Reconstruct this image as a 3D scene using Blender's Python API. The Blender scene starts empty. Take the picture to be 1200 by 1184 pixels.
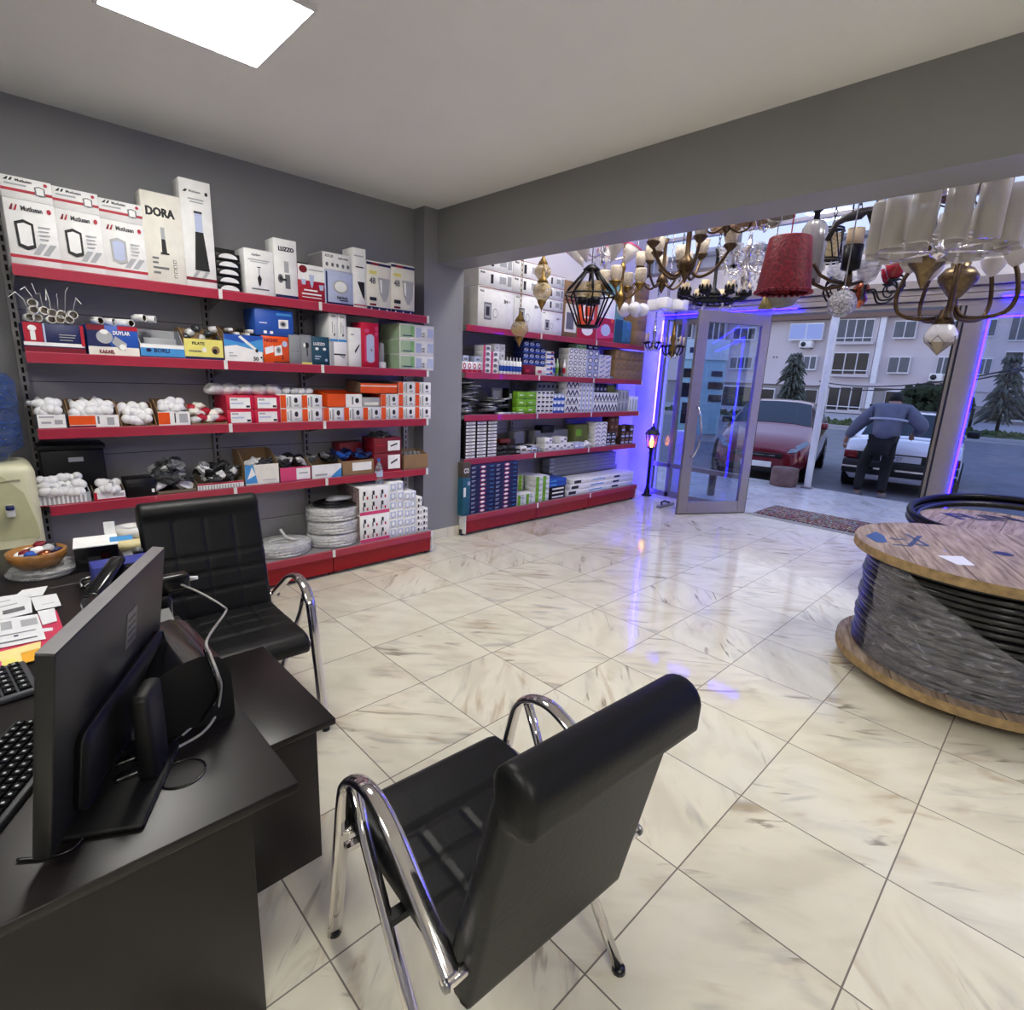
import bpy, bmesh, math, random
from mathutils import Vector, Matrix, noise as mnoise
random.seed(11)
PI = math.pi
scene = bpy.context.scene
COL = scene.collection

# ---------------------------------------------------------------- camera
F_PX = 638.48
YAW, PITCH, ROLL, CAM_H = math.radians(45.492), math.radians(-13.2954), math.radians(2.4835), 1.6
_f = Vector((math.cos(YAW)*math.cos(PITCH), math.sin(YAW)*math.cos(PITCH), math.sin(PITCH)))
_r0 = Vector((math.sin(YAW), -math.cos(YAW), 0))
_u0 = _r0.cross(_f)
C_R = _r0*math.cos(ROLL) + _u0*math.sin(ROLL)
C_U = -_r0*math.sin(ROLL) + _u0*math.cos(ROLL)
C_F = _f
cam_d = bpy.data.cameras.new('camera')
cam_d.sensor_fit = 'HORIZONTAL'; cam_d.sensor_width = 36; cam_d.lens = F_PX/1200*36
cam_d.clip_start = 0.02; cam_d.clip_end = 400
cam = bpy.data.objects.new('camera', cam_d); COL.objects.link(cam)
M3 = Matrix((C_R, C_U, -C_F)).transposed()
cam.matrix_world = Matrix.Translation((0, 0, CAM_H)) @ M3.to_4x4()
scene.camera = cam

# ---------------------------------------------------------------- view, world
scene.view_settings.view_transform = 'Standard'
scene.view_settings.look = 'None'
scene.view_settings.gamma = 1
scene.view_settings.exposure = 0.0
SKY, PANEL, LED = 1.30, 34.0, 75.0
w = bpy.data.worlds.new('dusk_sky'); scene.world = w; w.use_nodes = True
nt = w.node_tree; nt.nodes.clear()
wo = nt.nodes.new('ShaderNodeOutputWorld'); bg = nt.nodes.new('ShaderNodeBackground')
tc = nt.nodes.new('ShaderNodeTexCoord'); sx = nt.nodes.new('ShaderNodeSeparateXYZ'); cr = nt.nodes.new('ShaderNodeValToRGB')
nt.links.new(tc.outputs['Generated'], sx.inputs[0]); nt.links.new(sx.outputs['Z'], cr.inputs[0])
cr.color_ramp.elements[0].position = 0.0; cr.color_ramp.elements[0].color = (1.0, .95, .98, 1)
cr.color_ramp.elements[1].position = 0.6; cr.color_ramp.elements[1].color = (.48, .64, 1.15, 1)
e = cr.color_ramp.elements.new(0.2); e.color = (.88, .94, 1.16, 1)
nt.links.new(cr.outputs[0], bg.inputs[0]); bg.inputs[1].default_value = SKY
nt.links.new(bg.outputs[0], wo.inputs[0])

# ---------------------------------------------------------------- pixel -> point
def P(x, y, X=None, Y=None, Z=None):
    d = C_R*((x-600)/F_PX) - C_U*((y-592)/F_PX) + C_F
    if X is not None: t = X/d.x
    elif Y is not None: t = Y/d.y
    else: t = (Z-CAM_H)/d.z
    return d*t + Vector((0, 0, CAM_H))
def pxs(p, n):
    return (Vector(p)-Vector((0, 0, CAM_H))).dot(C_F)*n/F_PX

# ---------------------------------------------------------------- materials
def lin(c):
    return tuple(((v/255)/12.92 if v/255 <= .04045 else ((v/255+.055)/1.055)**2.4) for v in c)
MATS = {}
def mat(name, c, rough=.5, metal=0., var=.06, scale=14., trans=0., emit=0., alpha=1., bump=0., spec=.5, coat=0., ior=1.45):
    if name in MATS: return MATS[name]
    m = bpy.data.materials.new(name); m.use_nodes = True
    nt = m.node_tree; b = nt.nodes['Principled BSDF']
    L = lin(c)
    if var > 0:
        t = nt.nodes.new('ShaderNodeTexCoord'); n = nt.nodes.new('ShaderNodeTexNoise'); r = nt.nodes.new('ShaderNodeValToRGB')
        n.inputs['Scale'].default_value = scale; n.inputs['Detail'].default_value = 4
        nt.links.new(t.outputs['Object'], n.inputs['Vector']); nt.links.new(n.outputs[0], r.inputs[0])
        r.color_ramp.elements[0].position = .3; r.color_ramp.elements[1].position = .7
        r.color_ramp.elements[0].color = tuple(v*(1-var) for v in L)+(1,)
        r.color_ramp.elements[1].color = tuple(min(1, v*(1+var)) for v in L)+(1,)
        nt.links.new(r.outputs[0], b.inputs['Base Color'])
        if bump > 0:
            bp = nt.nodes.new('ShaderNodeBump'); bp.inputs['Strength'].default_value = bump; bp.inputs['Distance'].default_value = .01
            nt.links.new(n.outputs[0], bp.inputs['Height']); nt.links.new(bp.outputs[0], b.inputs['Normal'])
    else:
        b.inputs['Base Color'].default_value = L+(1,)
    b.inputs['Roughness'].default_value = rough; b.inputs['Metallic'].default_value = metal
    b.inputs['Transmission Weight'].default_value = trans; b.inputs['Alpha'].default_value = alpha
    b.inputs['Specular IOR Level'].default_value = spec; b.inputs['Coat Weight'].default_value = coat
    b.inputs['IOR'].default_value = ior
    if emit > 0:
        b.inputs['Emission Color'].default_value = L+(1,); b.inputs['Emission Strength'].default_value = emit
    MATS[name] = m
    return m
def m_thin_glass(name, tint=(235, 240, 250), refl=.08):
    # a thin pane: mostly lets light straight through, a little mirror
    m = bpy.data.materials.new(name); m.use_nodes = True
    nt = m.node_tree; nt.nodes.clear()
    o = nt.nodes.new('ShaderNodeOutputMaterial'); mx = nt.nodes.new('ShaderNodeMixShader')
    t = nt.nodes.new('ShaderNodeBsdfTransparent'); g = nt.nodes.new('ShaderNodeBsdfGlossy'); f = nt.nodes.new('ShaderNodeLayerWeight')
    ma = nt.nodes.new('ShaderNodeMath'); ma.operation = 'MULTIPLY_ADD'; ma.inputs[1].default_value = .5; ma.inputs[2].default_value = refl*.5
    t.inputs[0].default_value = lin(tint)+(1,); g.inputs['Roughness'].default_value = .02
    f.inputs['Blend'].default_value = .25
    nt.links.new(f.outputs['Fresnel'], ma.inputs[0]); nt.links.new(ma.outputs[0], mx.inputs[0])
    nt.links.new(t.outputs[0], mx.inputs[1]); nt.links.new(g.outputs[0], mx.inputs[2]); nt.links.new(mx.outputs[0], o.inputs[0])
    MATS[name] = m
    return m
def m_film(name, c=(200, 205, 215), amount=.35, rough=.15):
    # clinging plastic film / frosted glass: part see-through, part bright gloss, crinkled
    m = bpy.data.materials.new(name); m.use_nodes = True
    nt = m.node_tree; b = nt.nodes['Principled BSDF']
    b.inputs['Base Color'].default_value = lin(c)+(1,); b.inputs['Roughness'].default_value = rough
    n = nt.nodes.new('ShaderNodeTexNoise'); n.inputs['Scale'].default_value = 9; n.inputs['Detail'].default_value = 6; n.inputs['Distortion'].default_value = 1.5
    tcn = nt.nodes.new('ShaderNodeTexCoord'); mp = nt.nodes.new('ShaderNodeMapping'); mp.inputs['Scale'].default_value = (1, 1, 2.5)
    nt.links.new(tcn.outputs['Object'], mp.inputs[0]); nt.links.new(mp.outputs[0], n.inputs['Vector'])
    r = nt.nodes.new('ShaderNodeMapRange'); r.inputs[1].default_value = .35; r.inputs[2].default_value = .75
    r.inputs[3].default_value = amount*.45; r.inputs[4].default_value = min(1, amount*1.7)
    nt.links.new(n.outputs[0], r.inputs[0]); nt.links.new(r.outputs[0], b.inputs['Alpha'])
    bp = nt.nodes.new('ShaderNodeBump'); bp.inputs['Strength'].default_value = .9; bp.inputs['Distance'].default_value = .03
    nt.links.new(n.outputs[0], bp.inputs['Height']); nt.links.new(bp.outputs[0], b.inputs['Normal'])
    MATS[name] = m
    return m

WHITE = mat('white_card', (242, 242, 241), .55)
CREAM = mat('cream_card', (236, 233, 222), .6)
GREYC = mat('grey_card', (140, 143, 148), .6)
BLACK = mat('black_print', (16, 16, 18), .5)
DARK = mat('dark_grey_plastic', (38, 39, 42), .45)
RED = mat('red_print', (176, 22, 48), .5)
DKRED = mat('dark_red_print', (120, 14, 34), .5)
ORANGE = mat('orange_print', (232, 84, 18), .5)
BLUE = mat('blue_print', (36, 84, 176), .5)
NAVY = mat('navy_print', (24, 32, 84), .5)
TEAL = mat('teal_print', (30, 74, 96), .5)
SKYB = mat('sky_blue_print', (70, 150, 214), .5)
GREEN = mat('green_print', (120, 178, 40), .5)
PALEG = mat('pale_green_print', (176, 204, 168), .5)
PALEB = mat('pale_blue_print', (186, 196, 226), .5)
YELL = mat('yellow_print', (232, 222, 120), .5)
PINK = mat('pink_print', (214, 70, 120), .5)
MAG = mat('magenta_print', (200, 20, 62), .5)
LGREY = mat('light_grey_print', (172, 174, 178), .5)
MGREY = mat('mid_grey_print', (110, 112, 116), .5)
BROWN = mat('brown_cardboard', (146, 116, 84), .7, bump=.1)
KRAFT = mat('grey_kraft_cardboard', (120, 108, 90), .75)
WGLASS = mat('white_bulb_glass', (236, 236, 238), .25)
WPLAST = mat('white_plastic', (228, 228, 226), .35)
CHROME = mat('chrome', (226, 222, 220), .09, 1., var=.02)
STEEL = mat('brushed_steel', (150, 150, 152), .3, 1., var=.05)
BLKMET = mat('black_metal', (18, 18, 20), .4, .3)
BRASS = mat('aged_brass', (140, 112, 62), .32, 1., var=.2)
BRONZE = mat('dark_bronze', (92, 74, 54), .38, .9, var=.2)
COPPER = mat('copper', (190, 110, 80), .22, 1., var=.1)
BAG = mat('dark_clear_bag', (62, 64, 68), .18, var=.5, scale=30, bump=.4)
BAGW = mat('white_clear_bag', (214, 214, 216), .18, var=.2, scale=30, bump=.4)
GLASS = m_thin_glass('shop_window_glass')
FROSTG_ = None
BAGC = m_film('clear_bag_film', (225, 225, 230), .35)

# ---------------------------------------------------------------- mesh builder
TEXT_CACHE = {}
def text_geo(s, bold=False):
    if s in TEXT_CACHE: return TEXT_CACHE[s]
    cu = bpy.data.curves.new('lettering', 'FONT'); cu.body = s; cu.resolution_u = 2
    if bold: cu.offset = .035
    o = bpy.data.objects.new('lettering', cu); COL.objects.link(o)
    dg = bpy.context.evaluated_depsgraph_get(); me = o.evaluated_get(dg).to_mesh()
    vs = [(v.co.x, v.co.y) for v in me.vertices]; fs = [tuple(p.vertices) for p in me.polygons]
    o.evaluated_get(dg).to_mesh_clear(); bpy.data.objects.remove(o); bpy.data.curves.remove(cu)
    x0 = min(v[0] for v in vs); x1 = max(v[0] for v in vs); y0 = min(v[1] for v in vs); y1 = max(v[1] for v in vs)
    vs = [((x-x0)/(y1-y0), (y-y0)/(y1-y0)) for x, y in vs]
    TEXT_CACHE[s] = (vs, fs, (x1-x0)/(y1-y0))
    return TEXT_CACHE[s]

class MB:
    def __init__(s): s.v = []; s.f = []; s.m = []; s.sm = []; s.mats = []
    def mi(s, m):
        if m not in s.mats: s.mats.append(m)
        return s.mats.index(m)
    def add(s, vs, fs, m, smooth=False):
        o = len(s.v); k = s.mi(m); s.v += [tuple(v) for v in vs]
        for f in fs: s.f.append(tuple(i+o for i in f)); s.m.append(k); s.sm.append(smooth)
        return s
    def box(s, x0, x1, y0, y1, z0, z1, m, M=None):
        vs = [(x, y, z) for z in (z0, z1) for y in (y0, y1) for x in (x0, x1)]
        if M is not None: vs = [M @ Vector(v) for v in vs]
        return s.add(vs, [(0, 2, 3, 1), (4, 5, 7, 6), (0, 1, 5, 4), (2, 6, 7, 3), (0, 4, 6, 2), (1, 3, 7, 5)], m)
    def rbox(s, x0, x1, y0, y1, z0, z1, m, r=.01, M=None, seg=2):
        bm = bmesh.new(); bmesh.ops.create_cube(bm, size=1)
        for v in bm.verts: v.co = Vector(((x0+x1)/2+v.co.x*(x1-x0), (y0+y1)/2+v.co.y*(y1-y0), (z0+z1)/2+v.co.z*(z1-z0)))
        bmesh.ops.bevel(bm, geom=bm.edges[:], offset=r, segments=seg, affect='EDGES', profile=.5)
        bm.verts.index_update()
        vs = [v.co.copy() for v in bm.verts]; fs = [tuple(v.index for v in f.verts) for f in bm.faces]; bm.free()
        if M is not None: vs = [M @ v for v in vs]
        return s.add(vs, fs, m, True)
    def quad(s, a, b, c, d, m): return s.add([a, b, c, d], [(0, 1, 2, 3)], m)
    def poly(s, pts, m): return s.add(pts, [tuple(range(len(pts)))], m)
    def lathe(s, prof, m, c=(0, 0, 0), n=16, M=None, smooth=True, sx=1., sy=1., caps=True):
        vs = []; fs = []
        for r, z in prof:
            for k in range(n):
                a = 2*PI*k/n; vs.append(Vector((r*math.cos(a)*sx, r*math.sin(a)*sy, z)))
        for i in range(len(prof)-1):
            for k in range(n):
                k2 = (k+1) % n; fs.append((i*n+k, i*n+k2, (i+1)*n+k2, (i+1)*n+k))
        if caps:
            if prof[0][0] > 1e-4: fs.append(tuple(reversed(range(n))))
            if prof[-1][0] > 1e-4: fs.append(tuple(range((len(prof)-1)*n, len(prof)*n)))
        T = Matrix.Translation(c) @ (M if M is not None else Matrix())
        return s.add([T @ v for v in vs], fs, m, smooth)
    def cyl(s, p0, p1, r0, m, r1=None, n=12, smooth=True):
        p0 = Vector(p0); p1 = Vector(p1); r1 = r0 if r1 is None else r1
        d = p1-p0; q = d.to_track_quat('Z', 'Y').to_matrix().to_4x4()
        return s.lathe([(r0, 0), (r1, d.length)], m, p0, n, q, smooth)
    def tube(s, pts, r, m, n=8, sy=1., closed=False, up=None):
        pts = [Vector(p) for p in pts]; N = len(pts); rs = r if isinstance(r, (list, tuple)) else [r]*N
        vs = []; fs = []; nrm = None
        for i, p in enumerate(pts):
            t = (pts[(i+1) % N]-pts[i-1]) if closed else (pts[min(i+1, N-1)]-pts[max(i-1, 0)])
            t.normalize()
            if up is not None: nrm = Vector(up)
            elif nrm is None: nrm = Vector((0, 0, 1)) if abs(t.z) < .9 else Vector((1, 0, 0))
            nrm = (nrm-t*nrm.dot(t))
            if nrm.length < 1e-5: nrm = t.orthogonal()
            nrm.normalize(); bn = t.cross(nrm)
            for k in range(n):
                a = 2*PI*k/n; vs.append(p+nrm*(math.cos(a)*rs[i])+bn*(math.sin(a)*rs[i]*sy))
        for i in range(N if closed else N-1):
            j = (i+1) % N
            for k in range(n):
                k2 = (k+1) % n; fs.append((i*n+k, i*n+k2, j*n+k2, j*n+k))
        if not closed: fs.append(tuple(reversed(range(n)))); fs.append(tuple(range((N-1)*n, N*n)))
        return s.add(vs, fs, m, True)
    def sphere(s, c, r, m, n=12, k=8, sc=(1, 1, 1), M=None):
        prof = [(max(1e-5, r*math.sin(PI*i/k)), -r*math.cos(PI*i/k)) for i in range(k+1)]
        S = Matrix.Diagonal((sc[0], sc[1], sc[2], 1))
        return s.lathe(prof, m, c, n, (M @ S) if M is not None else S)
    def text(s, t, o, xd, yd, h, m, center=False, bold=False, maxw=None):
        vs, fs, wd = text_geo(t, bold)
        o = Vector(o); xd = Vector(xd); yd = Vector(yd); k = 1.
        if maxw and wd*h > maxw: k = maxw/(wd*h)
        sh = wd*h*k/2 if center else 0
        return s.add([o+xd*(x*h*k-sh)+yd*(y*h) for x, y in vs], fs, m)
    def blob(s, c, r, m, sc=(1, 1, 1), amp=.35, freq=1.6, sub=2, seed=0., smooth=True):
        bm = bmesh.new(); bmesh.ops.create_icosphere(bm, subdivisions=sub, radius=1)
        for v in bm.verts:
            k = 1+amp*mnoise.noise(v.co*freq+Vector((seed*7.3, seed*3.1, seed)))
            v.co = Vector((v.co.x*sc[0]*k*r, v.co.y*sc[1]*k*r, v.co.z*sc[2]*k*r))+Vector(c)
        bm.verts.index_update()
        vs = [v.co.copy() for v in bm.verts]; fs = [tuple(v.index for v in f.verts) for f in bm.faces]; bm.free()
        return s.add(vs, fs, m, smooth)
    def build(s, name, parent=None, loc=None, bevel=0., sub=0):
        me = bpy.data.meshes.new(name); me.from_pydata(s.v, [], s.f)
        for m in s.mats: me.materials.append(m)
        me.polygons.foreach_set('material_index', s.m); me.polygons.foreach_set('use_smooth', s.sm); me.update()
        o = bpy.data.objects.new(name, me); COL.objects.link(o)
        if parent is not None: o.parent = parent
        if loc is not None: o.location = loc
        if bevel > 0:
            b = o.modifiers.new('bevel', 'BEVEL'); b.width = bevel; b.segments = 2; b.limit_method = 'ANGLE'
        if sub: b = o.modifiers.new('sub', 'SUBSURF'); b.levels = sub; b.render_levels = sub
        return o

def tag(o, label, cat, group=None, kind=None):
    o['label'] = label; o['category'] = cat
    if group: o['group'] = group
    if kind: o['kind'] = kind
    return o
def thing(name, label, cat, loc=(0, 0, 0), rotz=0, group=None):
    o = bpy.data.objects.new(name, None); COL.objects.link(o); o.empty_display_size = .05
    o.location = loc; o.rotation_euler = (0, 0, rotz)
    return tag(o, label, cat, group)
def struct(name, mb, bevel=0.):
    o = mb.build(name, bevel=bevel); o['kind'] = 'structure'
    return o
def copy_tree(o, parent=None):
    c = o.copy(); COL.objects.link(c)
    if parent is not None: c.parent = parent
    for ch in list(o.children): copy_tree(ch, c)
    return c
ORD = ['first', 'second', 'third', 'fourth', 'fifth', 'sixth', 'seventh', 'eighth', 'ninth', 'tenth', 'eleventh', 'twelfth', 'thirteenth', 'fourteenth', 'fifteenth', 'sixteenth', 'seventeenth', 'eighteenth', 'nineteenth', 'twentieth']
# ================================================================ THE SETTING
def marble(name, gx, gy, cell, base, tint, rough):
    m = bpy.data.materials.new(name); m.use_nodes = True
    nt = m.node_tree; N = nt.nodes.new; Lk = nt.links.new; b = nt.nodes['Principled BSDF']
    def math_(op, a, bb=None):
        q = N('ShaderNodeMath'); q.operation = op
        for i, x in enumerate((a, bb)):
            if x is None: continue
            if isinstance(x, (int, float)): q.inputs[i].default_value = x
            else: Lk(x, q.inputs[i])
        return q.outputs[0]
    tc = N('ShaderNodeTexCoord'); s = N('ShaderNodeSeparateXYZ'); Lk(tc.outputs['Object'], s.inputs[0])
    u = math_('DIVIDE', math_('SUBTRACT', s.outputs[0], gx), cell); v = math_('DIVIDE', math_('SUBTRACT', s.outputs[1], gy), cell)
    cu = math_('FLOOR', u); cv = math_('FLOOR', v); fu = math_('SUBTRACT', u, cu); fv = math_('SUBTRACT', v, cv)
    idc = N('ShaderNodeCombineXYZ'); Lk(cu, idc.inputs[0]); Lk(cv, idc.inputs[1])
    wn = N('ShaderNodeTexWhiteNoise'); wn.noise_dimensions = '3D'; Lk(idc.outputs[0], wn.inputs['Vector'])
    ang = math_('MULTIPLY', math_('FLOOR', math_('MULTIPLY', wn.outputs['Value'], 3.0)), PI/2)
    loc = N('ShaderNodeCombineXYZ'); Lk(math_('SUBTRACT', fu, .5), loc.inputs[0]); Lk(math_('SUBTRACT', fv, .5), loc.inputs[1])
    rot = N('ShaderNodeVectorRotate'); rot.rotation_type = 'Z_AXIS'; Lk(loc.outputs[0], rot.inputs['Vector']); Lk(math_('ADD', ang, PI*.27), rot.inputs['Angle'])
    sc = N('ShaderNodeVectorMath'); sc.operation = 'SCALE'; Lk(wn.outputs['Color'], sc.inputs[0]); sc.inputs['Scale'].default_value = 37
    ad = N('ShaderNodeVectorMath'); ad.operation = 'ADD'; Lk(rot.outputs[0], ad.inputs[0]); Lk(sc.outputs[0], ad.inputs[1])
    def veins(scale_xy, nscale, det, dist, lo, hi):
        mp = N('ShaderNodeMapping'); mp.inputs['Scale'].default_value = (scale_xy[0], scale_xy[1], 1); Lk(ad.outputs[0], mp.inputs[0])
        n = N('ShaderNodeTexNoise'); n.inputs['Scale'].default_value = nscale; n.inputs['Detail'].default_value = det; n.inputs['Distortion'].default_value = dist
        Lk(mp.outputs[0], n.inputs['Vector'])
        r = N('ShaderNodeMapRange'); r.interpolation_type = 'SMOOTHSTEP'; r.inputs[1].default_value = lo; r.inputs[2].default_value = hi; Lk(n.outputs[0], r.inputs[0])
        return r.outputs[0]
    def mix(f, a, c):
        q = N('ShaderNodeMix'); q.data_type = 'RGBA'; Lk(f, q.inputs['Factor'])
        if isinstance(a, tuple): q.inputs['A'].default_value = a
        else: Lk(a, q.inputs['A'])
        q.inputs['B'].default_value = c
        return q.outputs['Result']
    T = lambda c: lin(c)+(1,)
    mask = veins((.8, .8), 1.5, 2, .4, .40, .60)
    cloud = veins((1, 2.2), 1.6, 4, .6, .35, .7)
    grey = veins((1.0, 3.6), 1.0, 9, 1.1, .53, .74)
    gold = veins((.9, 3.4), 1.05, 10, 1.3, .54, .74)
    dark = veins((1.1, 8), 1.0, 9, 1.2, .60, .71)
    c = mix(cloud, T(base), T(tint)); 
    c = mix(math_('MULTIPLY', math_('MULTIPLY', grey, mask), .6), c, T((156, 154, 146))); c = mix(math_('MULTIPLY', math_('MULTIPLY', gold, mask), .62), c, T((176, 148, 104))); c = mix(math_('MULTIPLY', math_('MULTIPLY', dark, mask), .7), c, T((116, 98, 74)))
    g = .005
    e = math_('MINIMUM', math_('MINIMUM', fu, math_('SUBTRACT', 1, fu)), math_('MINIMUM', fv, math_('SUBTRACT', 1, fv)))
    gr = math_('LESS_THAN', e, g)
    c = mix(gr, c, T((118, 108, 94)))
    Lk(c, b.inputs['Base Color']); rg = math_('ADD', math_('MULTIPLY', gr, .4), rough); Lk(rg, b.inputs['Roughness'])
    b.inputs['Specular IOR Level'].default_value = .5
    return m
FLOOR = marble('marble_floor_tile', 1.504, .654, .5, (232, 227, 205), (219, 213, 190), .075)
TERR = marble('terrace_tile', 1.504, .654, .5, (214, 210, 212), (200, 197, 202), .16)
WALLG = mat('grey_wall_paint', (142, 142, 146), .55, var=.02, scale=3)
BEAMG = mat('beam_grey_paint', (142, 142, 142), .55, var=.02, scale=3)
WALLW = mat('white_wall_paint', (226, 224, 226), .6, var=.02, scale=3)
CEIL = mat('ceiling_paint', (236, 236, 232), .7, var=.015, scale=2)
ALU = mat('grey_aluminium_frame', (150, 144, 142), .35, .55, var=.03)
DKSEAL = mat('black_rubber_seal', (14, 14, 16), .6)
LEDB = mat('blue_led', (20, 7, 255), .5, var=0, emit=LED)
LEDW = mat('blue_white_led', (39, 28, 255), .5, var=0, emit=LED*1.1)
LAMPW = mat('led_panel_diffuser', (255, 252, 246), .5, var=0, emit=PANEL)

XF = 7.0          # shop front plane
struct('floor', MB().quad((-2.6, -3.4, 0), (XF, -3.4, 0), (XF, 4.7, 0), (-2.6, 4.7, 0), FLOOR))
struct('ceiling', MB().box(-2.6, 3.08, -3.4, 4.6, 2.97, 3.1, CEIL))
struct('ceiling_front', MB().box(3.38, XF+.1, -3.4, 4.7, 4.2, 4.3, WALLW))
struct('wall_left', MB().box(-2.6, 3.0, 4.36, 4.6, 0, 2.97, WALLG))
struct('wall_alcove', MB().box(3.3, XF+.2, 4.64, 4.8, 0, 4.2, WALLW))
struct('wall_back', MB().box(-2.7, -2.6, -3.5, 4.6, 0, 2.97, WALLG))
struct('wall_right', MB().box(-2.7, XF+.1, -3.5, -3.4, 0, 4.2, WALLG))
struct('pillar', MB().box(2.94, 3.38, 4.2, 4.7, 0, 2.97, WALLG))
struct('ceiling_beam', MB().box(3.08, 3.38, -3.4, 4.2, 2.535, 2.99, BEAMG).box(3.08, 3.38, -3.4, 4.7, 2.99, 4.2, WALLW))
struct('baseboard_pillar', MB().box(2.93, 3.39, 4.188, 4.2, 0, .1, FLOOR))
struct('terrace', MB().box(XF, 9.87, -6, 9, -.3, -.001, TERR))
# shop front: sill, frames, glass, lintel, upper glazing
struct('trim_1', MB().box(XF-.03, XF+.09, .98, 2.84, -.01, .004, ALU))
fr = MB()
fr.box(XF, XF+.25, 4.27, 4.64, 0, 2.62, WALLW)
struct('wall_front_column', fr)
fr = MB()
for y0, y1 in ((2.84, 2.93), (3.93, 3.99), (4.22, 4.27)): fr.box(XF, XF+.07, y0, y1, 0, 2.45, ALU)
fr.box(XF, XF+.07, 2.84, 4.27, 0, .07, ALU); fr.box(XF, XF+.07, 2.93, 4.22, .42, .48, ALU)
fr.box(XF, XF+.07, .80, .975, 0, 2.45, ALU); fr.box(XF, XF+.07, -3.4, .80, 2.345, 2.45, ALU); fr.box(XF, XF+.07, -3.4, .80, 0, .12, ALU)
for y in (.977, 1.02): fr.box(XF-.005, XF+.06, y, y+.014, 0, 2.45, DKSEAL)
fr.box(XF+.01, XF+.05, .99, 1.022, 0, 2.45, ALU)
for y in (-1.0, -2.4): fr.box(XF, XF+.07, y, y+.1, 0, 2.45, ALU)
struct('trim_2', fr, .004)
struct('window_1', MB().box(XF+.03, XF+.036, 2.93, 4.22, .07, 2.45, GLASS))
struct('window_2', MB().box(XF+.03, XF+.036, -3.4, .80, .12, 2.345, GLASS))
lt = MB().box(XF, XF+.3, -3.4, 4.64, 2.70, 3.02, WALLW)
struct('wall_front_lintel', lt)
tr = MB()
for z0, z1, dx in ((2.45, 2.50, .04), (2.505, 2.56, 0), (2.565, 2.62, .015), (2.625, 2.70, -.03)): tr.box(XF-.04+dx, XF+.22, -3.4, 4.27, z0, z1, ALU)
struct('trim_3', tr, .004)
ug = MB()
for y in (-3.4, -1.2, .35, 1.85, 3.35, 4.58): ug.box(XF, XF+.08, y, y+.06, 3.02, 4.2, ALU)
ug.box(XF, XF+.08, -3.4, 4.64, 3.02, 3.07, ALU); ug.box(XF, XF+.08, -3.4, 4.64, 3.45, 3.49, WALLW)
struct('trim_4', ug)
struct('window_3', MB().box(XF+.03, XF+.036, -3.4, 4.64, 3.07, 4.2, GLASS))
tag(MB().box(XF-.10, XF-.092, 2.5, 4.27, 2.49, 2.50, LEDB).build('led_strip'), 'blue LED strip glowing along the transom above the open glass door', 'led strip')
tag(MB().box(XF-.075, XF-.06, 4.235, 4.25, .012, 2.43, LEDW).build('led_strip'), 'tall bluish white LED strip standing behind the garden lantern', 'led strip')
l = MB().box(XF-.012, XF-.002, .782, .798, .12, 2.345, LEDB).box(XF-.012, XF-.002, -3.3, .798, 2.33, 2.345, LEDB)
tag(l.build('led_strip'), 'blue LED strip edging the fixed shop window right of the doorway', 'led strip')
tag(MB().box(XF-.10, XF-.09, -3.3, .72, 2.50, 2.512, LEDB).build('led_strip'), 'blue LED strip on the transom at the right edge above the fixed window', 'led strip')

# ceiling LED panels: one seen, the rest added out of view as fill light
def panel(label, cx, cy, z, lx, ly, group=None):
    t = thing('ceiling_light', label, 'ceiling light', (cx, cy, z), 0, group)
    MB().box(-lx/2, lx/2, -ly/2, ly/2, -.02, -.012, LAMPW).build('diffuser', t)
    fr = MB()
    for a, b, c, d in ((-lx/2-.012, lx/2+.012, -ly/2-.012, -ly/2), (-lx/2-.012, lx/2+.012, ly/2, ly/2+.012), (-lx/2-.012, -lx/2, -ly/2, ly/2), (lx/2, lx/2+.012, -ly/2, ly/2)): fr.box(a, b, c, d, -.024, 0, WPLAST)
    fr.build('frame', t)
    return t
panel('bright square LED panel on the ceiling near the left wall', .84, 2.68, 2.97, .6, .6)
panel('LED ceiling panel further back in the shop', -1.3, 1.0, 2.97, .6, .6)  # this and the next two are unseen, added to brighten the main room
panel('LED ceiling panel over the black chairs', .2, -1.6, 2.97, .6, .6)
panel('LED ceiling panel near the right hand wall', -1.2, -2.0, 2.97, .6, .6)
panel('LED panel on the high ceiling over the hanging lamps', 5.0, -1.0, 4.2, 1.2, .6)  # the high panels stand in for front spotlights, added to brighten lintel and lamps
panel('LED panel on the high ceiling before the upper glazing', 4.4, 1.9, 4.2, .6, .6)
panel('LED panel on the high ceiling by the grey shelving', 4.4, 3.2, 4.2, .6, .6)

# ================================================================ OUTSIDE
ROAD = mat('asphalt', (112, 112, 118), .8, var=.15, scale=3, bump=.1)
PAVE = mat('pavement', (170, 168, 172), .8, var=.08, scale=2)
GRASS = mat('grass', (62, 74, 36), .9, var=.4, scale=6, bump=.5)
FACADE = mat('cream_render', (200, 192, 196), .8, var=.04, scale=.5)
FACG = mat('grey_render', (150, 146, 146), .8, var=.04, scale=.5)
UPVC = mat('white_window_frame', (224, 224, 230), .5)
PANE = mat('window_pane', (78, 86, 98), .12, var=.25, scale=1.0)
PANED = mat('dark_window_pane', (34, 34, 40), .15, var=.4, scale=1.0)
PANEB = mat('blue_shutter_pane', (164, 178, 222), .5)
RZ = -.10
st = MB(); st.quad((9.6, -60, RZ), (29.0, -60, RZ), (29.0, 90, RZ), (9.6, 90, RZ), ROAD); struct('street', st)
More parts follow.
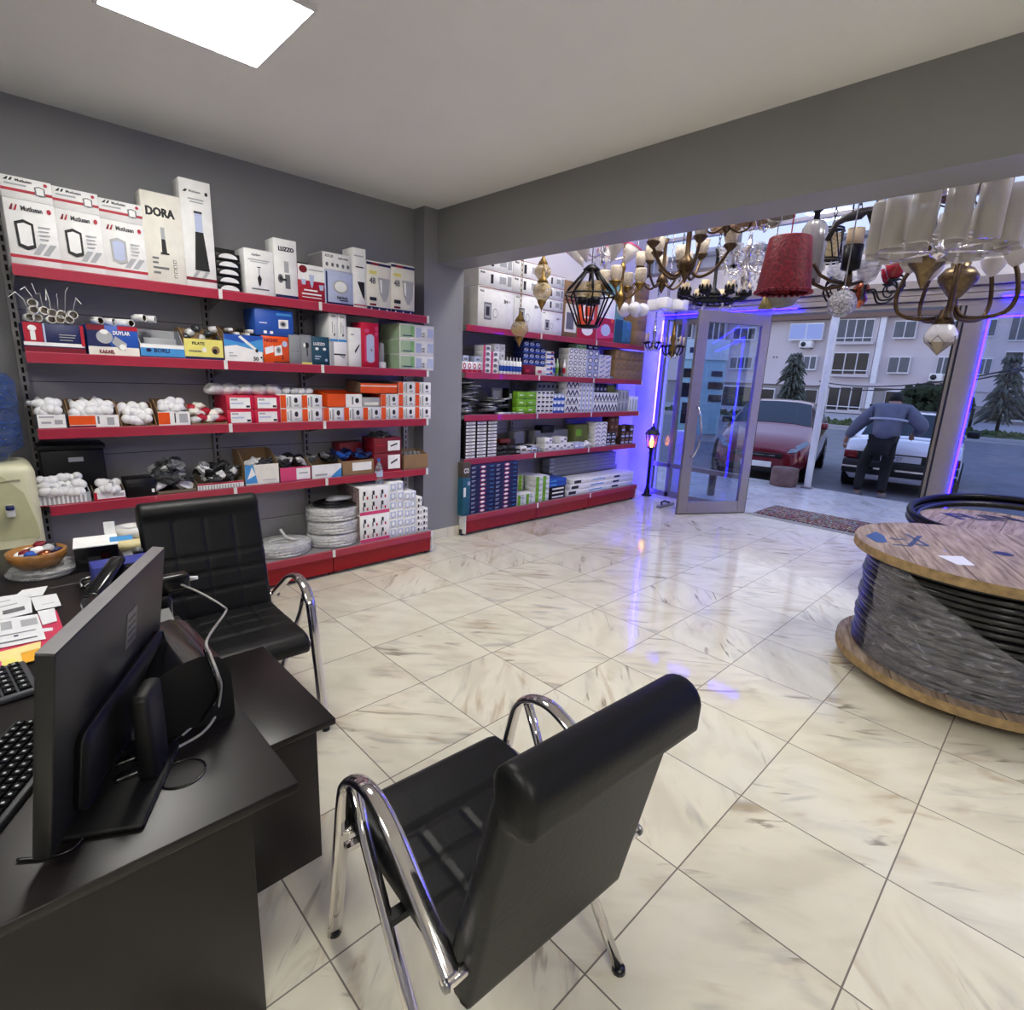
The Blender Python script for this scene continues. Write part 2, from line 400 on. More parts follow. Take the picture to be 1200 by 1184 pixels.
st = MB(); st.box(27.4, 27.6, -60, 90, RZ-.05, RZ+.06, PAVE); st.box(29.0, 29.3, -60, 90, RZ, RZ+.1, PAVE); st.box(34.0, 45, -60, 90, RZ, RZ+.12, PAVE); struct('pavement', st)
gr = MB(); gr.quad((29.3, -60, RZ+.1), (34, -60, RZ+.1), (34, 90, RZ+.1), (29.3, 90, RZ+.1), GRASS)
for i in range(500):
    x = random.uniform(29.4, 33.9); y = random.uniform(-3, 30); h = random.uniform(.1, .28)
    gr.lathe([(.16, 0), (.1, h*.6), (.0001, h)], GRASS, (x, y, RZ+.08), 5)
o = tag(gr.build('grass'), 'strip of rough grass along the far side of the street', 'grass', kind='stuff')

XB = 44.0
def B(x, y): p = P(x, y, X=XB); return p.y, p.z
bt = thing('apartment_building', 'long cream apartment building across the street with rows of windows', 'building', (XB, 10, RZ))
def bb(mb, x0, y0, x1, y1, m, d0=0., d1=.2, zc=None):
    # a box on the facade from a rectangle of the photo; measured at the rectangle's middle lines
    ya = B(x0, (y0+y1)/2)[0]; yb = B(x1, (y0+y1)/2)[0]; za = B((x0+x1)/2, y0)[1]; zb = B((x0+x1)/2, y1)[1]
    mb.box(d0-.001, d1, min(ya, yb)-10, max(ya, yb)-10, min(za, zb)-RZ, max(za, zb)-RZ, m)
ZTOP = P(990, 281, X=XB).z
MB().box(.3, 6, -52, 60, 0, ZTOP-RZ, FACADE).build('wall', bt)
rf = MB(); rf.box(-.7, 6.3, -52, 60, ZTOP-RZ, ZTOP-RZ+.25, FACG); rf.build('roof', bt)
for x0, x1 in ((1030, 1037), (1140, 1147)): pil = MB(); bb(pil, x0, 300, x1, 480, UPVC, -.1, .4); pil.build('facade_pilaster', bt)
for x0, x1 in ((972, 1030), (1147, 1215), (815, 852)): pil = MB(); bb(pil, x0, 290, x1, 478, FACADE, -.02, .4); pil.build('facade_bay', bt)

cn = MB(); z = P(930, 374, X=XB).z-RZ; cn.box(-.25, .3, -52, 60, z-.1, z+.5, mat('brown_cornice', (120, 98, 88), .8))
z = P(930, 451, X=XB).z-RZ; cn.box(-.15, .3, -52, 60, z, z+.3, FACADE); cn.build('cornice', bt)
bs = MB(); z = P(930, 453, X=XB).z-RZ; bs.box(.05, .3, -52, 60, 0, z, FACG); bs.build('ground_floor_wall', bt)
def bwin(x0, y0, x1, y1, n=2, pm=PANE, rail=False, dz=0):
    f = MB(); bb(f, x0, y0, x1, y1, UPVC, -.12, .25); fo = f.build('window', bt)
    w_ = (x1-x0)/n
    pn = MB()
    for k in range(n): bb(pn, x0+k*w_+.8, y0+1.2, x0+(k+1)*w_-.8, y1-1.6, pm, -.15, -.1)
    pn.build('pane', fo)
    if rail:
        r = MB(); bb(r, x0-1, y1-6, x1+1, y1-5, UPVC, -.4, -.35); bb(r, x0-1, y1-1, x1+1, y1+2, FACADE, -.4, .1); r.build('sill_rail', fo)
bwin(926, 379, 965, 399, 2, PANEB); bwin(942, 417, 957, 434); bwin(924, 417, 939, 434)
bwin(982, 374, 1024, 402, 4, PANE, True); bwin(976, 413, 1018, 440, 3, PANED, True); bwin(970, 453, 1010, 482, 3, PANED, True)
bwin(1048, 376, 1074, 397); bwin(1041, 418, 1066, 438); bwin(1102, 376, 1120, 397); bwin(1098, 418, 1112, 440)
bwin(1150, 374, 1168, 395); bwin(1146, 420, 1162, 440); bwin(1184, 370, 1204, 400, 2); bwin(1176, 412, 1198, 440, 1, PANED); bwin(1166, 462, 1204, 494, 2, PANED)
bwin(860, 384, 886, 399, 3, PANED); bwin(856, 418, 882, 433, 3); bwin(824, 374, 850, 404, 4, PANED, True); bwin(786, 372, 812, 402, 3, PANED, True); bwin(822, 414, 846, 434, 3)
bwin(888, 455, 907, 483, 1, PANED); bwin(914, 456, 958, 474, 3, PANED); bwin(846, 452, 882, 484, 2, PANED); bwin(1036, 458, 1100, 488, 3, PANED)
bwin(984, 291, 1002, 306, 1, mat('tan_blind', (206, 180, 140), .7)); bwin(1046, 330, 1072, 352); bwin(930, 336, 962, 356, 2); bwin(975, 332, 1022, 358, 4)
for x, y in ((905, 418.5), (908.5, 418.5)):
    v = MB(); bb(v, x-.8, y-.8, x+.8, y+.8, BLACK, 0.28, .29); v.build('vent_hole', bt)
def ac(label, x0, y0, x1, y1):
    p = P((x0+x1)/2, (y0+y1)/2, X=XB); w2 = abs(B(x0, y0)[0]-B(x1, y0)[0])/2; h2 = abs(B(x0, y0)[1]-B(x0, y1)[1])/2
    t = thing('air_conditioner', label, 'air conditioner', (XB-.25, p.y, p.z-h2))
    MB().rbox(-.2, .53, -w2, w2, 0, h2*2, WPLAST, .04).build('casing', t)
    MB().lathe([(h2*.7, 0), (h2*.7, .03), (h2*.25, .03), (h2*.2, .05), (.001, .05)], DARK, (-.2, w2*.3, h2), 16, Matrix.Rotation(-PI/2, 4, 'Y')).build('fan_grille', t)
    MB().box(-.15, .53, -w2*.8, -w2*.7, -.05, 0, DARK).box(-.15, .53, w2*.7, w2*.8, -.05, 0, DARK).build('bracket', t)
ac('white air conditioner unit under the blue shuttered window', 939, 400, 953, 408); ac('white air conditioner unit on the wall above the green hedge', 1090, 438, 1105, 447)
# conifers, hedge
LEAF = mat('conifer_needles', (84, 90, 84), .8, var=.4, scale=3); BARK = mat('bark', (60, 50, 42), .9)
def conifer(label, px, pyb, pyt, X, halfpx, trunks, seed):
    rr = random.Random(seed); b = P(px, pyb, X=X); top = P(px, pyt, X=X).z; H = top-b.z; R = pxs(b, halfpx)
    t = thing('conifer_tree', label, 'tree', b)
    tk = MB()
    for dx in trunks: tk.cyl((0, dx, -.1), (0, dx*.3, H*.5), R*.09, BARK, R*.05, 8)
    tk.cyl((0, 0, H*.4), (0, 0, H*.98), R*.06, BARK, .01, 8); tk.build('trunk', t)
    lf = MB()
    for i in range(230):
        z = H*(.2+.78*rr.random()**1.0); k = (z/H-.2)/.8; L = R*(1.15-.75*k)*rr.uniform(.45, 1.15); a = rr.uniform(0, 2*PI)
        d = Vector((math.cos(a), math.sin(a), 0)); p0 = Vector((0, 0, z))+d*L*.12; p1 = Vector((0, 0, z+L*.12))+d*L*.6; p2 = Vector((0, 0, z-L*.28))+d*L
        lf.tube([p0, p1, p2], [R*.03, R*.11, R*.012], LEAF, 5, .5)
    lf.build('foliage', t)
conifer('dark conifer with two thin trunks growing across the street behind the red car', 922, 490, 413, 35, 20, (-.35, .35), 3)
conifer('drooping conifer seen through the fixed shop window on the right', 1166, 512, 417, 33.5, 23, (0,), 5)
HED = mat('hedge_leaves', (44, 56, 36), .85, var=.5, scale=8, bump=1.0)
hp = P(1082, 508, X=38); hd = MB()
for i in range(60):
    hd.blob((random.uniform(-.5, .5), random.uniform(-1.5, 1.3), random.uniform(.2, 1.9)), random.uniform(.22, .42), HED, amp=.9, freq=4, sub=3, seed=i)
tag(hd.build('hedge', loc=(38, hp.y, RZ+.12)), 'dense dark green hedge behind the man bending over the car', 'hedge')
for i, (px, y0, y1, lab) in enumerate(((1017, 497, 475, 'thin black bollard on the far pavement left of the bending man'), (1133, 512, 480, 'thin black bollard on the far pavement left of the drooping conifer'))):
    b = P(px, y0, X=35); tag(MB().cyl((0, 0, 0), (0, 0, P(px, y1, X=35).z-b.z), .07, BLKMET).sphere((0, 0, P(px, y1, X=35).z-b.z), .09, BLKMET).build('bollard', loc=b), lab, 'bollard')
for i, (y0, y1, lab) in enumerate(((447, 433, 'upper of two cables strung across the street before the facade'), (452, 437, 'lower of two cables strung across the street before the facade'))):
    a = P(960, y0, X=40); b = P(1250, y0-(y0-y1)*2, X=26)
    pts = [a.lerp(b, k/10)+Vector((0, 0, -.6*(1-(k/5-1)**2))) for k in range(11)]
    tag(MB().tube(pts, .03, DARK, 6).build('overhead_cable'), lab, 'cable')
# terrace post, stone stool, mat
b = P(945.6, 572, X=9.74); t = thing('terrace_post', 'tall slim white post at the terrace edge beside the red car', 'post', (b.x, b.y, 0))
MB().rbox(-.045, .045, -.045, .045, .02, 3.4, WPLAST, .008).build('shaft', t); MB().rbox(-.08, .08, -.08, .08, 0, .022, ALU, .004).build('base_plate', t)
STONE = mat('weathered_red_stone', (110, 88, 86), .9, var=.3, scale=9, bump=.4)
b = P(917, 569, Z=0); tag(MB().lathe([(.20, 0), (.215, .02), (.212, .27), (.2, .3), (.0001, .302)], STONE, (0, 0, 0), 12).build('stone_block', loc=(9.62, b.y, 0)), 'squat rough stone block in front of the red car', 'stone block')
def rug_mat():
    m = bpy.data.materials.new('patterned_mat'); m.use_nodes = True; nt = m.node_tree; b = nt.nodes['Principled BSDF']
    tc = nt.nodes.new('ShaderNodeTexCoord'); br = nt.nodes.new('ShaderNodeTexBrick'); n = nt.nodes.new('ShaderNodeTexVoronoi')
    br.inputs['Scale'].default_value = 9; br.inputs['Color1'].default_value = lin((200, 192, 186))+(1,); br.inputs['Color2'].default_value = lin((150, 60, 62))+(1,); br.inputs['Mortar'].default_value = lin((46, 42, 46))+(1,); br.inputs['Mortar Size'].default_value = .05
    n.inputs['Scale'].default_value = 26; mx = nt.nodes.new('ShaderNodeMix'); mx.data_type = 'RGBA'; mx.blend_type = 'MULTIPLY'; mx.inputs['Factor'].default_value = .6
    nt.links.new(tc.outputs['Object'], br.inputs['Vector']); nt.links.new(tc.outputs['Object'], n.inputs['Vector'])
    nt.links.new(br.outputs['Color'], mx.inputs['A']); nt.links.new(n.outputs['Color'], mx.inputs['B']); nt.links.new(mx.outputs['Result'], b.inputs['Base Color']); b.inputs['Roughness'].default_value = .95
    return m
tag(MB().rbox(-.36, .36, -.62, .62, 0, .012, rug_mat(), .004).build('door_mat', loc=(7.45, 2.1, .0)), 'patterned red and grey mat outside the open doorway', 'mat')
# machine cabinet across the road
TEALC = mat('pale_teal_panel', (150, 190, 200), .4)
b = P(815, 517, Z=RZ); t = thing('ticket_kiosk', 'pale teal machine kiosk with dark screens seen through the open glass door', 'kiosk', (b.x, b.y, RZ), .54)
s = pxs(b, 1)
MB().rbox(-.1, .5, -23*s, 23*s, .22, 112*s, TEALC, .05).build('cabinet', t); MB().box(0, .45, -21*s, 24*s, 0, .22, LGREY).build('plinth', t)
MB().box(-.16, -.1, -24*s, 24*s, 92*s, 114*s, mat('kiosk_header', (196, 214, 222), .4)).box(-.162, -.158, 4*s, 18*s, 99*s, 105*s, NAVY).build('header', t)
for y0, y1, z0, z1 in ((8, 22, 72, 82), (7, 22, 50, 66), (10, 20, 20, 44), (-20, -8, 74, 80), (-22, -6, 60, 68), (-22, -8, 46, 54)):
    MB().box(-.13, -.1, y0*s, y1*s, z0*s, z1*s, PANED).build('screen', t)

# ---------------------------------------------------------------- cars
TYRE = mat('tyre_rubber', (20, 20, 22), .8); CARG = mat('car_glass', (22, 38, 52), .08, var=.1, spec=.3)
def car(label, loc, rz, paint, st, wheels, wr, glass_top, side_rng, trimmat):
    t = thing('car', label, 'car', loc, rz)
    n = len(st); ring = []
    for x, w_, wrf, zb, zbelt, zt in st:
        h = [(0, zb), (.84*w_, zb), (w_, zb+.16), (w_*1.01, (zb+zbelt)*.55), (.965*w_, zbelt), (wrf, zt-.035), (wrf*.6, zt), (0, zt+.01)]
        ring.append([Vector((x, y, z)) for y, z in h]+[Vector((x, -y, z)) for y, z in reversed(h[1:-1])])
    body = MB(); gl = MB(); k = len(ring[0])
    for i in range(n-1):
        for j in range(k):
            j2 = (j+1) % k; q = [ring[i][j], ring[i+1][j], ring[i+1][j2], ring[i][j2]]
            side = j in (4, k-5); top = j in (5, 6, k-6, k-7, 7)
            g = (side and i in side_rng) or (top and i in glass_top)
            if g:
                c = sum(q, Vector())/4; nrm = (q[1]-q[0]).cross(q[3]-q[0]); nrm.normalize()
                if nrm.dot(c-Vector((st[n//2][0], 0, .7))) < 0: nrm = -nrm
                gl.add([c+(v-c)*(.9 if side else .998)+nrm*.006 for v in q], [(0, 1, 2, 3)], CARG, False)
            body.add(q, [(0, 1, 2, 3)], paint, True)
    body.add(ring[0], [tuple(range(k))], paint); body.add(ring[-1], [tuple(reversed(range(k)))], paint)
    bo = body.build('body', t)
    bm = bmesh.new(); bm.from_mesh(bo.data); bmesh.ops.remove_doubles(bm, verts=bm.verts, dist=.0005); bmesh.ops.recalc_face_normals(bm, faces=bm.faces); bm.to_mesh(bo.data); bm.free()
    gl.build('windows', t)
    for wx in wheels:
        for sy in (1, -1):
            R90 = Matrix.Rotation(-sy*PI/2, 4, 'X'); yw = st[n//2][1]
            wl = MB().lathe([(wr*.7, 0), (wr, .015), (wr, .2), (wr*.7, .2)], TYRE, (wx, sy*(yw-.18), wr), 20, R90).build('wheel', t)
            MB().lathe([(wr*.66, .16), (wr*.62, .205), (wr*.2, .19), (.001, .21)], STEEL, (wx, sy*(yw-.18), wr), 10, R90, smooth=False).build('rim', wl)
    return t
RCP = mat('red_car_paint', (112, 8, 28), .22, .25, var=.03, coat=1.)
WCP = mat('white_car_paint', (206, 208, 222), .25, var=.02, coat=1.)
hatch = [(0, .56, .42, .22, .52, .60), (.12, .74, .56, .18, .62, .72), (.55, .83, .66, .18, .76, .87), (1.0, .85, .70, .18, .88, .98), (1.12, .86, .70, .18, .90, 1.03), (1.85, .86, .60, .18, .95, 1.42), (2.3, .86, .60, .18, .98, 1.46), (3.1, .86, .58, .18, 1.03, 1.42), (3.75, .82, .56, .2, 1.04, 1.16), (4.0, .74, .52, .26, .80, .86)]
rc = car('red hatchback parked nose first beyond the terrace edge', (10.12, 3.98, RZ), .22, RCP, hatch, (.72, 3.2), .31, (4, 7), (4, 5, 6, 7), BLACK)
for s in (1, -1):
    MB().add([(.02, s*.40, .56), (.03, s*.62, .60), (.30, s*.80, .74), (.34, s*.74, .79), (.10, s*.52, .66)], [(0, 1, 2, 3, 4)], mat('headlamp_glass', (120, 130, 140), .1, .3)).build('headlamp', rc)
    MB().rbox(1.25, 1.4, s*.88-.09, s*.88+.09, .96, 1.08, RCP if s < 0 else BLACK, .03).build('mirror', rc)
    for wx in (.72, 3.2): MB().lathe([(.35, 0), (.35, .012)], BLACK, (wx, s*.862, .33), 20, Matrix.Rotation(-s*PI/2, 4, 'X')).build('wheel_arch', rc)
MB().rbox(-.02, .06, -.42, .42, .47, .555, BLACK, .015).box(-.03, 0, -.3, .3, .505, .52, CHROME).build('grille', rc)
MB().rbox(-.03, .1, -.5, .5, .2, .32, BLACK, .02).build('lower_intake', rc)
MB().box(-.04, -.03, -.26, .26, .3, .4, WPLAST).build('number_plate', rc)
sed = [(0, .72, .62, .30, .66, .70), (.06, .80, .72, .22, .84, .90), (.35, .82, .72, .18, .88, .93), (.85, .83, .70, .18, .90, .95), (1.35, .83, .58, .18, .92, 1.33), (2.5, .83, .58, .18, .92, 1.37), (3.05, .83, .66, .18, .90, .98), (3.9, .80, .66, .2, .80, .85), (4.2, .72, .6, .3, .64, .68)]
sc_ = car('old white saloon with black bumper parked with its tail to the terrace', (10.95, 1.98, RZ), .12, WCP, sed, (.75, 3.3), .30, (3, 5), (3, 4, 5), BLACK)
MB().rbox(-.07, .1, -.8, .8, .32, .56, BLACK, .03).box(-.08, -.06, -.8, .8, .42, .45, CHROME).build('bumper', sc_)
MB().box(-.012, .01, -.74, .74, .56, .70, BLACK).box(-.02, 0, -.8, .8, .545, .56, CHROME).build('rear_panel', sc_)
MB().box(-.03, -.012, -.3, .26, .575, .68, mat('number_plate_white', (190, 192, 200), .5)).text('41 3727', (-.032, .24, .595), (0, -1, 0), (0, 0, 1), .06, BLACK).build('number_plate', sc_)
for s in (1, -1):
    MB().rbox(1.6+1.1, 1.78+1.1, s*.93-.1, s*.93+.1, .9, 1.03, BLACK, .03).build('mirror', sc_)
    MB().rbox(-.03, .12, s*.7-.1, s*.7+.1, .57, .7, mat('tail_lamp', (110, 14, 24), .2), .02).build('tail_lamp', sc_)
# ---------------------------------------------------------------- the man bending over the car
SKIN = mat('skin', (150, 112, 94), .6); JACK = mat('grey_blue_jacket', (90, 94, 114), .75, var=.12, scale=6, bump=.3); JACL = mat('jacket_pale_band', (160, 166, 184), .6)
TROU = mat('black_trousers', (14, 14, 18), .8); HAIR = mat('dark_hair', (20, 18, 18), .8); SHOE = mat('grey_shoes', (110, 106, 106), .6)
def skin(name, parent, verts, edges, rad, m, root=0, lv=2):
    me = bpy.data.meshes.new(name); me.from_pydata([Vector(v) for v in verts], edges, [])
    o = bpy.data.objects.new(name, me); COL.objects.link(o)
    md = o.modifiers.new('skin', 'SKIN'); md.use_smooth_shade = True
    for i, r in enumerate(rad):
        r = r if isinstance(r, tuple) else (r, r)
        o.data.skin_vertices[0].data[i].radius = r; o.data.skin_vertices[0].data[i].use_root = (i == root)
    sb = o.modifiers.new('sub', 'SUBSURF'); sb.levels = lv; sb.render_levels = lv
    dg = bpy.context.evaluated_depsgraph_get(); nm = bpy.data.meshes.new_from_object(o.evaluated_get(dg)); bpy.data.objects.remove(o)
    nm.materials.clear(); nm.materials.append(m)
    for p in nm.polygons: p.use_smooth = True; p.material_index = 0
    n = bpy.data.objects.new(name, nm); COL.objects.link(n); n.parent = parent
    return n
# local axes: +x away from the shop (the way he faces), +y his left, z up; heights in metres
mp = P(1024, 577, X=10.33)
man = thing('person', 'man in grey blue jacket and black trousers bending over the white car boot', 'person', (10.33, mp.y, RZ))
J = dict(pel=(-.05, 0, .90), sp=(.03, 0, 1.14), ch=(.13, 0, 1.36), nk=(.22, .0, 1.49), hd=(.30, .01, 1.55), ht=(.36, .01, 1.60),
  sl=(.15, .22, 1.40), el=(.10, .44, 1.15), wl=(.12, .56, .94), hl=(.14, .58, .84), sr=(.15, -.22, 1.40), er=(.12, -.46, 1.20), wr=(.36, -.32, 1.08), hr=(.45, -.27, 1.04),
  tl=(-.05, .12, .88), kl=(.03, .24, .50), al=(-.12, .22, .10), fl=(.06, .23, .05), tr=(-.05, -.11, .88), kr=(.06, -.08, .49), ar=(-.04, -.10, .10), fr=(.14, -.10, .05))
def sk(name, parent, keys, ed, rad, m, root=0, lv=2):
    ix = {k: i for i, k in enumerate(keys)}
    return skin(name, parent, [J[k] for k in keys], [(ix[a], ix[b]) for a, b in ed], rad, m, root, lv)
keys = list(J)
ed = [('pel', 'sp'), ('sp', 'ch'), ('ch', 'nk'), ('nk', 'hd'), ('hd', 'ht'), ('ch', 'sl'), ('sl', 'el'), ('el', 'wl'), ('wl', 'hl'), ('ch', 'sr'), ('sr', 'er'), ('er', 'wr'), ('wr', 'hr'), ('pel', 'tl'), ('tl', 'kl'), ('kl', 'al'), ('al', 'fl'), ('pel', 'tr'), ('tr', 'kr'), ('kr', 'ar'), ('ar', 'fr')]
R_ = dict(pel=.13, sp=.12, ch=.14, nk=.07, hd=.105, ht=.095, sl=.065, el=.045, wl=.032, hl=.038, sr=.065, er=.045, wr=.032, hr=.038, tl=.08, kl=.055, al=.04, fl=.04, tr=.08, kr=.055, ar=.04, fr=.04)
body = sk('body', man, keys, ed, [R_[k] for k in keys], SKIN)
for s, hk in ((1, 'hl'), (-1, 'hr')):
    c = Vector(J[hk])
    for f in range(5): MB().tube([c+Vector((-.02+f*.012, s*.01*(f-2), -.01)), c+Vector((-.01+f*.014, s*.012*(f-2), -.05)), c+Vector((.01+f*.014, s*.012*(f-2), -.085+abs(f-2)*.01))], [.011, .010, .007], SKIN, 6).build('finger', body)
keys = ['pel', 'sp', 'ch', 'nk', 'sl', 'el', 'wl', 'sr', 'er', 'wr']
jk = sk('jacket', man, keys, [('pel', 'sp'), ('sp', 'ch'), ('ch', 'nk'), ('ch', 'sl'), ('sl', 'el'), ('el', 'wl'), ('ch', 'sr'), ('sr', 'er'), ('er', 'wr')], [(.20, .25), (.20, .26), (.19, .25), .09, .14, .105, .07, .14, .105, .07], JACK)
bd = []
for k in range(25):
    a = -PI*.5+PI*k/24; bd.append(Vector((.085-.235*math.cos(a), .252*math.sin(a), 1.27+.03*math.cos(a))))
MB().tube(bd, .02, JACL, 6).build('reflective_band', jk)
tq = sk('trousers', man, ['pel', 'tl', 'kl', 'al', 'tr', 'kr', 'ar'], [('pel', 'tl'), ('tl', 'kl'), ('kl', 'al'), ('pel', 'tr'), ('tr', 'kr'), ('kr', 'ar')], [(.15, .17), .105, .085, .065, .105, .085, .065], TROU)
for a, f in (('al', 'fl'), ('ar', 'fr')):
    c = (Vector(J[a])+Vector(J[f]))/2; MB().rbox(c.x-.13, c.x+.14, c.y-.05, c.y+.05, 0, .1, SHOE, .035, seg=3).build('shoe', man)
MB().blob((.315, .01, 1.60), .118, HAIR, (1.05, .85, 1.0), .15, 3, 3, 2).build('hair', man)
# ================================================================ SHELVING
SHELFW = mat('shelf_steel', (150, 148, 148), .45, .2, var=.03); PANELG = mat('shelf_back_panel', (168, 166, 170), .5, var=.03)
RAILR = mat('red_price_rail', (166, 44, 66), .3, var=.05, coat=.3); KICKR = mat('red_kick_panel', (150, 12, 22), .35, var=.05); SLOT = mat('slot_black', (10, 10, 11), .8)
YA, YAB, YB, YBB = 3.95, 3.87, 4.18, 4.10
ZL = [2.05, 1.615, 1.205, .77]; ZB0 = .21
def shelving(label, x_edges, yf, yfb, yback, ztop, loc):
    t = thing('shelving_unit', label, 'shelving unit', loc); ox, oy = loc[0], loc[1]
    x0, x1 = x_edges[0]-ox, x_edges[-1]-ox
    bp = MB(); bp.box(x0, x1, yback-oy-.02, yback-oy, .1, ztop, PANELG)
    for z in (.42, 1.0, 1.45, 1.85): bp.box(x0, x1, yback-oy-.0215, yback-oy-.02, z, z+.004, DARK)
    bp.box(x0-.01, x1+.01, yback-oy-.05, yback-oy, ztop, ztop+.045, DARK); bp.build('back_panel', t)
    for i, xe in enumerate(x_edges):
        up = MB(); xx = xe-ox; up.box(xx-.02, xx+.02, yback-oy-.06, yback-oy-.021, 0, ztop, SHELFW)
        z = .15
        while z < ztop-.03: up.box(xx-.006, xx+.006, yback-oy-.0612, yback-oy-.0595, z, z+.032, SLOT); z += .05
        up.box(xx-.02, xx+.02, yfb-oy+.05, yback-oy-.06, .0, .06, DARK)
        up.build('upright', t)
    for i in range(len(x_edges)-1):
        a, b = x_edges[i]-ox+.004, x_edges[i+1]-ox-.004
        for z in ZL+[ZB0]:
            y = (yfb if z == ZB0 else yf)-oy
            s = MB().box(a, b, y, yback-oy-.062, z-.03, z, SHELFW).build('shelf', t)
            r = MB(); r.box(a, b, y-.012, y-.001, z-.052, z+.006, RAILR); r.box(a, b, y-.0135, y-.012, z+.001, z+.006, mat('rail_lip', (196, 90, 110), .3)); r.build('price_rail', s)
            MB().box(b-.012, b+.010, y-.017, y-.0135, z-.05, z+.008, WPLAST).build('price_tag', s)
        MB().box(a, b, yfb-oy+.012, yfb-oy+.03, .03, ZB0-.055, KICKR).build('kick_panel', t)
        for z in ZL: MB().add([(a+.01, yback-oy-.06, z-.03), (a+.01, yf-oy+.02, z-.03), (a+.01, yf-oy+.04, z-.05), (a+.01, yback-oy-.06, z-.11)], [(0, 1, 2, 3)], SHELFW).build('bracket', t)
    MB().box(x0-.012, x0-.002, yfb-oy, yback-oy, .02, ZB0, WPLAST).build('end_cap', t)
    MB().box(x1+.002, x1+.012, yfb-oy, yback-oy, .02, ZB0, WPLAST).build('end_cap', t)
    return t
XA = (.215, 1.205, 1.865, 2.80); XB_ = (3.395, 4.43, 5.39, 6.43)
shelving('grey and red shop shelving unit along the left wall', XA, YA, YAB, 4.34, 2.32, (1.5, 4.1, 0))
shelving('grey and red shop shelving unit beyond the beam beside the window', XB_, YB, YBB, 4.62, 2.30, (4.9, 4.4, 0))

# ---------------------------------------------------------------- cartons
def draw(mb, prints, x0, w, y, z0, h, face='front', d=0.):
    # print laid on the front face, in 0..1 units from its lower left corner
    for i, p in enumerate(prints):
        yy = y-.0006*(i+1); k = p[0]; pt = lambda u, v: (x0+u*w, yy, z0+v*h)
        if k == 'r': mb.quad(pt(p[1], p[3]), pt(p[2], p[3]), pt(p[2], p[4]), pt(p[1], p[4]), p[5])
        elif k == 'p': mb.poly([pt(u, v) for u, v in p[1]], p[2])
        elif k == 'e': mb.poly([pt(p[1]+p[3]*math.cos(2*PI*q/18), p[2]+p[4]*math.sin(2*PI*q/18)) for q in range(18)], p[5])
        elif k == 't': mb.text(p[1], pt(p[2], p[3]), (1, 0, 0), (0, 0, 1), p[4]*h, p[5], p[6] if len(p) > 6 else False, True, p[7]*w if len(p) > 7 else None)
def carton_mb(w, d, h, body, prints, sides=None, top=None):
    mb = MB(); mb.rbox(0, w, 0, d, 0, h, body, .0025, seg=1); draw(mb, prints, 0, w, 0, 0, h)
    if sides is not None: mb.quad((-.0006, 0.004, .004), (-.0006, 0.004, h-.004), (-.0006, d-.004, h-.004), (-.0006, d-.004, .004), sides)
    if top is not None: mb.quad((.004, .004, h+.0006), (w-.004, .004, h+.0006), (w-.004, d-.004, h+.0006), (.004, d-.004, h+.0006), top)
    return mb
def tray_mb(w, d, h, front, side, body, prints, low=None):
    # open display carton: back wall high, sloping sides, low front lip
    t = .004; mb = MB(); low = front if low is None else low
    mb.box(0, w, 0, d, 0, t, body); mb.box(0, w, 0, t, 0, front, body); mb.box(0, w, d-t, d, 0, h, side)
    for x in (0, w-t):
        vs = [(x, t, 0), (x, d-t, 0), (x, d-t, h), (x, d*.55, h), (x, t, front)]
        vs += [(q[0]+t, q[1], q[2]) for q in vs]
        mb.add(vs, [(0, 1, 2, 3, 4), (9, 8, 7, 6, 5), (0, 4, 9, 5), (4, 3, 8, 9), (3, 2, 7, 8), (2, 1, 6, 7), (1, 0, 5, 6)], side)
    draw(mb, prints, 0, w, 0, 0, front)
    return mb
def span(xl, xr, yt, z, Yp, yb):
    # metres of a box front from its pixel left, right, top and bottom on a shelf front
    a = P(xl, yb, Y=Yp).x; b = P(xr, yb, Y=Yp).x
    return a, b, P((xl+xr)/2, yt, Y=Yp).z-z
def carton(name, label, cat, px, z, Yp, d, body, prints, group=None, sides=None, top=None, dy=.02, rot=0.):
    xl, xr, yt, yb = px; a, b, h = span(xl, xr, yt, z, Yp, yb)
    mb = carton_mb(b-a-.003, d, h, body, prints, sides, top)
    o = tag(mb.build(name, loc=(a+.0015, Yp+dy, z+.001)), label, cat, group)
    o.rotation_euler = (0, 0, rot)
    return o, a, b, h
def tray(name, label, cat, px, z, Yp, d, hb, body, side, prints, group=None, dy=.02):
    xl, xr, yt, yb = px; a, b, h = span(xl, xr, yt, z, Yp, yb)
    o = tag(tray_mb(b-a-.003, d, h+hb, h, side, body, prints).build(name, loc=(a+.0015, Yp+dy, z+.001)), label, cat, group)
    return o, a, b, h
def stack(name, fmt, cat, group, x0, x1, y, z0, z1, cols, rows, d, body, prints, sides=None, top=None, skip=(), jit=.0, grow=None, labels=None):
    # a wall of equal boxes: one is built, the rest are copies with labels of their own
    w = (x1-x0)/cols; h = (z1-z0)/rows; first = None; out = []
    for r in range(rows):
        for c in range(cols):
            if (c, r) in skip: continue
            if first is None: o = first = carton_mb(w-.0025, d, h-.0012, body, prints, sides, top).build(name)
            else: o = first.copy(); COL.objects.link(o)
            o.location = (x0+c*w+.001, y+random.uniform(0, jit), z0+r*h+.001)
            cw = (ORD[c]+' column, ') if cols > 1 else ''
            rw = ('bottom' if r == 0 else 'top' if r == rows-1 else ORD[r]+' from bottom') if rows > 1 else ''
            pos = (cw+rw).strip(', ')
            tag(o, fmt.replace('@', pos), cat, group); out.append(o)
    return out
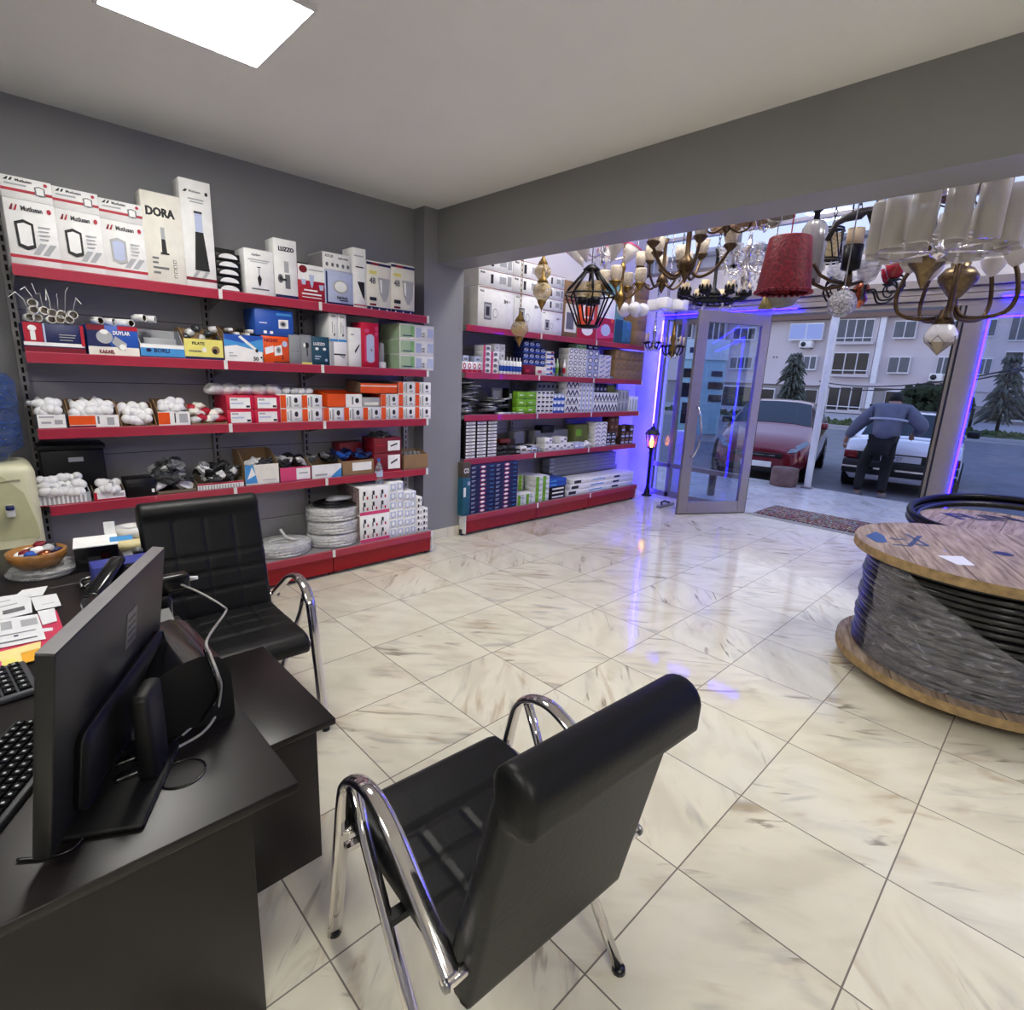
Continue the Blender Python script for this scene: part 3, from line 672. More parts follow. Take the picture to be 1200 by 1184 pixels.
FL = lambda lampc, dark: [('r', 0, 1, .12, .17, RED), ('p', [(.45, .2), (.58, .2), (.75, .38), (.62, .38)], LGREY), ('p', [(.64, .2), (.77, .2), (.95, .38), (.82, .38)], LGREY),
    ('p', [(.10, .83), (.16, .83), (.19, .92), (.16, .92)], DKRED), ('p', [(.18, .83), (.23, .83), (.27, .92), (.24, .92)], RED), ('t', 'Mutlusan', .33, .84, .075, DARK, False, .42), ('e', .88, .88, .045, .04, RED),
    ('p', [(.18, .30), (.16, .66), (.34, .71), (.53, .66), (.53, .30), (.36, .25)], dark), ('p', [(.23, .34), (.215, .63), (.34, .66), (.48, .63), (.48, .34), (.36, .31)], lampc)]+[('r', .62, .62+q, v, v+.018, LGREY) for v, q in ((.62, .24), (.56, .2), (.50, .22), (.44, .18))]
Z = ZL[0]; fl = []
for i, (xl, xr, yt, dk, lab) in enumerate(((13.7, 73, 237, BLACK, 'leftmost of three big white floodlight cartons on the top shelf, black lamp pictured'), (73, 125.5, 249, BLACK, 'middle of three big white floodlight cartons on the top shelf, black lamp pictured'), (125.5, 175, 261, LGREY, 'rightmost of three big white floodlight cartons, beside the off white lamp box, grey lamp pictured'))):
    yb = 308+i*6.8
    o, a, b, h = carton('floodlight_carton', lab, 'box', (xl, xr, yt, yb), Z, YA, .26, WHITE, FL(WHITE if dk == BLACK else PALEB, dk), 'floodlight cartons on the top shelf'); fl.append((a, b, h))
for i, (a, b, h) in enumerate(fl):
    pr = [('r', 0, 1, .33, .46, RED), ('p', [(.07, .78), (.14, .78), (.18, .93), (.15, .93)], DARK), ('p', [(.17, .78), (.22, .78), (.26, .93), (.22, .93)], DARK), ('t', 'Mutlusan', .3, .78, .13, DARK, False, .34), ('r', .08, .5, .60, .68, LGREY), ('e', .88, .82, .04, .08, RED), ('p', [(.66, .3), (.65, .66), (.75, .72), (.86, .66), (.86, .3), (.76, .26)], MGREY), ('p', [(.69, .34), (.68, .63), (.75, .67), (.83, .63), (.83, .34)], WHITE)]
    o = carton_mb(b-a-.003, .24, .105, WHITE, pr).build('floodlight_carton', loc=(a+.0015, YA+.02, Z+h+.002))
    tag(o, ['small white floodlight carton with red stripe, on the leftmost big carton, top shelf', 'small white floodlight carton with red stripe, on the middle big carton, top shelf', 'small white floodlight carton with red stripe, on the rightmost big carton, top shelf'][i], 'box', 'small floodlight cartons')
carton('lamp_carton', 'tall off white box with black capitals and a bollard lamp drawn on it', 'box', (175, 220.7, 228, 334), Z, YA, .12, CREAM, [('t', 'DORA', .10, .74, .10, BLACK, False, .72), ('t', 'DORA', .115, .74, .10, BLACK, False, .72), ('r', .43, .53, .50, .63, LGREY), ('p', [(.43, .50), (.53, .50), (.55, .35), (.42, .35)], BLACK), ('r', .38, .6, .33, .35, BLACK)]+[('r', .16, .16+q, v, v+.022, MGREY) for v, q in ((.27, .16), (.22, .14), (.165, .4), (.11, .18))]+[('r', .68, .76, v, v+.035, DARK) for v in (.08, .135, .19, .245)]+[('r', .69, .75, v+.006, v+.029, CREAM) for v in (.08, .135, .19, .245)])
carton('lamp_carton', 'tallest white box on the top shelf with a black bollard lamp pictured', 'box', (220.7, 256.5, 213, 339), Z, YA, .13, WHITE, [('r', 0, 1, .07, .10, DKRED), ('t', 'Mutlusan', .3, .885, .022, MGREY, False, .4), ('p', [(.1, .88), (.2, .88), (.26, .905), (.18, .905)], DARK), ('e', .85, .89, .05, .018, DARK), ('r', .25, .75, .82, .833, LGREY), ('r', .3, .72, .795, .806, LGREY), ('r', .40, .66, .70, .72, BLACK), ('r', .41, .65, .53, .70, PALEB), ('p', [(.40, .53), (.66, .53), (.78, .17), (.30, .17)], BLACK), ('p', [(.2, .1), (.32, .1), (.45, .16), (.33, .16)], LGREY), ('p', [(.5, .1), (.62, .1), (.75, .16), (.63, .16)], LGREY)])
a = P(257, 340, Y=YA).x; b = P(286, 343, Y=YA).x; w_ = b-a; hh = (P(270, 296, Y=YA).z-Z)/5
MOON = mat('white_lamp_lens', (228, 228, 230), .3)
for k in range(5):
    mb = MB().rbox(0, w_-.004, 0, .16, 0, hh-.004, BLKMET, .004); mb.poly([(w_/2+w_*.38*math.cos(PI*q/10), -.001, .012+hh*.62*math.sin(PI*q/10)) for q in range(11)], MOON)
    tag(mb.build('spotlight', loc=(a, YA+.025, Z+.001+k*hh)), 'black spotlight with white crescent lens, '+['bottom', 'second from bottom', 'middle', 'fourth from bottom', 'top'][k]+' of the stack beside the tall carton', 'spotlight', 'stacked black spotlights')
carton('lamp_carton', 'white box with a hanging lantern drawn on it, beside the chrome lamp box', 'box', (290, 324, 293, 349), Z, YA, .17, WHITE, [('t', 'cuning', .26, .84, .07, BLACK, False, .5), ('r', .12, .86, .76, .785, LGREY), ('r', .2, .8, .72, .74, LGREY), ('r', .47, .49, .46, .62, BLACK), ('r', .42, .54, .61, .63, BLACK), ('p', [(.41, .38), (.48, .47), (.56, .38), (.52, .25), (.48, .2), (.44, .25)], BLACK), ('r', .2, .8, .13, .16, MGREY)])
carton('lamp_carton', 'tall white navy footed box with a chrome wall lamp on the top shelf', 'box', (324.6, 351.5, 281, 351), Z, YA, .14, WHITE, [('r', 0, 1, 0, .07, NAVY), ('t', 'LUZZO', .2, .80, .075, BLACK, False, .66), ('t', 'LUZZO', .215, .80, .075, BLACK, False, .66), ('r', .42, .62, .45, .64, LGREY), ('r', .44, .66, .18, .42, MGREY), ('e', .24, .34, .12, .075, MGREY), ('e', .24, .34, .06, .04, DARK), ('r', .24, .5, .31, .345, DARK)])
carton('lamp_carton', 'red and white lamp box between the chrome lamp box and downlight cartons', 'box', (351.5, 383, 311, 355), Z, YA, .15, RED, [('r', 0, 1, .58, 1, WHITE), ('e', .2, .87, .15, .10, DKRED), ('r', .4, .95, .86, .89, LGREY), ('p', [(.1, .60), (.3, .60), (.26, .46), (.14, .46)], PALEB), ('p', [(.4, .74), (.6, .74), (.56, .5), (.5, .38), (.44, .5)], PALEB), ('p', [(.76, .50), (.96, .50), (.92, .36), (.8, .36)], PALEB), ('r', .12, .85, .20, .24, WHITE), ('r', .12, .85, .12, .14, WHITE), ('r', .2, .7, .3, .34, WHITE)])
carton('downlight_carton', 'white and navy cornered downlight carton under another on the top shelf', 'box', (383, 416, 318, 359), Z, YA, .20, PALEB, [('r', .03, .09, .03, .95, NAVY), ('r', .03, 1, .02, .09, NAVY), ('e', .55, .55, .27, .2, LGREY), ('e', .55, .56, .22, .15, WHITE), ('t', 'SLIM PANEL', .4, .2, .08, DARK, False, .4), ('r', .5, .8, .15, .18, NAVY)])
a, b, h = span(383, 416, 318, Z, YA, 359)
tag(carton_mb(b-a-.01, .24, .115, WHITE, [('t', 'ACK LED', .08, .72, .16, DARK, False, .3), ('t', 'SLIM PANEL', .55, .68, .12, DARK, False, .38)]+[('e', u, .3, .05, .12, MGREY) for u in (.14, .34, .52, .72, .9)], GREYC).build('downlight_carton', loc=(a-.01, YA+.02, Z+h+.003)), 'pale grey downlight carton lying on the navy cornered one, top shelf', 'box')
carton('lamp_carton', 'narrow tall white box with a black wedge lamp, left of the twin bulb boxes', 'box', (416, 431.5, 291, 362), Z, YA, .16, WHITE, [('r', 0, 1, .05, .07, RED), ('r', .2, .8, .68, .70, BLACK), ('p', [(.3, .45), (.85, .45), (.85, .15), (.7, .2)], BLACK), ('r', .1, .8, .86, .88, LGREY)])
for i, (xl, xr) in enumerate(((431.5, 460), (460, 487.5))):
    carton('bulb_carton', ['white lantern bulb box with navy hem, left of the pair at the shelf end', 'white lantern bulb box with navy hem, last box at the top shelf end'][i], 'box', (xl, xr, 307+i*3, 364+i*2), Z, YA, .22, CREAM, [('r', 0, 1, 0, .08, NAVY), ('r', 0, 1, .92, .97, NAVY), ('r', .2, .5, .93, .96, RED)]+[('e', u, .03, .03, .025, WHITE) for u in (.18, .5, .82)]+[('p', [(.45, .68), (.95, .68), (.9, .36), (.78, .2), (.66, .2), (.52, .36)], LGREY), ('p', [(.52, .64), (.62, .64), (.62, .36), (.56, .4)], WHITE), ('t', '48', .1, .54, .13, MGREY, False, .25), ('r', .1, .4, .74, .8, YELL), ('r', .1, .38, .2, .27, DARK), ('r', .1, .36, .1, .14, DKRED)], 'twin bulb cartons')
# ---------------------------------------------------------------- second shelf
Z = ZL[1]
def lampholder_mb(L=.075, r=.021):
    mb = MB(); mb.lathe([(r*.62, 0), (r*.7, .012), (r, .02), (r, L), (r*.86, L), (r*.82, L*.45), (.001, L*.45)], WPLAST, n=14); mb.lathe([(r*.78, L*.5), (r*.8, L*.96), (r*.74, L*.96)], BRASS, n=12, caps=False)
    return mb
def scatter(first, spots, labs, cat, group):
    for i, (loc, rot) in enumerate(spots):
        o = first if i == 0 else first.copy()
        if i: COL.objects.link(o)
        o.location = loc; o.rotation_euler = rot; tag(o, labs[i] if isinstance(labs, list) else labs, cat, group)
o, a, b, h = carton('lampholder_carton', 'red and navy carton with a big white lamp holder letter, second shelf left end', 'box', (29.5, 102, 380, 413), Z, YA, .2, NAVY, [('r', 0, 1, 0, .2, DKRED), ('r', 0, 1, .24, .36, WHITE), ('r', .02, .32, .36, 1, RED), ('e', .16, .82, .07, .1, WHITE), ('r', .12, .2, .42, .72, WHITE), ('r', .33, .36, .36, 1, PALEB), ('r', .58, .84, .55, .58, LGREY), ('r', .58, .86, .63, .66, LGREY), ('r', .58, .8, .45, .48, LGREY), ('r', .94, 1, .3, 1, RED)], sides=NAVY)
sp = []
for k in range(11):
    r_, c = divmod(k, 5) if k < 10 else (2, 1)
    sp.append(((a+.03+c*.043+(r_ % 2)*.02, YA+.09, Z+h+.024+r_*.038), (PI/2+random.uniform(-.15, .15), 0, random.uniform(-.2, .25))))
scatter(lampholder_mb().build('lampholder'), sp, ['white lamp holder, '+('bottom row' if k < 5 else 'middle row' if k < 10 else 'topmost')+(', '+ORD[k % 5]+' from left' if k < 10 else '')+', over the red navy carton' for k in range(11)], 'lamp holder', 'lamp holders piled on the red and navy carton')
wr = MB()
for k in range(7):
    x = a+.05+k*.03; pts = [(x, YA+.12, Z+h+.05), (x-.02+k*.006, YA+.08, Z+h+.12+.02*(k % 3)), (x-.05+k*.012, YA+.05, Z+h+.15+.03*(k % 2)), (x-.08+k*.02, YA+.03, Z+h+.12+.04*(k % 3))]
    wr.tube(pts, .0025, WPLAST, 5)
tag(wr.build('wire_bundle'), 'thin white lead wires sprouting from the lamp holders on the second shelf', 'wire')
o, a, b, h = carton('lampholder_carton', 'blue carton picturing grey lamp holders, second on the second shelf', 'box', (105, 165, 382, 415), Z, YA, .2, BLUE, [('r', 0, 1, 0, .3, CREAM), ('r', 0, .35, .82, 1, DKRED), ('r', .6, 1, .86, 1, RED), ('p', [(.0, .3), (.45, .3), (.3, .82), (.0, .82)], NAVY), ('e', .33, .62, .16, .22, LGREY), ('e', .33, .78, .08, .08, WHITE), ('p', [(.46, .45), (.54, .66), (.76, .42), (.72, .2), (.6, .22)], LGREY), ('e', .67, .31, .07, .10, WHITE), ('t', 'KARAEL', .2, .08, .12, DKRED, False, .3), ('t', 'DUYLAR', .5, .7, .13, WHITE, False, .34)])
scatter(lampholder_mb().build('lampholder'), [((a+.04+k*.05, YA+.1+.02*(k % 2), Z+h+.024+(.036 if k > 3 else 0)), (PI/2, 0, .5+.3*(k % 3))) for k in range(6)], ['white lamp holder lying on the blue carton, '+ORD[k]+' of six' for k in range(6)], 'lamp holder', 'lamp holders on the blue carton')
o, a, b, h = tray('fuse_tray', 'light blue open tray with a white band on the second shelf', 'tray', (166, 218, 404, 417), Z, YA, .2, .09, SKYB, LGREY, [('r', 0, 1, .72, 1, WHITE), ('r', 0, 1, 0, .14, NAVY), ('t', 'BORLI', .3, .4, .3, NAVY, False, .35), ('e', .18, .55, .06, .14, NAVY)])
tag(carton_mb(b-a-.06, .04, .115, LGREY, []).build('leaflet_box', loc=(a+.05, YA+.16, Z+.008)), 'grey slab carton standing inside the light blue tray', 'box')
o, a, b, h = tray('bulb_tray', 'pale yellow open tray of small clear bulbs on the second shelf', 'tray', (218, 263.5, 398, 419), Z, YA, .2, .07, YELL, BROWN, [('r', 0, 1, 0, .16, NAVY), ('t', 'FILATE', .2, .72, .14, DARK, False, .4), ('e', .8, .5, .11, .2, BROWN), ('e', .78, .45, .06, .12, BLACK), ('e', .5, .5, .06, .12, CREAM), ('r', .1, .42, .4, .45, MGREY)])
for k in range(7): tag(MB().blob((0, 0, 0), .028, BAGW if k % 2 else BAG, (1, 1, .9), .5, 2.5, 2, k).build('bagged_bulb', loc=(a+.03+k*.034, YA+.1+.02*(k % 2), Z+h+.012+.028*(k % 3))), 'small bagged bulb in the pale yellow tray, '+ORD[k]+' from left', 'bulb', 'bagged bulbs in the yellow tray')
o, a, b, h = tray('switch_tray', 'white and blue tray printed with a switch rod and number on second shelf', 'tray', (265, 311, 393, 423), Z, YA, .22, .05, WHITE, BROWN, [('p', [(0, .55), (.3, .62), (1, .40), (1, 1), (0, 1)], SKYB), ('p', [(0, .82), (.5, .7), (1, .9), (1, 1), (0, 1)], BLUE), ('p', [(.36, .92), (.42, .98), (.86, .48), (.8, .42)], WHITE), ('e', .82, .45, .04, .07, DARK), ('t', '50', .72, .07, .15, DARK, False, .18), ('e', .93, .2, .025, .04, BLACK), ('r', .1, .3, .2, .24, LGREY), ('r', .1, .2, .3, .34, LGREY)])
for k in range(7): tag(MB().rbox(-.016, .016, -.04, .04, -.011, .011, WPLAST if k % 3 else BLKMET, .005).build('rocker_switch', loc=(a+.03+k*.033, YA+.09+.02*(k % 2), Z+h+.008+.024*(k % 2))), 'small loose switch heaped in the white and blue tray, '+ORD[k]+' from left', 'switch', 'loose switches in the tray')
o, a, b, h = carton('camera_carton', 'orange socket carton under the blue carton on the second shelf', 'box', (309, 341, 394.5, 424), Z, YA, .2, ORANGE, [('p', [(.12, .32), (.42, .42), (.42, .66), (.1, .56)], WHITE), ('p', [(.45, .28), (.74, .34), (.72, .70), (.44, .62)], WHITE), ('e', .60, .5, .09, .12, LGREY), ('e', .6, .5, .05, .07, MGREY), ('e', .84, .74, .1, .11, PALEB), ('t', 'NICHO', .08, .78, .13, DKRED, False, .5), ('r', .4, 1, 0, .07, DARK), ('t', '2', .7, .18, .12, DARK)])
tag(carton_mb(.26, .2, P(320, 363, Y=YA).z-Z-h, BLUE, [('p', [(.6, .3), (.86, .32), (.86, .66), (.6, .64)], WHITE), ('e', .72, .48, .09, .12, LGREY), ('e', .72, .48, .05, .06, DARK), ('r', .1, .3, .45, .5, PALEB), ('r', .55, .95, .8, .88, SKYB), ('r', .2, .28, .08, .18, WHITE), ('r', .36, .44, .08, .18, WHITE)]).build('camera_carton', loc=(a-.03, YA+.03, Z+h+.003)), 'blue socket carton stacked on the orange one on the second shelf', 'box')
carton('lamp_carton', 'plain grey box right of the orange carton', 'box', (341, 355, 393, 425), Z, YA, .2, GREYC, [('r', .1, .9, .45, .47, MGREY)])
carton('plug_carton', 'grey box with a black plug pictured, left of the teal box', 'box', (355, 367.5, 393, 425), Z, YA, .2, GREYC, [('e', .55, .66, .2, .1, BLACK), ('r', .5, .6, .3, .6, BLACK), ('r', 0, 1, 0, .1, YELL), ('r', .2, .4, .6, .72, WHITE)])
carton('lamp_carton', 'small dark teal lamp box on the second shelf', 'box', (367.5, 388, 395, 427), Z, YA, .16, TEAL, [('t', 'LUZZO', .1, .70, .1, WHITE, False, .75), ('e', .28, .58, .1, .05, WHITE), ('e', .72, .58, .1, .05, WHITE), ('r', .15, .5, .3, .34, PALEB), ('r', .15, .4, .22, .25, PALEB), ('e', .8, .2, .08, .05, PALEB)])
o, a, b, h = carton('lamp_carton', 'white box with a drawn lamp under two narrow boxes, second shelf', 'box', (389, 409, 401, 428), Z, YA, .22, WHITE, [('r', .1, .9, .46, .52, DARK), ('p', [(.5, .46), (.9, .46), (.8, .3)], LGREY), ('r', 0, .2, 0, 1, LGREY)])
for k in range(2): tag(carton_mb((b-a)/2-.004, .25, P(397, 368, Y=YA).z-Z-h, WHITE, [('r', 0, 1, 0, .08, SKYB), ('t', 'ATIC', .2, .85, .07, DARK, False, .6), ('r', .3, .36, .3, .7, MGREY), ('r', .55, .6, .25, .6, MGREY), ('e', .55, .24, .12, .05, MGREY)]).build('lamp_carton', loc=(a+k*(b-a)/2, YA+.02, Z+h+.003)), 'narrow white box with a hooked lamp drawn, '+['left', 'right'][k]+' of two on the drawn lamp box', 'box', 'narrow white boxes')
carton('lamp_carton', 'slim white box left of the magenta box', 'box', (411, 425.5, 384, 428), Z, YA, .2, WHITE, [('p', [(.5, .35), (.85, .55), (.85, .6), (.45, .42)], DARK), ('r', .15, .4, .8, .84, LGREY)])
carton('lamp_carton', 'magenta red box with a lilac oval lamp on the second shelf', 'box', (425.5, 446, 378.5, 429), Z, YA, .17, MAG, [('r', .18, .75, .14, .72, PINK), ('e', .5, .68, .22, .07, PALEB), ('e', .5, .18, .22, .06, PALEB), ('r', .28, .72, .18, .68, PALEB), ('e', .3, .82, .14, .05, PINK), ('e', .85, .88, .1, .05, PINK), ('e', .85, .76, .1, .05, PINK), ('e', .55, .4, .05, .025, MGREY)])
p = P(453, 428, Y=YA); tag(MB().lathe([(.028, .05), (.034, .06), (.034, .19), (.026, .2)], LGREY, (0, 0, 0), 16).rbox(-.036, .036, -.036, .036, 0, .052, WHITE, .004).build('wall_lamp', loc=(p.x, YA+.1, Z+.001)), 'small grey cylinder lamp on a white base right of the magenta box', 'lamp')
a = P(470, 430, Y=YA).x; b = P(510, 431, Y=YA).x; zt = P(490, 380.5, Y=YA).z
stack('led_panel_carton', 'white and pale green LED panel carton, @ of three, second shelf end', 'box', 'pale green LED panel cartons', a, b, YA+.02, Z, zt, 1, 3, .3, WHITE, [('r', .02, .3, .1, .9, PALEG), ('r', .3, .42, .15, .9, mat('apple_green', (140, 190, 130), .5)), ('t', 'CE', .62, .2, .3, MGREY, False, .1), ('r', .45, .62, .15, .8, PALEB), ('r', .08, .35, .2, .26, NAVY), ('r', .8, .98, .2, .8, PALEB)], sides=PALEG)
# ---------------------------------------------------------------- third shelf
Z = ZL[2]
BCAP = mat('bulb_collar', (176, 178, 184), .35, .3)
def bulb_mb(r=.03):
    return MB().lathe([(.0005, r*1.0), (r*.55, r*.86), (r*.92, r*.42), (r, 0), (r*.86, -r*.5), (r*.58, -r*1.0), (r*.5, -r*1.3)], WGLASS, n=12).lathe([(r*.46, -r*1.3), (r*.46, -r*1.9), (r*.2, -r*2.1)], BCAP, n=10)
def bulbs(lab, group, a, b, z, n, rows=2, r=.03, y0=.05, up=0.):
    spots = []; labs = []
    for q in range(rows):
        per = n//rows
        for k in range(per):
            spots.append(((a+r+.006+(b-a-2*r-.012)*(k+.5*(q % 2))/max(1, per-.5), YA+y0+.045*q+random.uniform(-.012, .012), z+q*r*1.1+up+random.uniform(-.1, .75)*r), (random.uniform(.2, 2.6), random.uniform(-.6, .6), random.uniform(-1.5, 1.5))))
            labs.append(lab.replace('@', (ORD[k]+' from left in the '+(['front', 'second', 'third', 'back'][q])+' row')))
    scatter(bulb_mb(r).build('light_bulb'), spots, labs, 'light bulb', group)
o, a, b, h = tray('bulb_tray', 'grey tray with a white label, first on the third shelf', 'tray', (41, 81, 486, 501), Z, YA, .2, .06, DARK, KRAFT, [('r', .1, .95, .06, .98, WHITE), ('r', .15, .6, .75, .85, LGREY), ('r', .2, .5, .35, .5, LGREY), ('r', .6, .85, .3, .6, LGREY)])
bulbs('white bulb in the grey tray, @', 'bulbs in the grey tray', a, b, Z+h+.005, 12)
o, a, b, h = tray('bulb_tray', 'wide tray with an orange square and white label on the third shelf', 'tray', (82, 141.5, 487, 500.5), Z, YA, .2, .08, WHITE, BROWN, [('r', .0, .52, .25, .95, ORANGE), ('r', .0, .52, .05, .2, DKRED), ('r', .56, .6, .3, .9, MGREY), ('r', .75, .9, .2, .8, LGREY)])
bulbs('white bulb in the wide orange labelled tray, @', 'bulbs in the wide orange tray', a, b, Z+h+.01, 16)
o, a, b, h = tray('bulb_tray', 'kraft tray with its front cut away showing round bulbs', 'tray', (143, 186, 500, 501), Z, YA, .22, .13, BROWN, BROWN, [])
bulbs('round white bulb in the cut open kraft tray, @', 'bulbs in the cut open tray', a, b, Z+.034, 15, 3, .029, .04)
o, a, b, h = tray('bulb_tray', 'tray with a small orange label right of the cut open tray', 'tray', (187, 225, 483, 499), Z, YA, .2, .07, WHITE, BROWN, [('r', .0, .36, .1, .95, ORANGE), ('r', .5, .54, .2, .9, DARK), ('r', .65, .92, .2, .85, LGREY)])
bulbs('white bulb in the small orange labelled tray, @', 'bulbs in the small orange tray', a, b, Z+h+.01, 10)
o, a, b, h = tray('bag_tray', 'low kraft tray heaped with red and white bags, third shelf', 'tray', (226, 268, 496, 498), Z, YA, .2, .07, BROWN, BROWN, [])
for k in range(12): tag(MB().blob((0, 0, 0), .036, [BAGW, RED, CREAM][k % 3], (1.1, .9, .7), .5, 2.2, 2, k).build('bagged_part', loc=(a+.035+(b-a-.07)*(k % 5)/4, YA+.05+.04*(k//5), Z+.035+.035*(k//5)+.01*(k % 2))), ['white', 'red', 'cream'][k % 3]+' little bag in the low kraft tray, '+ORD[k % 5]+' from left, '+['front', 'middle', 'rear'][k//5], 'bag', 'little bags in the low kraft tray')
a = P(268, 495, Y=YA).x; b = P(331, 495, Y=YA).x; zt = P(300, 464, Y=YA).z
stack('bulb_carton', 'pink red bulb carton with white label, @, third shelf', 'box', 'pink red bulb cartons', a, b, YA+.02, Z, zt, 2, 2, .26, MAG, [('r', .12, .86, .08, .85, WHITE), ('r', .16, .4, .65, .78, LGREY), ('r', .16, .6, .4, .5, PALEB), ('r', .7, .84, .15, .3, DARK)], sides=MAG)
for k in range(5): tag(MB().blob((0, 0, 0), .055, BAGW, (1.3, 1, .75), .35, 2, 2, k+3).build('bulb_bag', loc=(a-.03+k*.095, YA+.14, zt+.035)), 'clear bag of white bulbs on the pink red cartons, '+ORD[k]+' from left', 'bag', 'bags on the pink red cartons')
a = b; b = P(380, 494, Y=YA).x; OPR = [('r', 0, .26, .05, .98, ORANGE), ('r', .30, .34, .2, .8, MGREY), ('e', .72, .6, .09, .2, DARK), ('r', .64, .84, .15, .3, LGREY), ('r', .4, .5, .1, .9, LGREY)]
zt = P(355, 463, Y=YA).z
stack('bulb_carton', 'orange and white bulb carton beside the pink red ones, @', 'box', 'orange and white bulb cartons, middle', a, b, YA+.02, Z, zt, 2, 2, .26, WHITE, OPR, sides=ORANGE)
for k in range(4): tag(MB().blob((0, 0, 0), .03, BAGW, (1.2, 1, .8), .3, 2, 2, k+9).build('bulb_bag', loc=(a+.09+k*.055, YA+.12, zt+.024)), 'small white bulb bag on the middle orange cartons, '+ORD[k]+' from left', 'bag', 'bags on the middle orange cartons')
a = P(381, 492, Y=YA).x; b = P(506.5, 490, Y=YA).x; zt = P(445, 477.5, Y=YA).z; w6 = (b-a)/6; h1 = zt-Z
stack('bulb_carton', 'orange and white bulb carton, @ of the lowest row at the shelf end', 'box', 'orange and white bulb cartons, right end', a, b, YA+.02, Z, zt, 6, 1, .26, WHITE, OPR, sides=ORANGE)
stack('bulb_carton', 'orange and white bulb carton, @ of the middle row at the shelf end', 'box', 'orange and white bulb cartons, right end', a+w6*3, b, YA+.02, zt+.001, zt+h1, 3, 1, .26, WHITE, OPR, sides=ORANGE)
stack('bulb_carton', 'orange and white bulb carton, @ of the upper row at the shelf end', 'box', 'orange and white bulb cartons, right end', a+w6*4, b, YA+.02, zt+h1+.001, zt+2*h1-.004, 2, 1, .24, WHITE, OPR, sides=ORANGE)
tag(tray_mb(w6*1.75, .24, h1*1.15, h1*.95, ORANGE, ORANGE, [('r', .52, 1, 0, 1, WHITE), ('r', .7, .74, .2, .8, MGREY), ('e', .85, .5, .06, .2, DARK)]).build('bulb_tray', loc=(a+w6*.2, YA+.02, zt+.002)), 'open orange carton with a white end on the lowest row', 'tray')
tag(carton_mb(w6*.95, .2, h1*.7, LGREY, [('r', .1, .9, .2, .5, CREAM)]).build('bulb_carton', loc=(a+w6*2.02, YA+.03, zt+.002)), 'low grey and cream pack between orange cartons', 'box')
tag(tray_mb(w6*2.0, .24, h1*.95, h1*.75, KRAFT, ORANGE, [('r', 0, 1, .7, .8, CREAM)]).build('bulb_tray', loc=(a+w6*1.9, YA+.02, zt+h1+.003)), 'open orange tray on top of the right end cartons', 'tray')
for k in range(5): tag(MB().lathe([(.016, 0), (.016, .06), (.008, .066)], STEEL, (0, 0, 0), 10).build('lamp_starter', loc=(a+w6*1.95+.035+k*.06, YA+.12, zt+h1+.008)), 'small steel cap standing in the open orange tray, '+ORD[k]+' from left', 'cap', 'steel caps in the orange tray')
# ---------------------------------------------------------------- fourth shelf
Z = ZL[3]
a = P(41, 568, Y=YA+.2).x; zt = P(68, 520, Y=YA+.2).z
t = thing('storage_crate', 'black lidded plastic crate behind the bulbs on the fourth shelf', 'crate', (a+.19, YA+.19, Z+.001))
MB().rbox(-.155, .145, -.07, .1, 0, zt-Z-.03, BLKMET, .01).build('crate_body', t); MB().rbox(-.165, .155, -.08, .105, zt-Z-.03, zt-Z, BLKMET, .008).build('lid', t)
MB().box(-.03, .04, -.0815, -.0795, zt-Z-.10, zt-Z-.075, LGREY).build('label_plate', t)
o, a, b, h = tray('bulb_tray', 'wide grey tray full of small white bulbs, first on the fourth shelf', 'tray', (45, 109, 580, 592), Z, YA, .16, .02, LGREY, LGREY, [('r', .02+.085*k, .06+.085*k, .05, .9, WHITE) for k in range(11)]+[('r', 0, 1, 0, .1, RED)])
bulbs('small white bulb in the wide fourth shelf tray, @', 'bulbs in the wide grey tray', a, b, Z+h+.002, 24, 3, .027, .03)
o, a, b, h = tray('bulb_tray', 'pink edged tray of small white bulbs on the fourth shelf', 'tray', (111, 149, 577, 587), Z, YA, .16, .03, WHITE, KRAFT, [('r', 0, .1, 0, 1, RED), ('r', 0, 1, 0, .2, RED), ('r', .6, .95, .4, .75, LGREY)])
bulbs('small white bulb in the pink edged tray, @', 'bulbs in the pink edged tray', a, b, Z+h+.002, 10, 2, .027, .03)
carton('lamp_carton', 'small black carton on the fourth shelf before the grey bags', 'box', (150, 185, 562, 583), Z, YA, .15, BLKMET, [('r', .1, .6, .6, .65, DARK), ('r', .85, .95, .2, .4, WHITE)])
def bagheap(lab, grp, a, b, z, n, r, mats_, rise, y0=.05, dep=.18, cat='bag', nm='parts_bag'):
    for k in range(n):
        x = a+r*.8+(b-a-1.6*r)*random.random(); q = random.random(); zz = z+r*.55+rise*q*(1-abs((x-(a+b)/2)/(b-a))*1.2)
        o = MB().blob((0, 0, 0), r*random.uniform(.8, 1.2), mats_[k % len(mats_)], (1.25, .8, .62), .75, 2.6, 2, k+a*9, smooth=False).build(nm, loc=(x, YA+y0+dep*(k/n), max(z+r*.5, zz)))
        o.rotation_euler = (random.uniform(-.7, .7), random.uniform(-.7, .7), random.uniform(0, 3)); tag(o, lab, cat, grp)
BAGM = mat('mid_grey_bag', (120, 122, 126), .15, var=.5, scale=40, bump=.4)
o, a, b, h = tray('bag_tray', 'shallow kraft tray under a tall heap of dark clear bags', 'tray', (186, 232, 575, 580), Z, YA, .2, .05, KRAFT, KRAFT, [])
bagheap('crumpled dark clear bag of fittings heaped in the shallow kraft tray', 'bags in the first heap', a, b, Z+h, 22, .05, [BAG, BAG, BAGM, BAGW], .16)
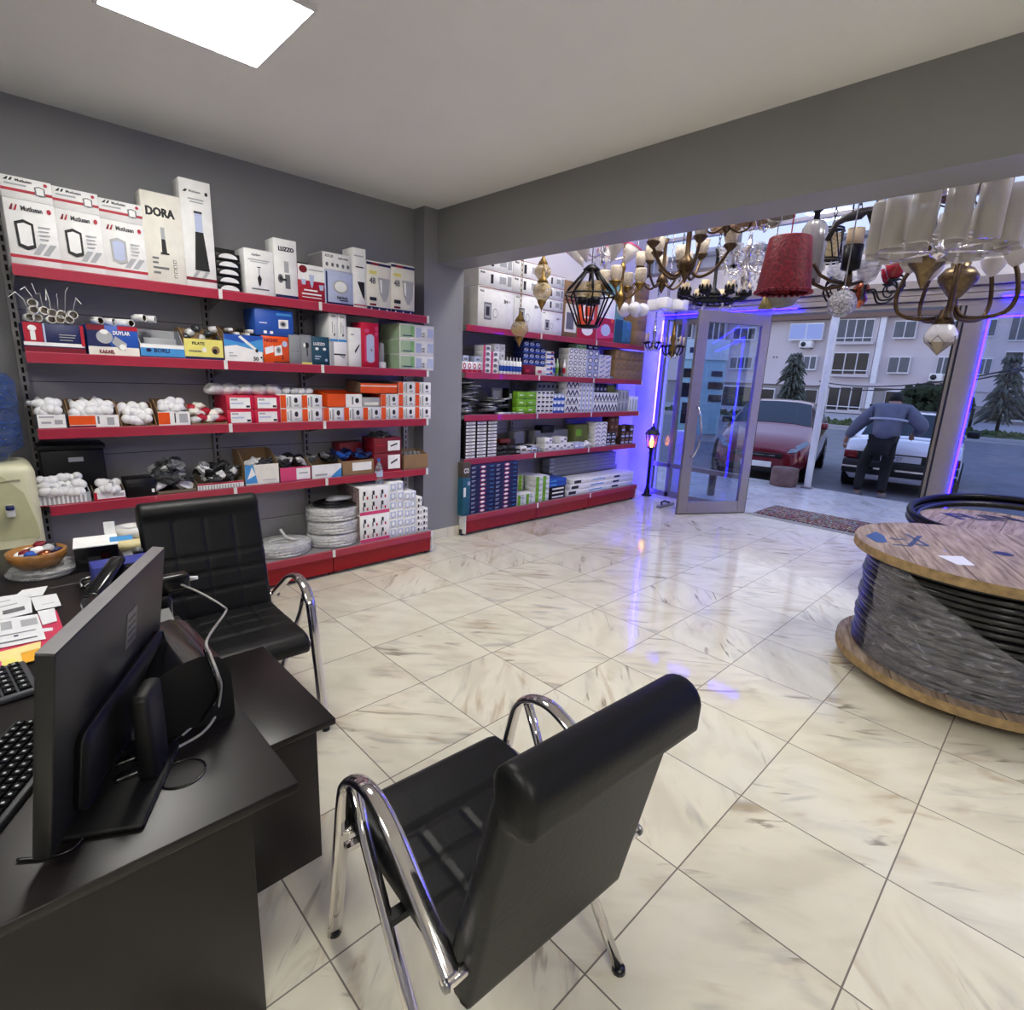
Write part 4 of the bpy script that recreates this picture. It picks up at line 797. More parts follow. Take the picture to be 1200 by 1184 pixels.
o, a, b, h = tray('bag_tray', 'white fronted tray of grey bags half hidden by the chair back', 'tray', (233, 288, 566, 578), Z, YA, .2, .03, WHITE, KRAFT, [('r', 0, 1, .75, 1, RED)]+[('r', .03+.06*k, .055+.06*k, .05, .65, LGREY) for k in range(15)])
bagheap('crumpled black and white bag in the white fronted tray', 'bags in the second heap', a, b, Z+h, 20, .045, [BAG, BAGW, BLKMET], .09)
o, a, b, h = tray('bag_tray', 'deep open carton with a torn blue and white front, fourth shelf', 'tray', (289, 329, 545, 567), Z, YA, .24, .09, CREAM, BROWN, [('p', [(0, .1), (.35, .1), (.25, 1), (0, 1)], SKYB), ('p', [(.05, .3), (.3, .5), (.2, .9)], WHITE), ('r', .5, .9, .2, .24, LGREY)])
bagheap('grey clear bag inside the deep carton with the torn blue front', 'bags in the deep carton', a, b, Z+h*.8, 9, .035, [BAG, BAGW], .04, .06, .1)
o, a, b, h = tray('bag_tray', 'pink fronted tray of black packets on the fourth shelf', 'tray', (330, 366, 548, 562), Z, YA, .2, .04, PINK, KRAFT, [('r', .52, .98, .1, .9, WHITE), ('r', .6, .9, .5, .6, LGREY)])
bagheap('black packet in the pink fronted tray', 'packets in the pink tray', a, b, Z+h, 12, .034, [BLKMET, BAGW, DARK], .05)
o, a, b, h = tray('bag_tray', 'white and sky blue tray of black clips, fourth shelf', 'tray', (367, 402, 545, 557), Z, YA, .2, .05, WHITE, BROWN, [('p', [(.6, 0), (1, 0), (1, .7), (.8, .4)], SKYB), ('r', .1, .5, .2, .35, LGREY)])
bagheap('black clip in the white and sky blue tray', 'clips in the blue tray', a, b, Z+h, 12, .034, [BLKMET, MGREY, DARK], .05)
o, a, b, h = tray('bag_tray', 'kraft tray of navy blue packets with a white label', 'tray', (403, 440, 540, 554), Z, YA, .2, .02, BROWN, BROWN, [('r', .3, .92, .3, .85, WHITE)])
bagheap('navy blue packet in the kraft tray', 'navy packets', a, b, Z+h, 14, .034, [NAVY, NAVY, BLUE], .06)
o, a, b, h = carton('lampholder_carton', 'dark red carton with a white label, lower of two, fourth shelf', 'box', (440, 472, 532, 549), Z, YA, .2, DKRED, [('r', .5, .95, .15, .9, WHITE), ('p', [(.6, .4), (.85, .6), (.85, .7), (.6, .5)], DARK), ('r', 0, 1, .0, .08, RED)])
tag(carton_mb(b-a-.004, .2, P(456, 514, Y=YA).z-Z-h, DKRED, [('r', .5, .95, .15, .8, WHITE), ('p', [(.6, .4), (.85, .55), (.85, .65), (.6, .5)], DARK), ('r', .1, .4, .5, .56, RED)]).build('lampholder_carton', loc=(a+.002, YA+.02, Z+h+.003)), 'dark red carton with a white label, upper of two, fourth shelf', 'box')
tag(carton_mb(.2, .14, .24, DKRED, []).build('lampholder_carton', loc=(a-.22, YA+.18, Z+.002)), 'dark red carton standing behind the navy packets', 'box')
tag(MB().blob((0, 0, 0), .07, BAG, (1.3, .9, .45), .8, 2.5, 3, 4, False).build('parts_bag', loc=(a+.1, YA+.1, P(456, 514, Y=YA).z+.02)), 'black and clear bag lying on the upper dark red carton', 'bag')
o, a, b, h = tray('cup_tray', 'kraft tray of grey cups, last on the fourth shelf', 'tray', (475, 503, 533, 546), Z, YA, .2, .02, BROWN, BROWN, [])
for k in range(8): tag(MB().lathe([(.022, 0), (.027, .05), (.02, .09), (.012, .11)], MGREY, (0, 0, 0), 12).build('lamp_cup', loc=(a+.035+.045*(k % 4), YA+.06+.06*(k//4), Z+.04)), 'grey plastic cup in the kraft tray, '+['front', 'rear'][k//4]+' row, '+ORD[k % 4]+' from left', 'cup', 'grey cups in the tray')
# ---------------------------------------------------------------- the base shelf
Z = ZB0
CABW = mat('white_cable', (220, 220, 218), .4, bump=.2, scale=40)
def coil(label, cx, cy, z, R, turns, layers, r, film, m=CABW, grp=None, tail=True):
    t = thing('cable_coil', label, 'cable coil', (cx, cy, z), 0, grp)
    pts = []; n = 40
    for L in range(layers):
        for q in range(turns):
            for k in range(n):
                a = 2*PI*k/n; rr = R-r*2*(q if L % 2 == 0 else turns-1-q)*.92-r+.004*math.sin(a*3+L); pts.append((rr*math.cos(a), rr*math.sin(a)*.8, r+L*r*1.85+.002*math.sin(2*a+q)))
    if tail: pts += [(R*.3, -R*.2, r+layers*r*1.9), (R*.1, -R*.1, r*3+layers*r*1.9), (.0, R*.1, r*8+layers*r*1.9)]
    MB().tube(pts, r, m, 6).build('cable', t)
    if film:
        MB().lathe([(R*.45, .004), (R*1.015, .004), (R*1.02, layers*r*1.9+.004), (R*.45, layers*r*1.9+.01)], BAGC, n=32, sy=.8, caps=False).build('wrapping_film', t)
    return t
p = P(337, 640, Y=YAB+.2); coil('flat coil of white cable on the base shelf behind the armrest', p.x-.04, YAB+.2, Z+.002, .215, 6, 4, .011, True)
p = P(392, 632, Y=YAB+.2); za = Z+.002
for k in range(3): coil('wrapped white cable coil in the pile on the base shelf, '+['lowest', 'middle', 'uppermost'][k], p.x+.01*(k % 2), YAB+.21, za+k*.106, .218, 4, 4, .0125, True, grp='cable coils in the pile', tail=False)
coil('small black coil lying on top of the white cable coils', p.x+.03, YAB+.21, za+.318, .19, 4, 1, .010, False, mat('black_cable', (22, 22, 24), .35), tail=False)
tag(MB().blob((0, 0, 0), .1, LGREY, (1.2, .7, .18), .5, 2, 2, 3).build('folded_bag', loc=(p.x+.04, YAB+.17, za+.372)), 'pale folded bag on the black coil', 'bag')
LPR = [('r', 0, 1, 0, .12, PINK)]+[('p', [(u, v), (u+.035, v), (u+.035, v+.15), (u+.09, v+.15), (u+.09, v+.3), (u+.02, v+.3), (u+.02, v+.16), (u, v+.16)], DARK) for v in (.16, .56) for u in (.10, .40, .70)]+[('r', u, u+.05, v, v+.1, RED) for v in (.17, .57) for u in (.22, .52, .82)]
a = P(424.5, 635, Y=YAB).x; b = P(459, 630, Y=YAB).x; zm = P(442, 603, Y=YAB).z; zt = P(442, 571, Y=YAB).z
stack('lamp_carton', 'white box printed with rows of lamp holders, @ of the pile, base shelf', 'box', 'lamp holder boxes on the base shelf', a, b, YAB+.03, Z, zt, 1, 2, .36, WHITE, LPR, sides=mat('printed_side', (150, 130, 132), .5, var=.6, scale=40))
p = P(446, 597, Y=YAB+.06); t = thing('water_bottle', 'clear plastic water bottle standing on the lamp holder boxes', 'bottle', (P(446, 590, Y=YAB+.06).x, YAB+.08, zt+.003))
PET = m_film('clear_pet', (200, 220, 236), .30, .05)
MB().lathe([(.03, 0), (.033, .01), (.033, .12), (.03, .14), (.012, .185), (.012, .2)], PET, n=16).build('bottle_body', t); MB().lathe([(.0335, .07), (.0335, .115)], PALEB, n=16, caps=False).build('label', t); MB().lathe([(.014, .198), (.014, .215), (.001, .216)], BLUE, n=12).build('cap', t)
a2 = P(459.5, 628, Y=YAB).x; b2 = P(476, 624, Y=YAB).x; c2 = P(490, 622, Y=YAB).x
WPR = [('r', .1, .9, .15, .85, PALEB), ('e', .5, .5, .2, .25, WHITE), ('r', .4, .6, .1, .2, LGREY)]
stack('bulb_carton', 'small white wrapped bulb box, @, right of the lamp holder boxes', 'box', 'white bulb boxes on the base shelf', a2, b2, YAB+.03, Z, P(467, 566, Y=YAB).z, 2, 6, .2, WHITE, WPR, jit=.01)
stack('bulb_carton', 'small white wrapped bulb box, @, second pile from the shelf end', 'box', 'white bulb boxes on the base shelf', b2+.004, c2, YAB+.03, Z, P(483, 577, Y=YAB).z, 2, 5, .2, WHITE, WPR, jit=.01)
stack('fitting_carton', 'white box with black squares, @, base shelf end', 'box', 'boxes with black squares', c2+.006, P(504, 620, Y=YAB).x, YAB+.03, Z, P(497, 583, Y=YAB).z, 2, 6, .2, WHITE, [('r', .2, .5, .25, .75, DARK), ('r', .65, .9, .3, .6, LGREY)], skip=((1, 5), (1, 4)), jit=.008)
# ================================================================ STOCK ON THE FAR SHELVING
Z = ZL[0]
def bx(x, y, Yp=YB): return P(x, y, Y=Yp).x
def bz(x, y, Yp=YB): return P(x, y, Y=Yp).z
PJR = [('t', 'Multi', .05, .86, .05, DARK, False, .14), ('r', .16, .36, .2, .62, MGREY), ('r', .18, .34, .24, .58, LGREY), ('r', .21, .31, .30, .52, DARK), ('e', .47, .38, .07, .12, LGREY), ('e', .47, .38, .055, .095, WHITE), ('t', '3H', .70, .66, .09, DARK, False, .12), ('t', 'W', .82, .68, .06, LGREY), ('r', 0, 1, .965, .985, DKRED)]
def pcart(lab, xl, xr, yt, yb, d=.33, z=None, pr=PJR, grp='floodlight cartons on the far shelving', dz=None):
    a = bx(xl, yb); b = bx(xr, yb); z0 = Z+.001 if z is None else z; h = dz if dz else bz((xl+xr)/2, yt)-z0
    return tag(carton_mb(b-a-.004, d, h-.003, WHITE, pr, sides=CREAM).build('floodlight_carton', loc=(a+.002, YB+.02, z0)), lab, 'box', grp), a, b, z0+h
_, a1, b1, zt = pcart('large white floodlight carton at the left end of the far top shelf', 561, 603, 337, 380)
pcart('large white floodlight carton behind the hanging gold pendant, far top shelf', 603, 636, 0, 386, dz=zt-Z-.001)
_, a3, b3, z3 = pcart('medium white floodlight carton with a dark lamp, right of the pendant', 635.5, 660, 364, 390)
LOW = [('r', 0, 1, .93, .97, DKRED), ('t', 'Multi', .05, .72, .14, DARK, False, .16), ('r', .34, .42, .2, .75, DARK), ('r', .6, .8, .3, .7, LGREY), ('r', .84, .96, .2, .8, LGREY)]
xm = (a1+b3)/2; hh = .155
for r in range(2):
    for c in range(3):
        w_ = (a3-a1)/2
        if c == 2: continue
        tag(carton_mb(w_-.004, .34, hh-.003, WHITE, LOW, sides=CREAM).build('floodlight_carton', loc=(a1+c*w_+.002, YB+.02, zt+.001+r*hh)), 'flat white floodlight carton, '+['left', 'right'][c]+' of the '+['lower', 'upper'][r]+' row atop the large ones', 'box', 'flat floodlight cartons')
for k in range(3): tag(carton_mb(b3-a3-.006, .34, .118, WHITE, LOW, sides=CREAM).build('floodlight_carton', loc=(a3+.003, YB+.02, z3+.002+k*.121)), 'flat white floodlight carton on the medium carton, '+['lowest', 'middle', 'topmost'][k], 'box', 'flat floodlight cartons')
carton('brown_carton', 'brown carton picturing a grey lamp behind the black cage pendant', 'box', (660.5, 678, 329, 392), Z, YB, .3, BROWN, [('r', .1, .9, .1, .6, CREAM), ('r', .2, .7, .15, .45, MGREY), ('r', 0, 1, .65, .68, DKRED)])
carton('lamp_carton', 'orange red box with a white lamp under the black cage pendant', 'box', (678, 700, 352, 394), Z, YB, .25, ORANGE, [('r', 0, 1, 0, .38, RED), ('e', .5, .25, .3, .14, WHITE), ('r', .2, .8, .55, .9, WHITE), ('r', .3, .7, .6, .85, ORANGE)])
carton('lamp_carton', 'red and pink box with a lilac oval on the far top shelf', 'box', (700, 720, 346, 399), Z, YB, .25, WHITE, [('r', 0, 1, 0, .52, RED), ('p', [(0, .05), (1, .12), (1, .2), (0, .4)], PINK), ('e', .5, .26, .28, .13, PALEB), ('e', .85, .48, .08, .05, ORANGE)])
carton('lamp_carton', 'tall teal and grey box right of the red and pink box', 'box', (721, 730, 330, 400), Z, YB, .25, mat('teal_card', (92, 140, 150), .5), [('r', 0, 1, 0, .4, TEAL), ('r', .2, .8, .6, .65, WHITE)])
tag(MB().rbox(-.11, .11, -.09, .09, 0, .30, mat('blue_plastic_bag', (66, 124, 160), .3, var=.3, scale=16, bump=.4), .05, seg=3).build('plastic_bag', loc=((bx(731, 402)+bx(745, 404))/2, YB+.14, Z+.002)), 'pale blue plastic bag on the far top shelf before the brown cartons', 'bag')
stack('brown_carton', 'plain brown carton at the window end of the far top shelf, @', 'box', 'brown cartons on the far top shelf', bx(745.5, 405), bx(757.5, 406), YB+.03, Z, bz(752, 330), 1, 4, .3, BROWN, [('r', .1, .4, .4, .6, KRAFT)])
# second
Z = ZL[1]
OV = [('e', .5, .5, .40, .38, DARK), ('e', .5, .5, .30, .27, WHITE)]
CHK = [('p', [(0, .1), (.3, .1), (.5, .9), (.2, .9)], DARK), ('p', [(.55, .1), (.8, .1), (1, .9), (.75, .9)], WHITE)]
stack('tape_carton', 'small red and white box on the far second shelf, @, beside the pillar', 'box', 'red and white boxes', bx(543.5, 435), bx(567, 435), YB+.03, Z, bz(555, 424), 4, 1, .1, WHITE, [('r', 0, 1, .0, .3, RED), ('e', .5, .6, .3, .26, RED), ('e', .5, .6, .16, .14, WHITE)])
stack('fitting_carton', 'little grey blue box above the red and white boxes, @', 'box', 'grey blue boxes', bx(546, 435), bx(567, 435), YB+.05, bz(555, 424)+.002, bz(555, 417), 3, 1, .1, PALEB, [('r', .2, .8, .2, .6, MGREY)], skip=((1, 0),))
stack('fitting_carton', 'white and pink oval print box, far second shelf, @', 'box', 'white and pink boxes', bx(568, 435), bx(586, 435.5), YB+.03, Z, bz(577, 405), 2, 5, .14, WHITE, [('r', .0, .3, 0, 1, PINK), ('e', .6, .5, .25, .3, MGREY)], skip=((1, 4),))
stack('fitting_carton', 'plain white box behind the blue tubes, @', 'box', 'plain white boxes', bx(586.5, 435), bx(599, 436), YB+.10, Z, bz(593, 403), 2, 4, .14, WHITE, [('r', .2, .7, .3, .6, LGREY)])
for k in range(7):
    x = bx(590.5+k*3.7, 437); tag(MB().lathe([(.017, 0), (.018, .005), (.018, .135)], WHITE, (0, 0, 0), 12).lathe([(.0184, .03), (.0184, .085)], BLUE, n=12, caps=False).lathe([(.007, .135), (.004, .175)], WHITE, n=8).build('silicone_tube', loc=(x, YB+.05, Z+.002)), 'blue and white sealant tube on the far second shelf, '+ORD[k]+' from left', 'tube', 'blue and white sealant tubes')
stack('spot_carton', 'navy box with pale lens print on the far second shelf, @', 'box', 'navy lens boxes', bx(616, 437), bx(642, 439), YB+.05, Z+.052, bz(629, 400), 4, 5, .16, NAVY, [('r', .0, 1, .0, .25, BLUE), ('e', .5, .5, .38, .28, PALEB), ('p', [(.2, .35), (.5, .35), (.8, .7), (.5, .7)], MGREY)], skip=((3, 4),))
carton('fitting_carton', 'flat dark red box under the navy lens boxes', 'box', (616, 629, 428, 437.5), Z, YB, .14, DKRED, [('r', .1, .5, .3, .6, RED)])
carton('fitting_carton', 'flat pale pink box under the navy lens boxes', 'box', (630, 642, 430, 438.5), Z, YB, .14, CREAM, [('r', .1, .5, .3, .6, PINK)])
stack('fitting_carton', 'white and blue striped box on the far second shelf, @', 'box', 'white and blue striped boxes', bx(642.5, 438), bx(651, 439), YB+.04, Z, bz(647, 412), 1, 5, .14, WHITE, [('r', 0, 1, .3, .6, BLUE), ('r', .6, .9, .6, .9, RED)])
for k in range(4):
    x = bx(653+k*4, 440); tag(MB().lathe([(.018, 0), (.018, .14), (.008, .16), (.008, .2)], [WHITE, PALEG, KRAFT, WHITE][k], (0, 0, 0), 12).lathe([(.0185, .04), (.0185, .1)], [BLUE, GREEN, DARK, RED][k], n=12, caps=False).build('spray_can', loc=(x, YB+.06, Z+.002)), ['white can with a blue band', 'pale green can', 'kraft coloured can with a dark band', 'white can with a red band'][k]+' on the far second shelf', 'can')
stack('socket_carton', 'white box with a dark ring print, @, far second shelf', 'box', 'ring print boxes', bx(667.5, 440), bx(689, 442), YB+.03, Z, bz(678, 408.5), 4, 5, .16, WHITE, OV)
stack('socket_carton', 'green capped box above the ring print boxes, @', 'box', 'green capped boxes', bx(672, 440), bx(689, 441), YB+.05, bz(678, 408.5)+.002, bz(679, 403), 3, 1, .14, PALEG, [('r', .1, .9, .2, .5, GREEN)], skip=((0, 0),))
stack('socket_carton', 'lilac box with a ring print, far second shelf, @', 'box', 'lilac ring boxes', bx(689.5, 441), bx(703, 443), YB+.03, Z, bz(696, 410), 2, 4, .16, PALEB, OV)
stack('socket_carton', 'navy box above the lilac ring boxes, @', 'box', 'navy top boxes', bx(690, 441), bx(703, 442), YB+.05, bz(696, 410)+.002, bz(696, 404), 2, 1, .14, NAVY, [('r', .2, .8, .3, .6, PALEB)])
stack('socket_carton', 'white box with blue ticks on the far second shelf, @', 'box', 'blue tick boxes', bx(703.5, 442), bx(717, 444), YB+.03, Z, bz(710, 416), 2, 5, .16, WHITE, [('p', [(.1, .5), (.3, .2), (.9, .8), (.8, .9), (.3, .4), (.2, .6)], BLUE)])
stack('brown_carton', 'slim brown carton, window end of far second shelf, @', 'box', 'brown cartons on the far second shelf', bx(721, 444), bx(753.5, 447), YB+.02, Z, bz(737, 411), 5, 3, .2, BROWN, [('r', .1, .9, .05, .12, KRAFT), ('r', .3, .7, .4, .6, KRAFT)])
tag(MB().box(0, .1, 0, .1, 0, .04, DARK).box(0, .1, -.001, 0, .01, .03, PALEB).build('fitting_carton', loc=(bx(716, 444), YB+.04, Z+.002)), 'small dark box between the blue tick boxes and brown cartons', 'box')
# third
Z = ZL[2]
SILV = mat('bagged_silver', (140, 142, 148), .2, .5, var=.5, scale=30, bump=.3)
def disc_pile(lab, grp, xl, xr, yb, n, rise, R=.1):
    a = bx(xl, yb); b = bx(xr, yb)
    for k in range(n):
        q = k/n; x = a+R+(b-a-2*R)*random.random(); o = MB().lathe([(R*.4, 0), (R, .006), (R, .016), (R*.6, .026), (.001, .028)], SILV if k % 3 else BAG, (0, 0, 0), 18).build('spotlight_ring', loc=(x, YB+.12+random.uniform(-.02, .06), Z+.012+q*rise))
        o.rotation_euler = (random.uniform(-.2, .1), random.uniform(-.15, .15), 0); tag(o, lab, 'lamp ring', grp)
disc_pile('bagged silver downlight ring in the tall pile next to the pillar', 'rings in the tall pile', 541, 570, 487, 18, .33)
disc_pile('bagged silver downlight ring in the low pile on the far third shelf', 'rings in the low pile', 570, 604, 487, 12, .15)
carton('fitting_carton', 'thin grey box leaning before the green packs', 'box', (591, 603, 456, 486), Z, YB, .05, GREYC, [('r', .1, .9, .1, .9, LGREY)], dy=.2)
carton('fitting_carton', 'thin black box standing left of the green packs', 'box', (603, 607.5, 456, 486), Z, YB, .1, BLKMET, [('r', .2, .8, .6, .8, LGREY)], dy=.1)
for k in range(4):
    t_ = tag(MB().rbox(-.07, .07, -.035, .035, 0, .02, WPLAST, .008).build('cable_clip_bag', loc=(bx(592+k*6.2, 487.5), YB+.06, Z+.002)), 'flat white pack before the low pile of rings, '+ORD[k]+' from left', 'pack', 'flat white packs')
stack('cable_pack', 'bright green pack on the far third shelf, @', 'pack', 'green packs', bx(608, 486), bx(630, 485), YB+.03, Z, bz(619, 459.5), 2, 3, .22, GREEN, [('r', .1, .9, .1, .2, mat('deep_green', (84, 132, 24), .5)), ('r', .2, .6, .5, .6, WHITE)])
stack('socket_carton', 'small white box with dark window beside the green packs, @', 'box', 'white window boxes', bx(630.5, 485), bx(650, 484.5), YB+.03, Z, bz(640, 459), 4, 5, .16, WHITE, [('r', .15, .85, .45, .85, DARK), ('r', .2, .6, .15, .3, LGREY)])
stack('socket_carton', 'blue and white box on the far third shelf, @', 'box', 'blue and white boxes', bx(650.5, 485), bx(664, 484), YB+.04, Z, bz(657, 462), 3, 3, .16, PALEB, [('r', 0, 1, .0, .5, BLUE), ('e', .5, .6, .3, .25, WHITE)])
stack('breaker_carton', 'grey box along the back above the blue and white boxes, @', 'box', 'grey back boxes', bx(640, 485), bx(666, 484), YB+.16, Z+.17, bz(655, 449), 5, 2, .12, GREYC, [('r', .2, .8, .3, .7, DARK)])
VV = [('p', [(0, .0), (.5, .6), (1, .0), (1, .35), (.5, .95), (0, .35)], NAVY), ('r', 0, 1, 0, .1, LGREY)]
stack('bulb_carton', 'white box with a navy arch, far third shelf middle, @', 'box', 'navy arch boxes, middle', bx(664.5, 484), bx(679, 483.5), YB+.03, Z, bz(672, 446), 3, 4, .16, WHITE, VV)
stack('bulb_carton', 'white lilac lined box, @, far third shelf', 'box', 'lilac lined boxes', bx(679.5, 484), bx(696.5, 483), YB+.03, Z, bz(688, 449), 4, 6, .16, WHITE, [('r', .55, 1, 0, 1, PALEB), ('r', .1, .4, .3, .7, MGREY)])
stack('bulb_carton', 'white box with a navy arch, @, right of the lilac lined boxes', 'box', 'navy arch boxes, right', bx(697, 483.5), bx(725, 483), YB+.03, Z, bz(711, 460.5), 7, 2, .16, WHITE, VV)
stack('breaker_carton', 'dark box along the back above the right arch boxes, @', 'box', 'dark back boxes', bx(699, 484), bx(717, 483), YB+.10, bz(711, 460.5)+.002, bz(711, 450), 4, 1, .12, DARK, [('r', .2, .8, .2, .5, LGREY)])
tag(carton_mb(.14, .12, .09, mat('olive_card', (112, 120, 60), .6), []).build('cable_pack', loc=(bx(717, 483), YB+.08, bz(711, 460.5)+.003)), 'olive green pack on the right arch boxes', 'pack')
stack('bulb_carton', 'pale grey upright box, @, near the end of the far third shelf', 'box', 'pale grey upright boxes', bx(725.5, 483.5), bx(738, 482.5), YB+.03, Z, bz(732, 457), 3, 2, .16, LGREY, [('r', .2, .5, .2, .8, MGREY)])
stack('bulb_carton', 'white and green upright box, @, end of the far third shelf', 'box', 'white and green upright boxes', bx(739, 483), bx(749, 482.5), YB+.03, Z, bz(744, 465), 3, 1, .16, WHITE, [('r', .0, .4, .1, .8, PALEG)])
# fourth
Z = ZL[3]
stack('fuse_carton', 'thin black carton with a white label, @, next to the pillar', 'box', 'white labelled black cartons', bx(546, 541), bx(584, 537), YB+.03, Z, bz(565, 494), 3, 11, .2, BLKMET, [('r', .12, .96, .12, .82, WHITE), ('r', .3, .7, .4, .6, LGREY)])
def junk(lab, nm, cat, grp, xl, xr, yb, n, mats_, hmax, s=.05):
    a = bx(xl, yb); b = bx(xr, yb)
    for k in range(n):
        w_ = s*random.uniform(.7, 1.4); d_ = s*random.uniform(.8, 1.3); h_ = s*random.uniform(.5, 1.1); m = mats_[k % len(mats_)]; row = k % 3
        x = a+w_/2+(b-a-w_)*((k//3)+.5)/((n+2)//3)
        mb = carton_mb(w_, d_, h_, m, [('r', .15, .85, .3, .7, random.choice([WHITE, DARK, LGREY, KRAFT]))]); o = mb.build(nm, loc=(x-w_/2, YB+.03+row*.085, Z+.002+(0 if row == 0 else hmax*random.uniform(.0, .5) if False else 0)))
        o.rotation_euler = (0, 0, random.uniform(-.25, .25)); tag(o, lab.replace('@', ORD[k//3]+' from left, '+['front', 'middle', 'rear'][row]+' row'), cat, grp)
for k in range(7):
    t_ = tag(MB().lathe([(.02, 0), (.055, .01), (.055, .035), (.03, .05)], DARK, (0, 0, 0), 14).build('round_spotlight', loc=(bx(588+(k % 4)*7.5, 536), YB+.07+.02*(k % 2), Z+.002+.052*(k//4))), 'round black spotlight in the heap right of the labelled cartons, '+['lower', 'upper'][k//4]+' '+ORD[k % 4], 'spotlight', 'round black spotlights')
tag(MB().rbox(0, .16, 0, .1, 0, .05, mat('brick_red_plastic', (120, 44, 36), .4), .012).build('tool_case', loc=(bx(596, 536), YB+.14, Z+.11)), 'brick red case on the round black spotlights', 'case')
tag(carton_mb(.12, .14, .14, mat('dark_brown_card', (60, 40, 34), .6), []).build('fitting_carton', loc=(bx(609, 536), YB+.2, Z+.002)), 'dark brown box behind the small black and white boxes', 'box')
junk('small mixed box on the far fourth shelf, left part, @', 'fitting_carton', 'box', 'mixed boxes, left', 603, 640, 533, 15, [BLKMET, WHITE, GREYC, WHITE, PALEB], .1, .075)
stack('fitting_carton', 'white box on the far fourth shelf, @, centre', 'box', 'white boxes, centre', bx(640, 533), bx(674, 530), YB+.03, Z, bz(657, 513), 4, 2, .14, WHITE, [('r', .1, .5, .2, .5, LGREY), ('r', .6, .9, .5, .8, MGREY)], skip=((1, 1), (3, 1)))
stack('fitting_carton', 'grey box standing at the back of the far fourth shelf, @', 'box', 'grey boxes, back', bx(618, 532), bx(684, 529), YB+.22, Z, bz(650, 507), 6, 1, .12, GREYC, [('r', .1, .9, .1, .4, DARK)], skip=((1, 0),))
carton('fitting_carton', 'black box on the grey boxes at the back of the far fourth shelf', 'box', (650, 664, 501, 508), Z+.19, YB, .12, BLKMET, [], dy=.2)
carton('cable_pack', 'olive green carton behind the bulbs on the far fourth shelf', 'box', (681, 697, 499, 524), Z, YB, .15, mat('olive_card', (112, 120, 60), .6), [('r', .1, .5, .5, .8, GREEN)], dy=.12)
for k in range(3): tag(bulb_mb(.032).build('light_bulb', loc=(bx(687+k*3, 526), YB+.05, Z+.04+.02*(k % 2))), 'loose white bulb before the olive carton, '+ORD[k]+' from left', 'light bulb', 'loose bulbs')
stack('fitting_carton', 'flat lilac white box below the loose bulbs, @', 'box', 'flat lilac boxes', bx(675, 530), bx(686, 528), YB+.03, Z, bz(680, 519), 2, 1, .1, PALEB, [('r', .2, .8, .3, .6, WHITE)])
stack('socket_carton', 'white box with grey chevron on the far fourth shelf, @', 'box', 'grey chevron boxes', bx(698, 527), bx(712, 525), YB+.03, Z, bz(705, 495.5), 2, 6, .16, WHITE, [('p', [(.1, .2), (.5, .6), (.9, .2), (.9, .5), (.5, .9), (.1, .5)], GREYC)])
stack('fitting_carton', 'dark box right of the chevron boxes, @', 'box', 'dark boxes right', bx(712.5, 525), bx(724, 523), YB+.04, Z, bz(718, 507), 2, 2, .14, DARK, [('r', .1, .9, .1, .4, PALEB), ('r', .2, .6, .6, .8, WHITE)])
stack('fitting_carton', 'brick brown box on the far fourth shelf, @', 'box', 'brick brown boxes', bx(719, 524), bx(729, 522), YB+.08, Z+.10, bz(724, 489), 2, 3, .14, mat('brick_card', (104, 66, 52), .6), [('r', .2, .8, .3, .7, BROWN)])
stack('fitting_carton', 'dark brown and lilac box, far fourth shelf end, @', 'box', 'end boxes', bx(729.5, 523), bx(744, 520.5), YB+.04, Z, bz(737, 499), 3, 3, .14, mat('dark_brown_card', (60, 40, 34), .6), [('r', .15, .85, .15, .45, PALEB), ('e', .5, .7, .25, .15, BROWN)], skip=((1, 2),))
# base
Z = ZB0
NPR = [('e', .5, .5, .12, .34, PINK), ('e', .5, .5, .08, .24, WHITE), ('r', .04, .2, .55, .68, PALEB), ('r', .04, .16, .3, .4, PALEB), ('r', .78, .94, .5, .65, SKYB)]
stack('switch_carton', 'navy carton with a pink oval, @ in the tall stack', 'box', 'navy cartons on the far base shelf', bx(552.5, 605, YBB), bx(607.5, 594, YBB), YBB+.03, Z, bz(580, 544, YBB), 2, 11, .3, NAVY, NPR, sides=mat('navy_side', (30, 40, 84), .5, var=.3, scale=30))
carton('fitting_carton', 'teal blue carton beside the pillar under the brown one', 'box', (543, 552, 561, 607), Z, YBB, .3, mat('petrol_card', (28, 92, 118), .5), [('r', .1, .4, .5, .75, WHITE), ('r', .6, .95, .8, .9, PALEB)])
a = bx(543, 607, YBB); b = bx(552, 605, YBB); z0 = bz(548, 561, YBB)
tag(carton_mb(b-a-.004, .3, .15, mat('brown_grey_card', (84, 74, 66), .6), [('t', 'CO', .1, .3, .35, WHITE, False, .7)]).build('fitting_carton', loc=(a+.002, YBB+.02, z0+.003)), 'brown grey carton with white letters next to the pillar', 'box')
GP = [('r', 0, .35, 0, 1, GREEN), ('r', .4, .8, .2, .5, LGREY), ('p', [(.35, .6), (.6, .6), (.75, 1), (.5, 1)], PALEG)]
stack('bulb_carton', 'white and green carton, @, in the low front pile', 'box', 'white and green cartons, low', bx(608.5, 594, YBB), bx(628, 590, YBB), YBB+.03, Z, bz(618, 580, YBB), 2, 2, .2, WHITE, GP)
stack('bulb_carton', 'white and green carton, tall pile beside navy cartons, @', 'box', 'white and green cartons, tall', bx(616, 592, YBB+.1), bx(636, 588, YBB+.1), YBB+.23, Z, bz(626, 556, YBB+.2), 2, 6, .2, WHITE, GP)
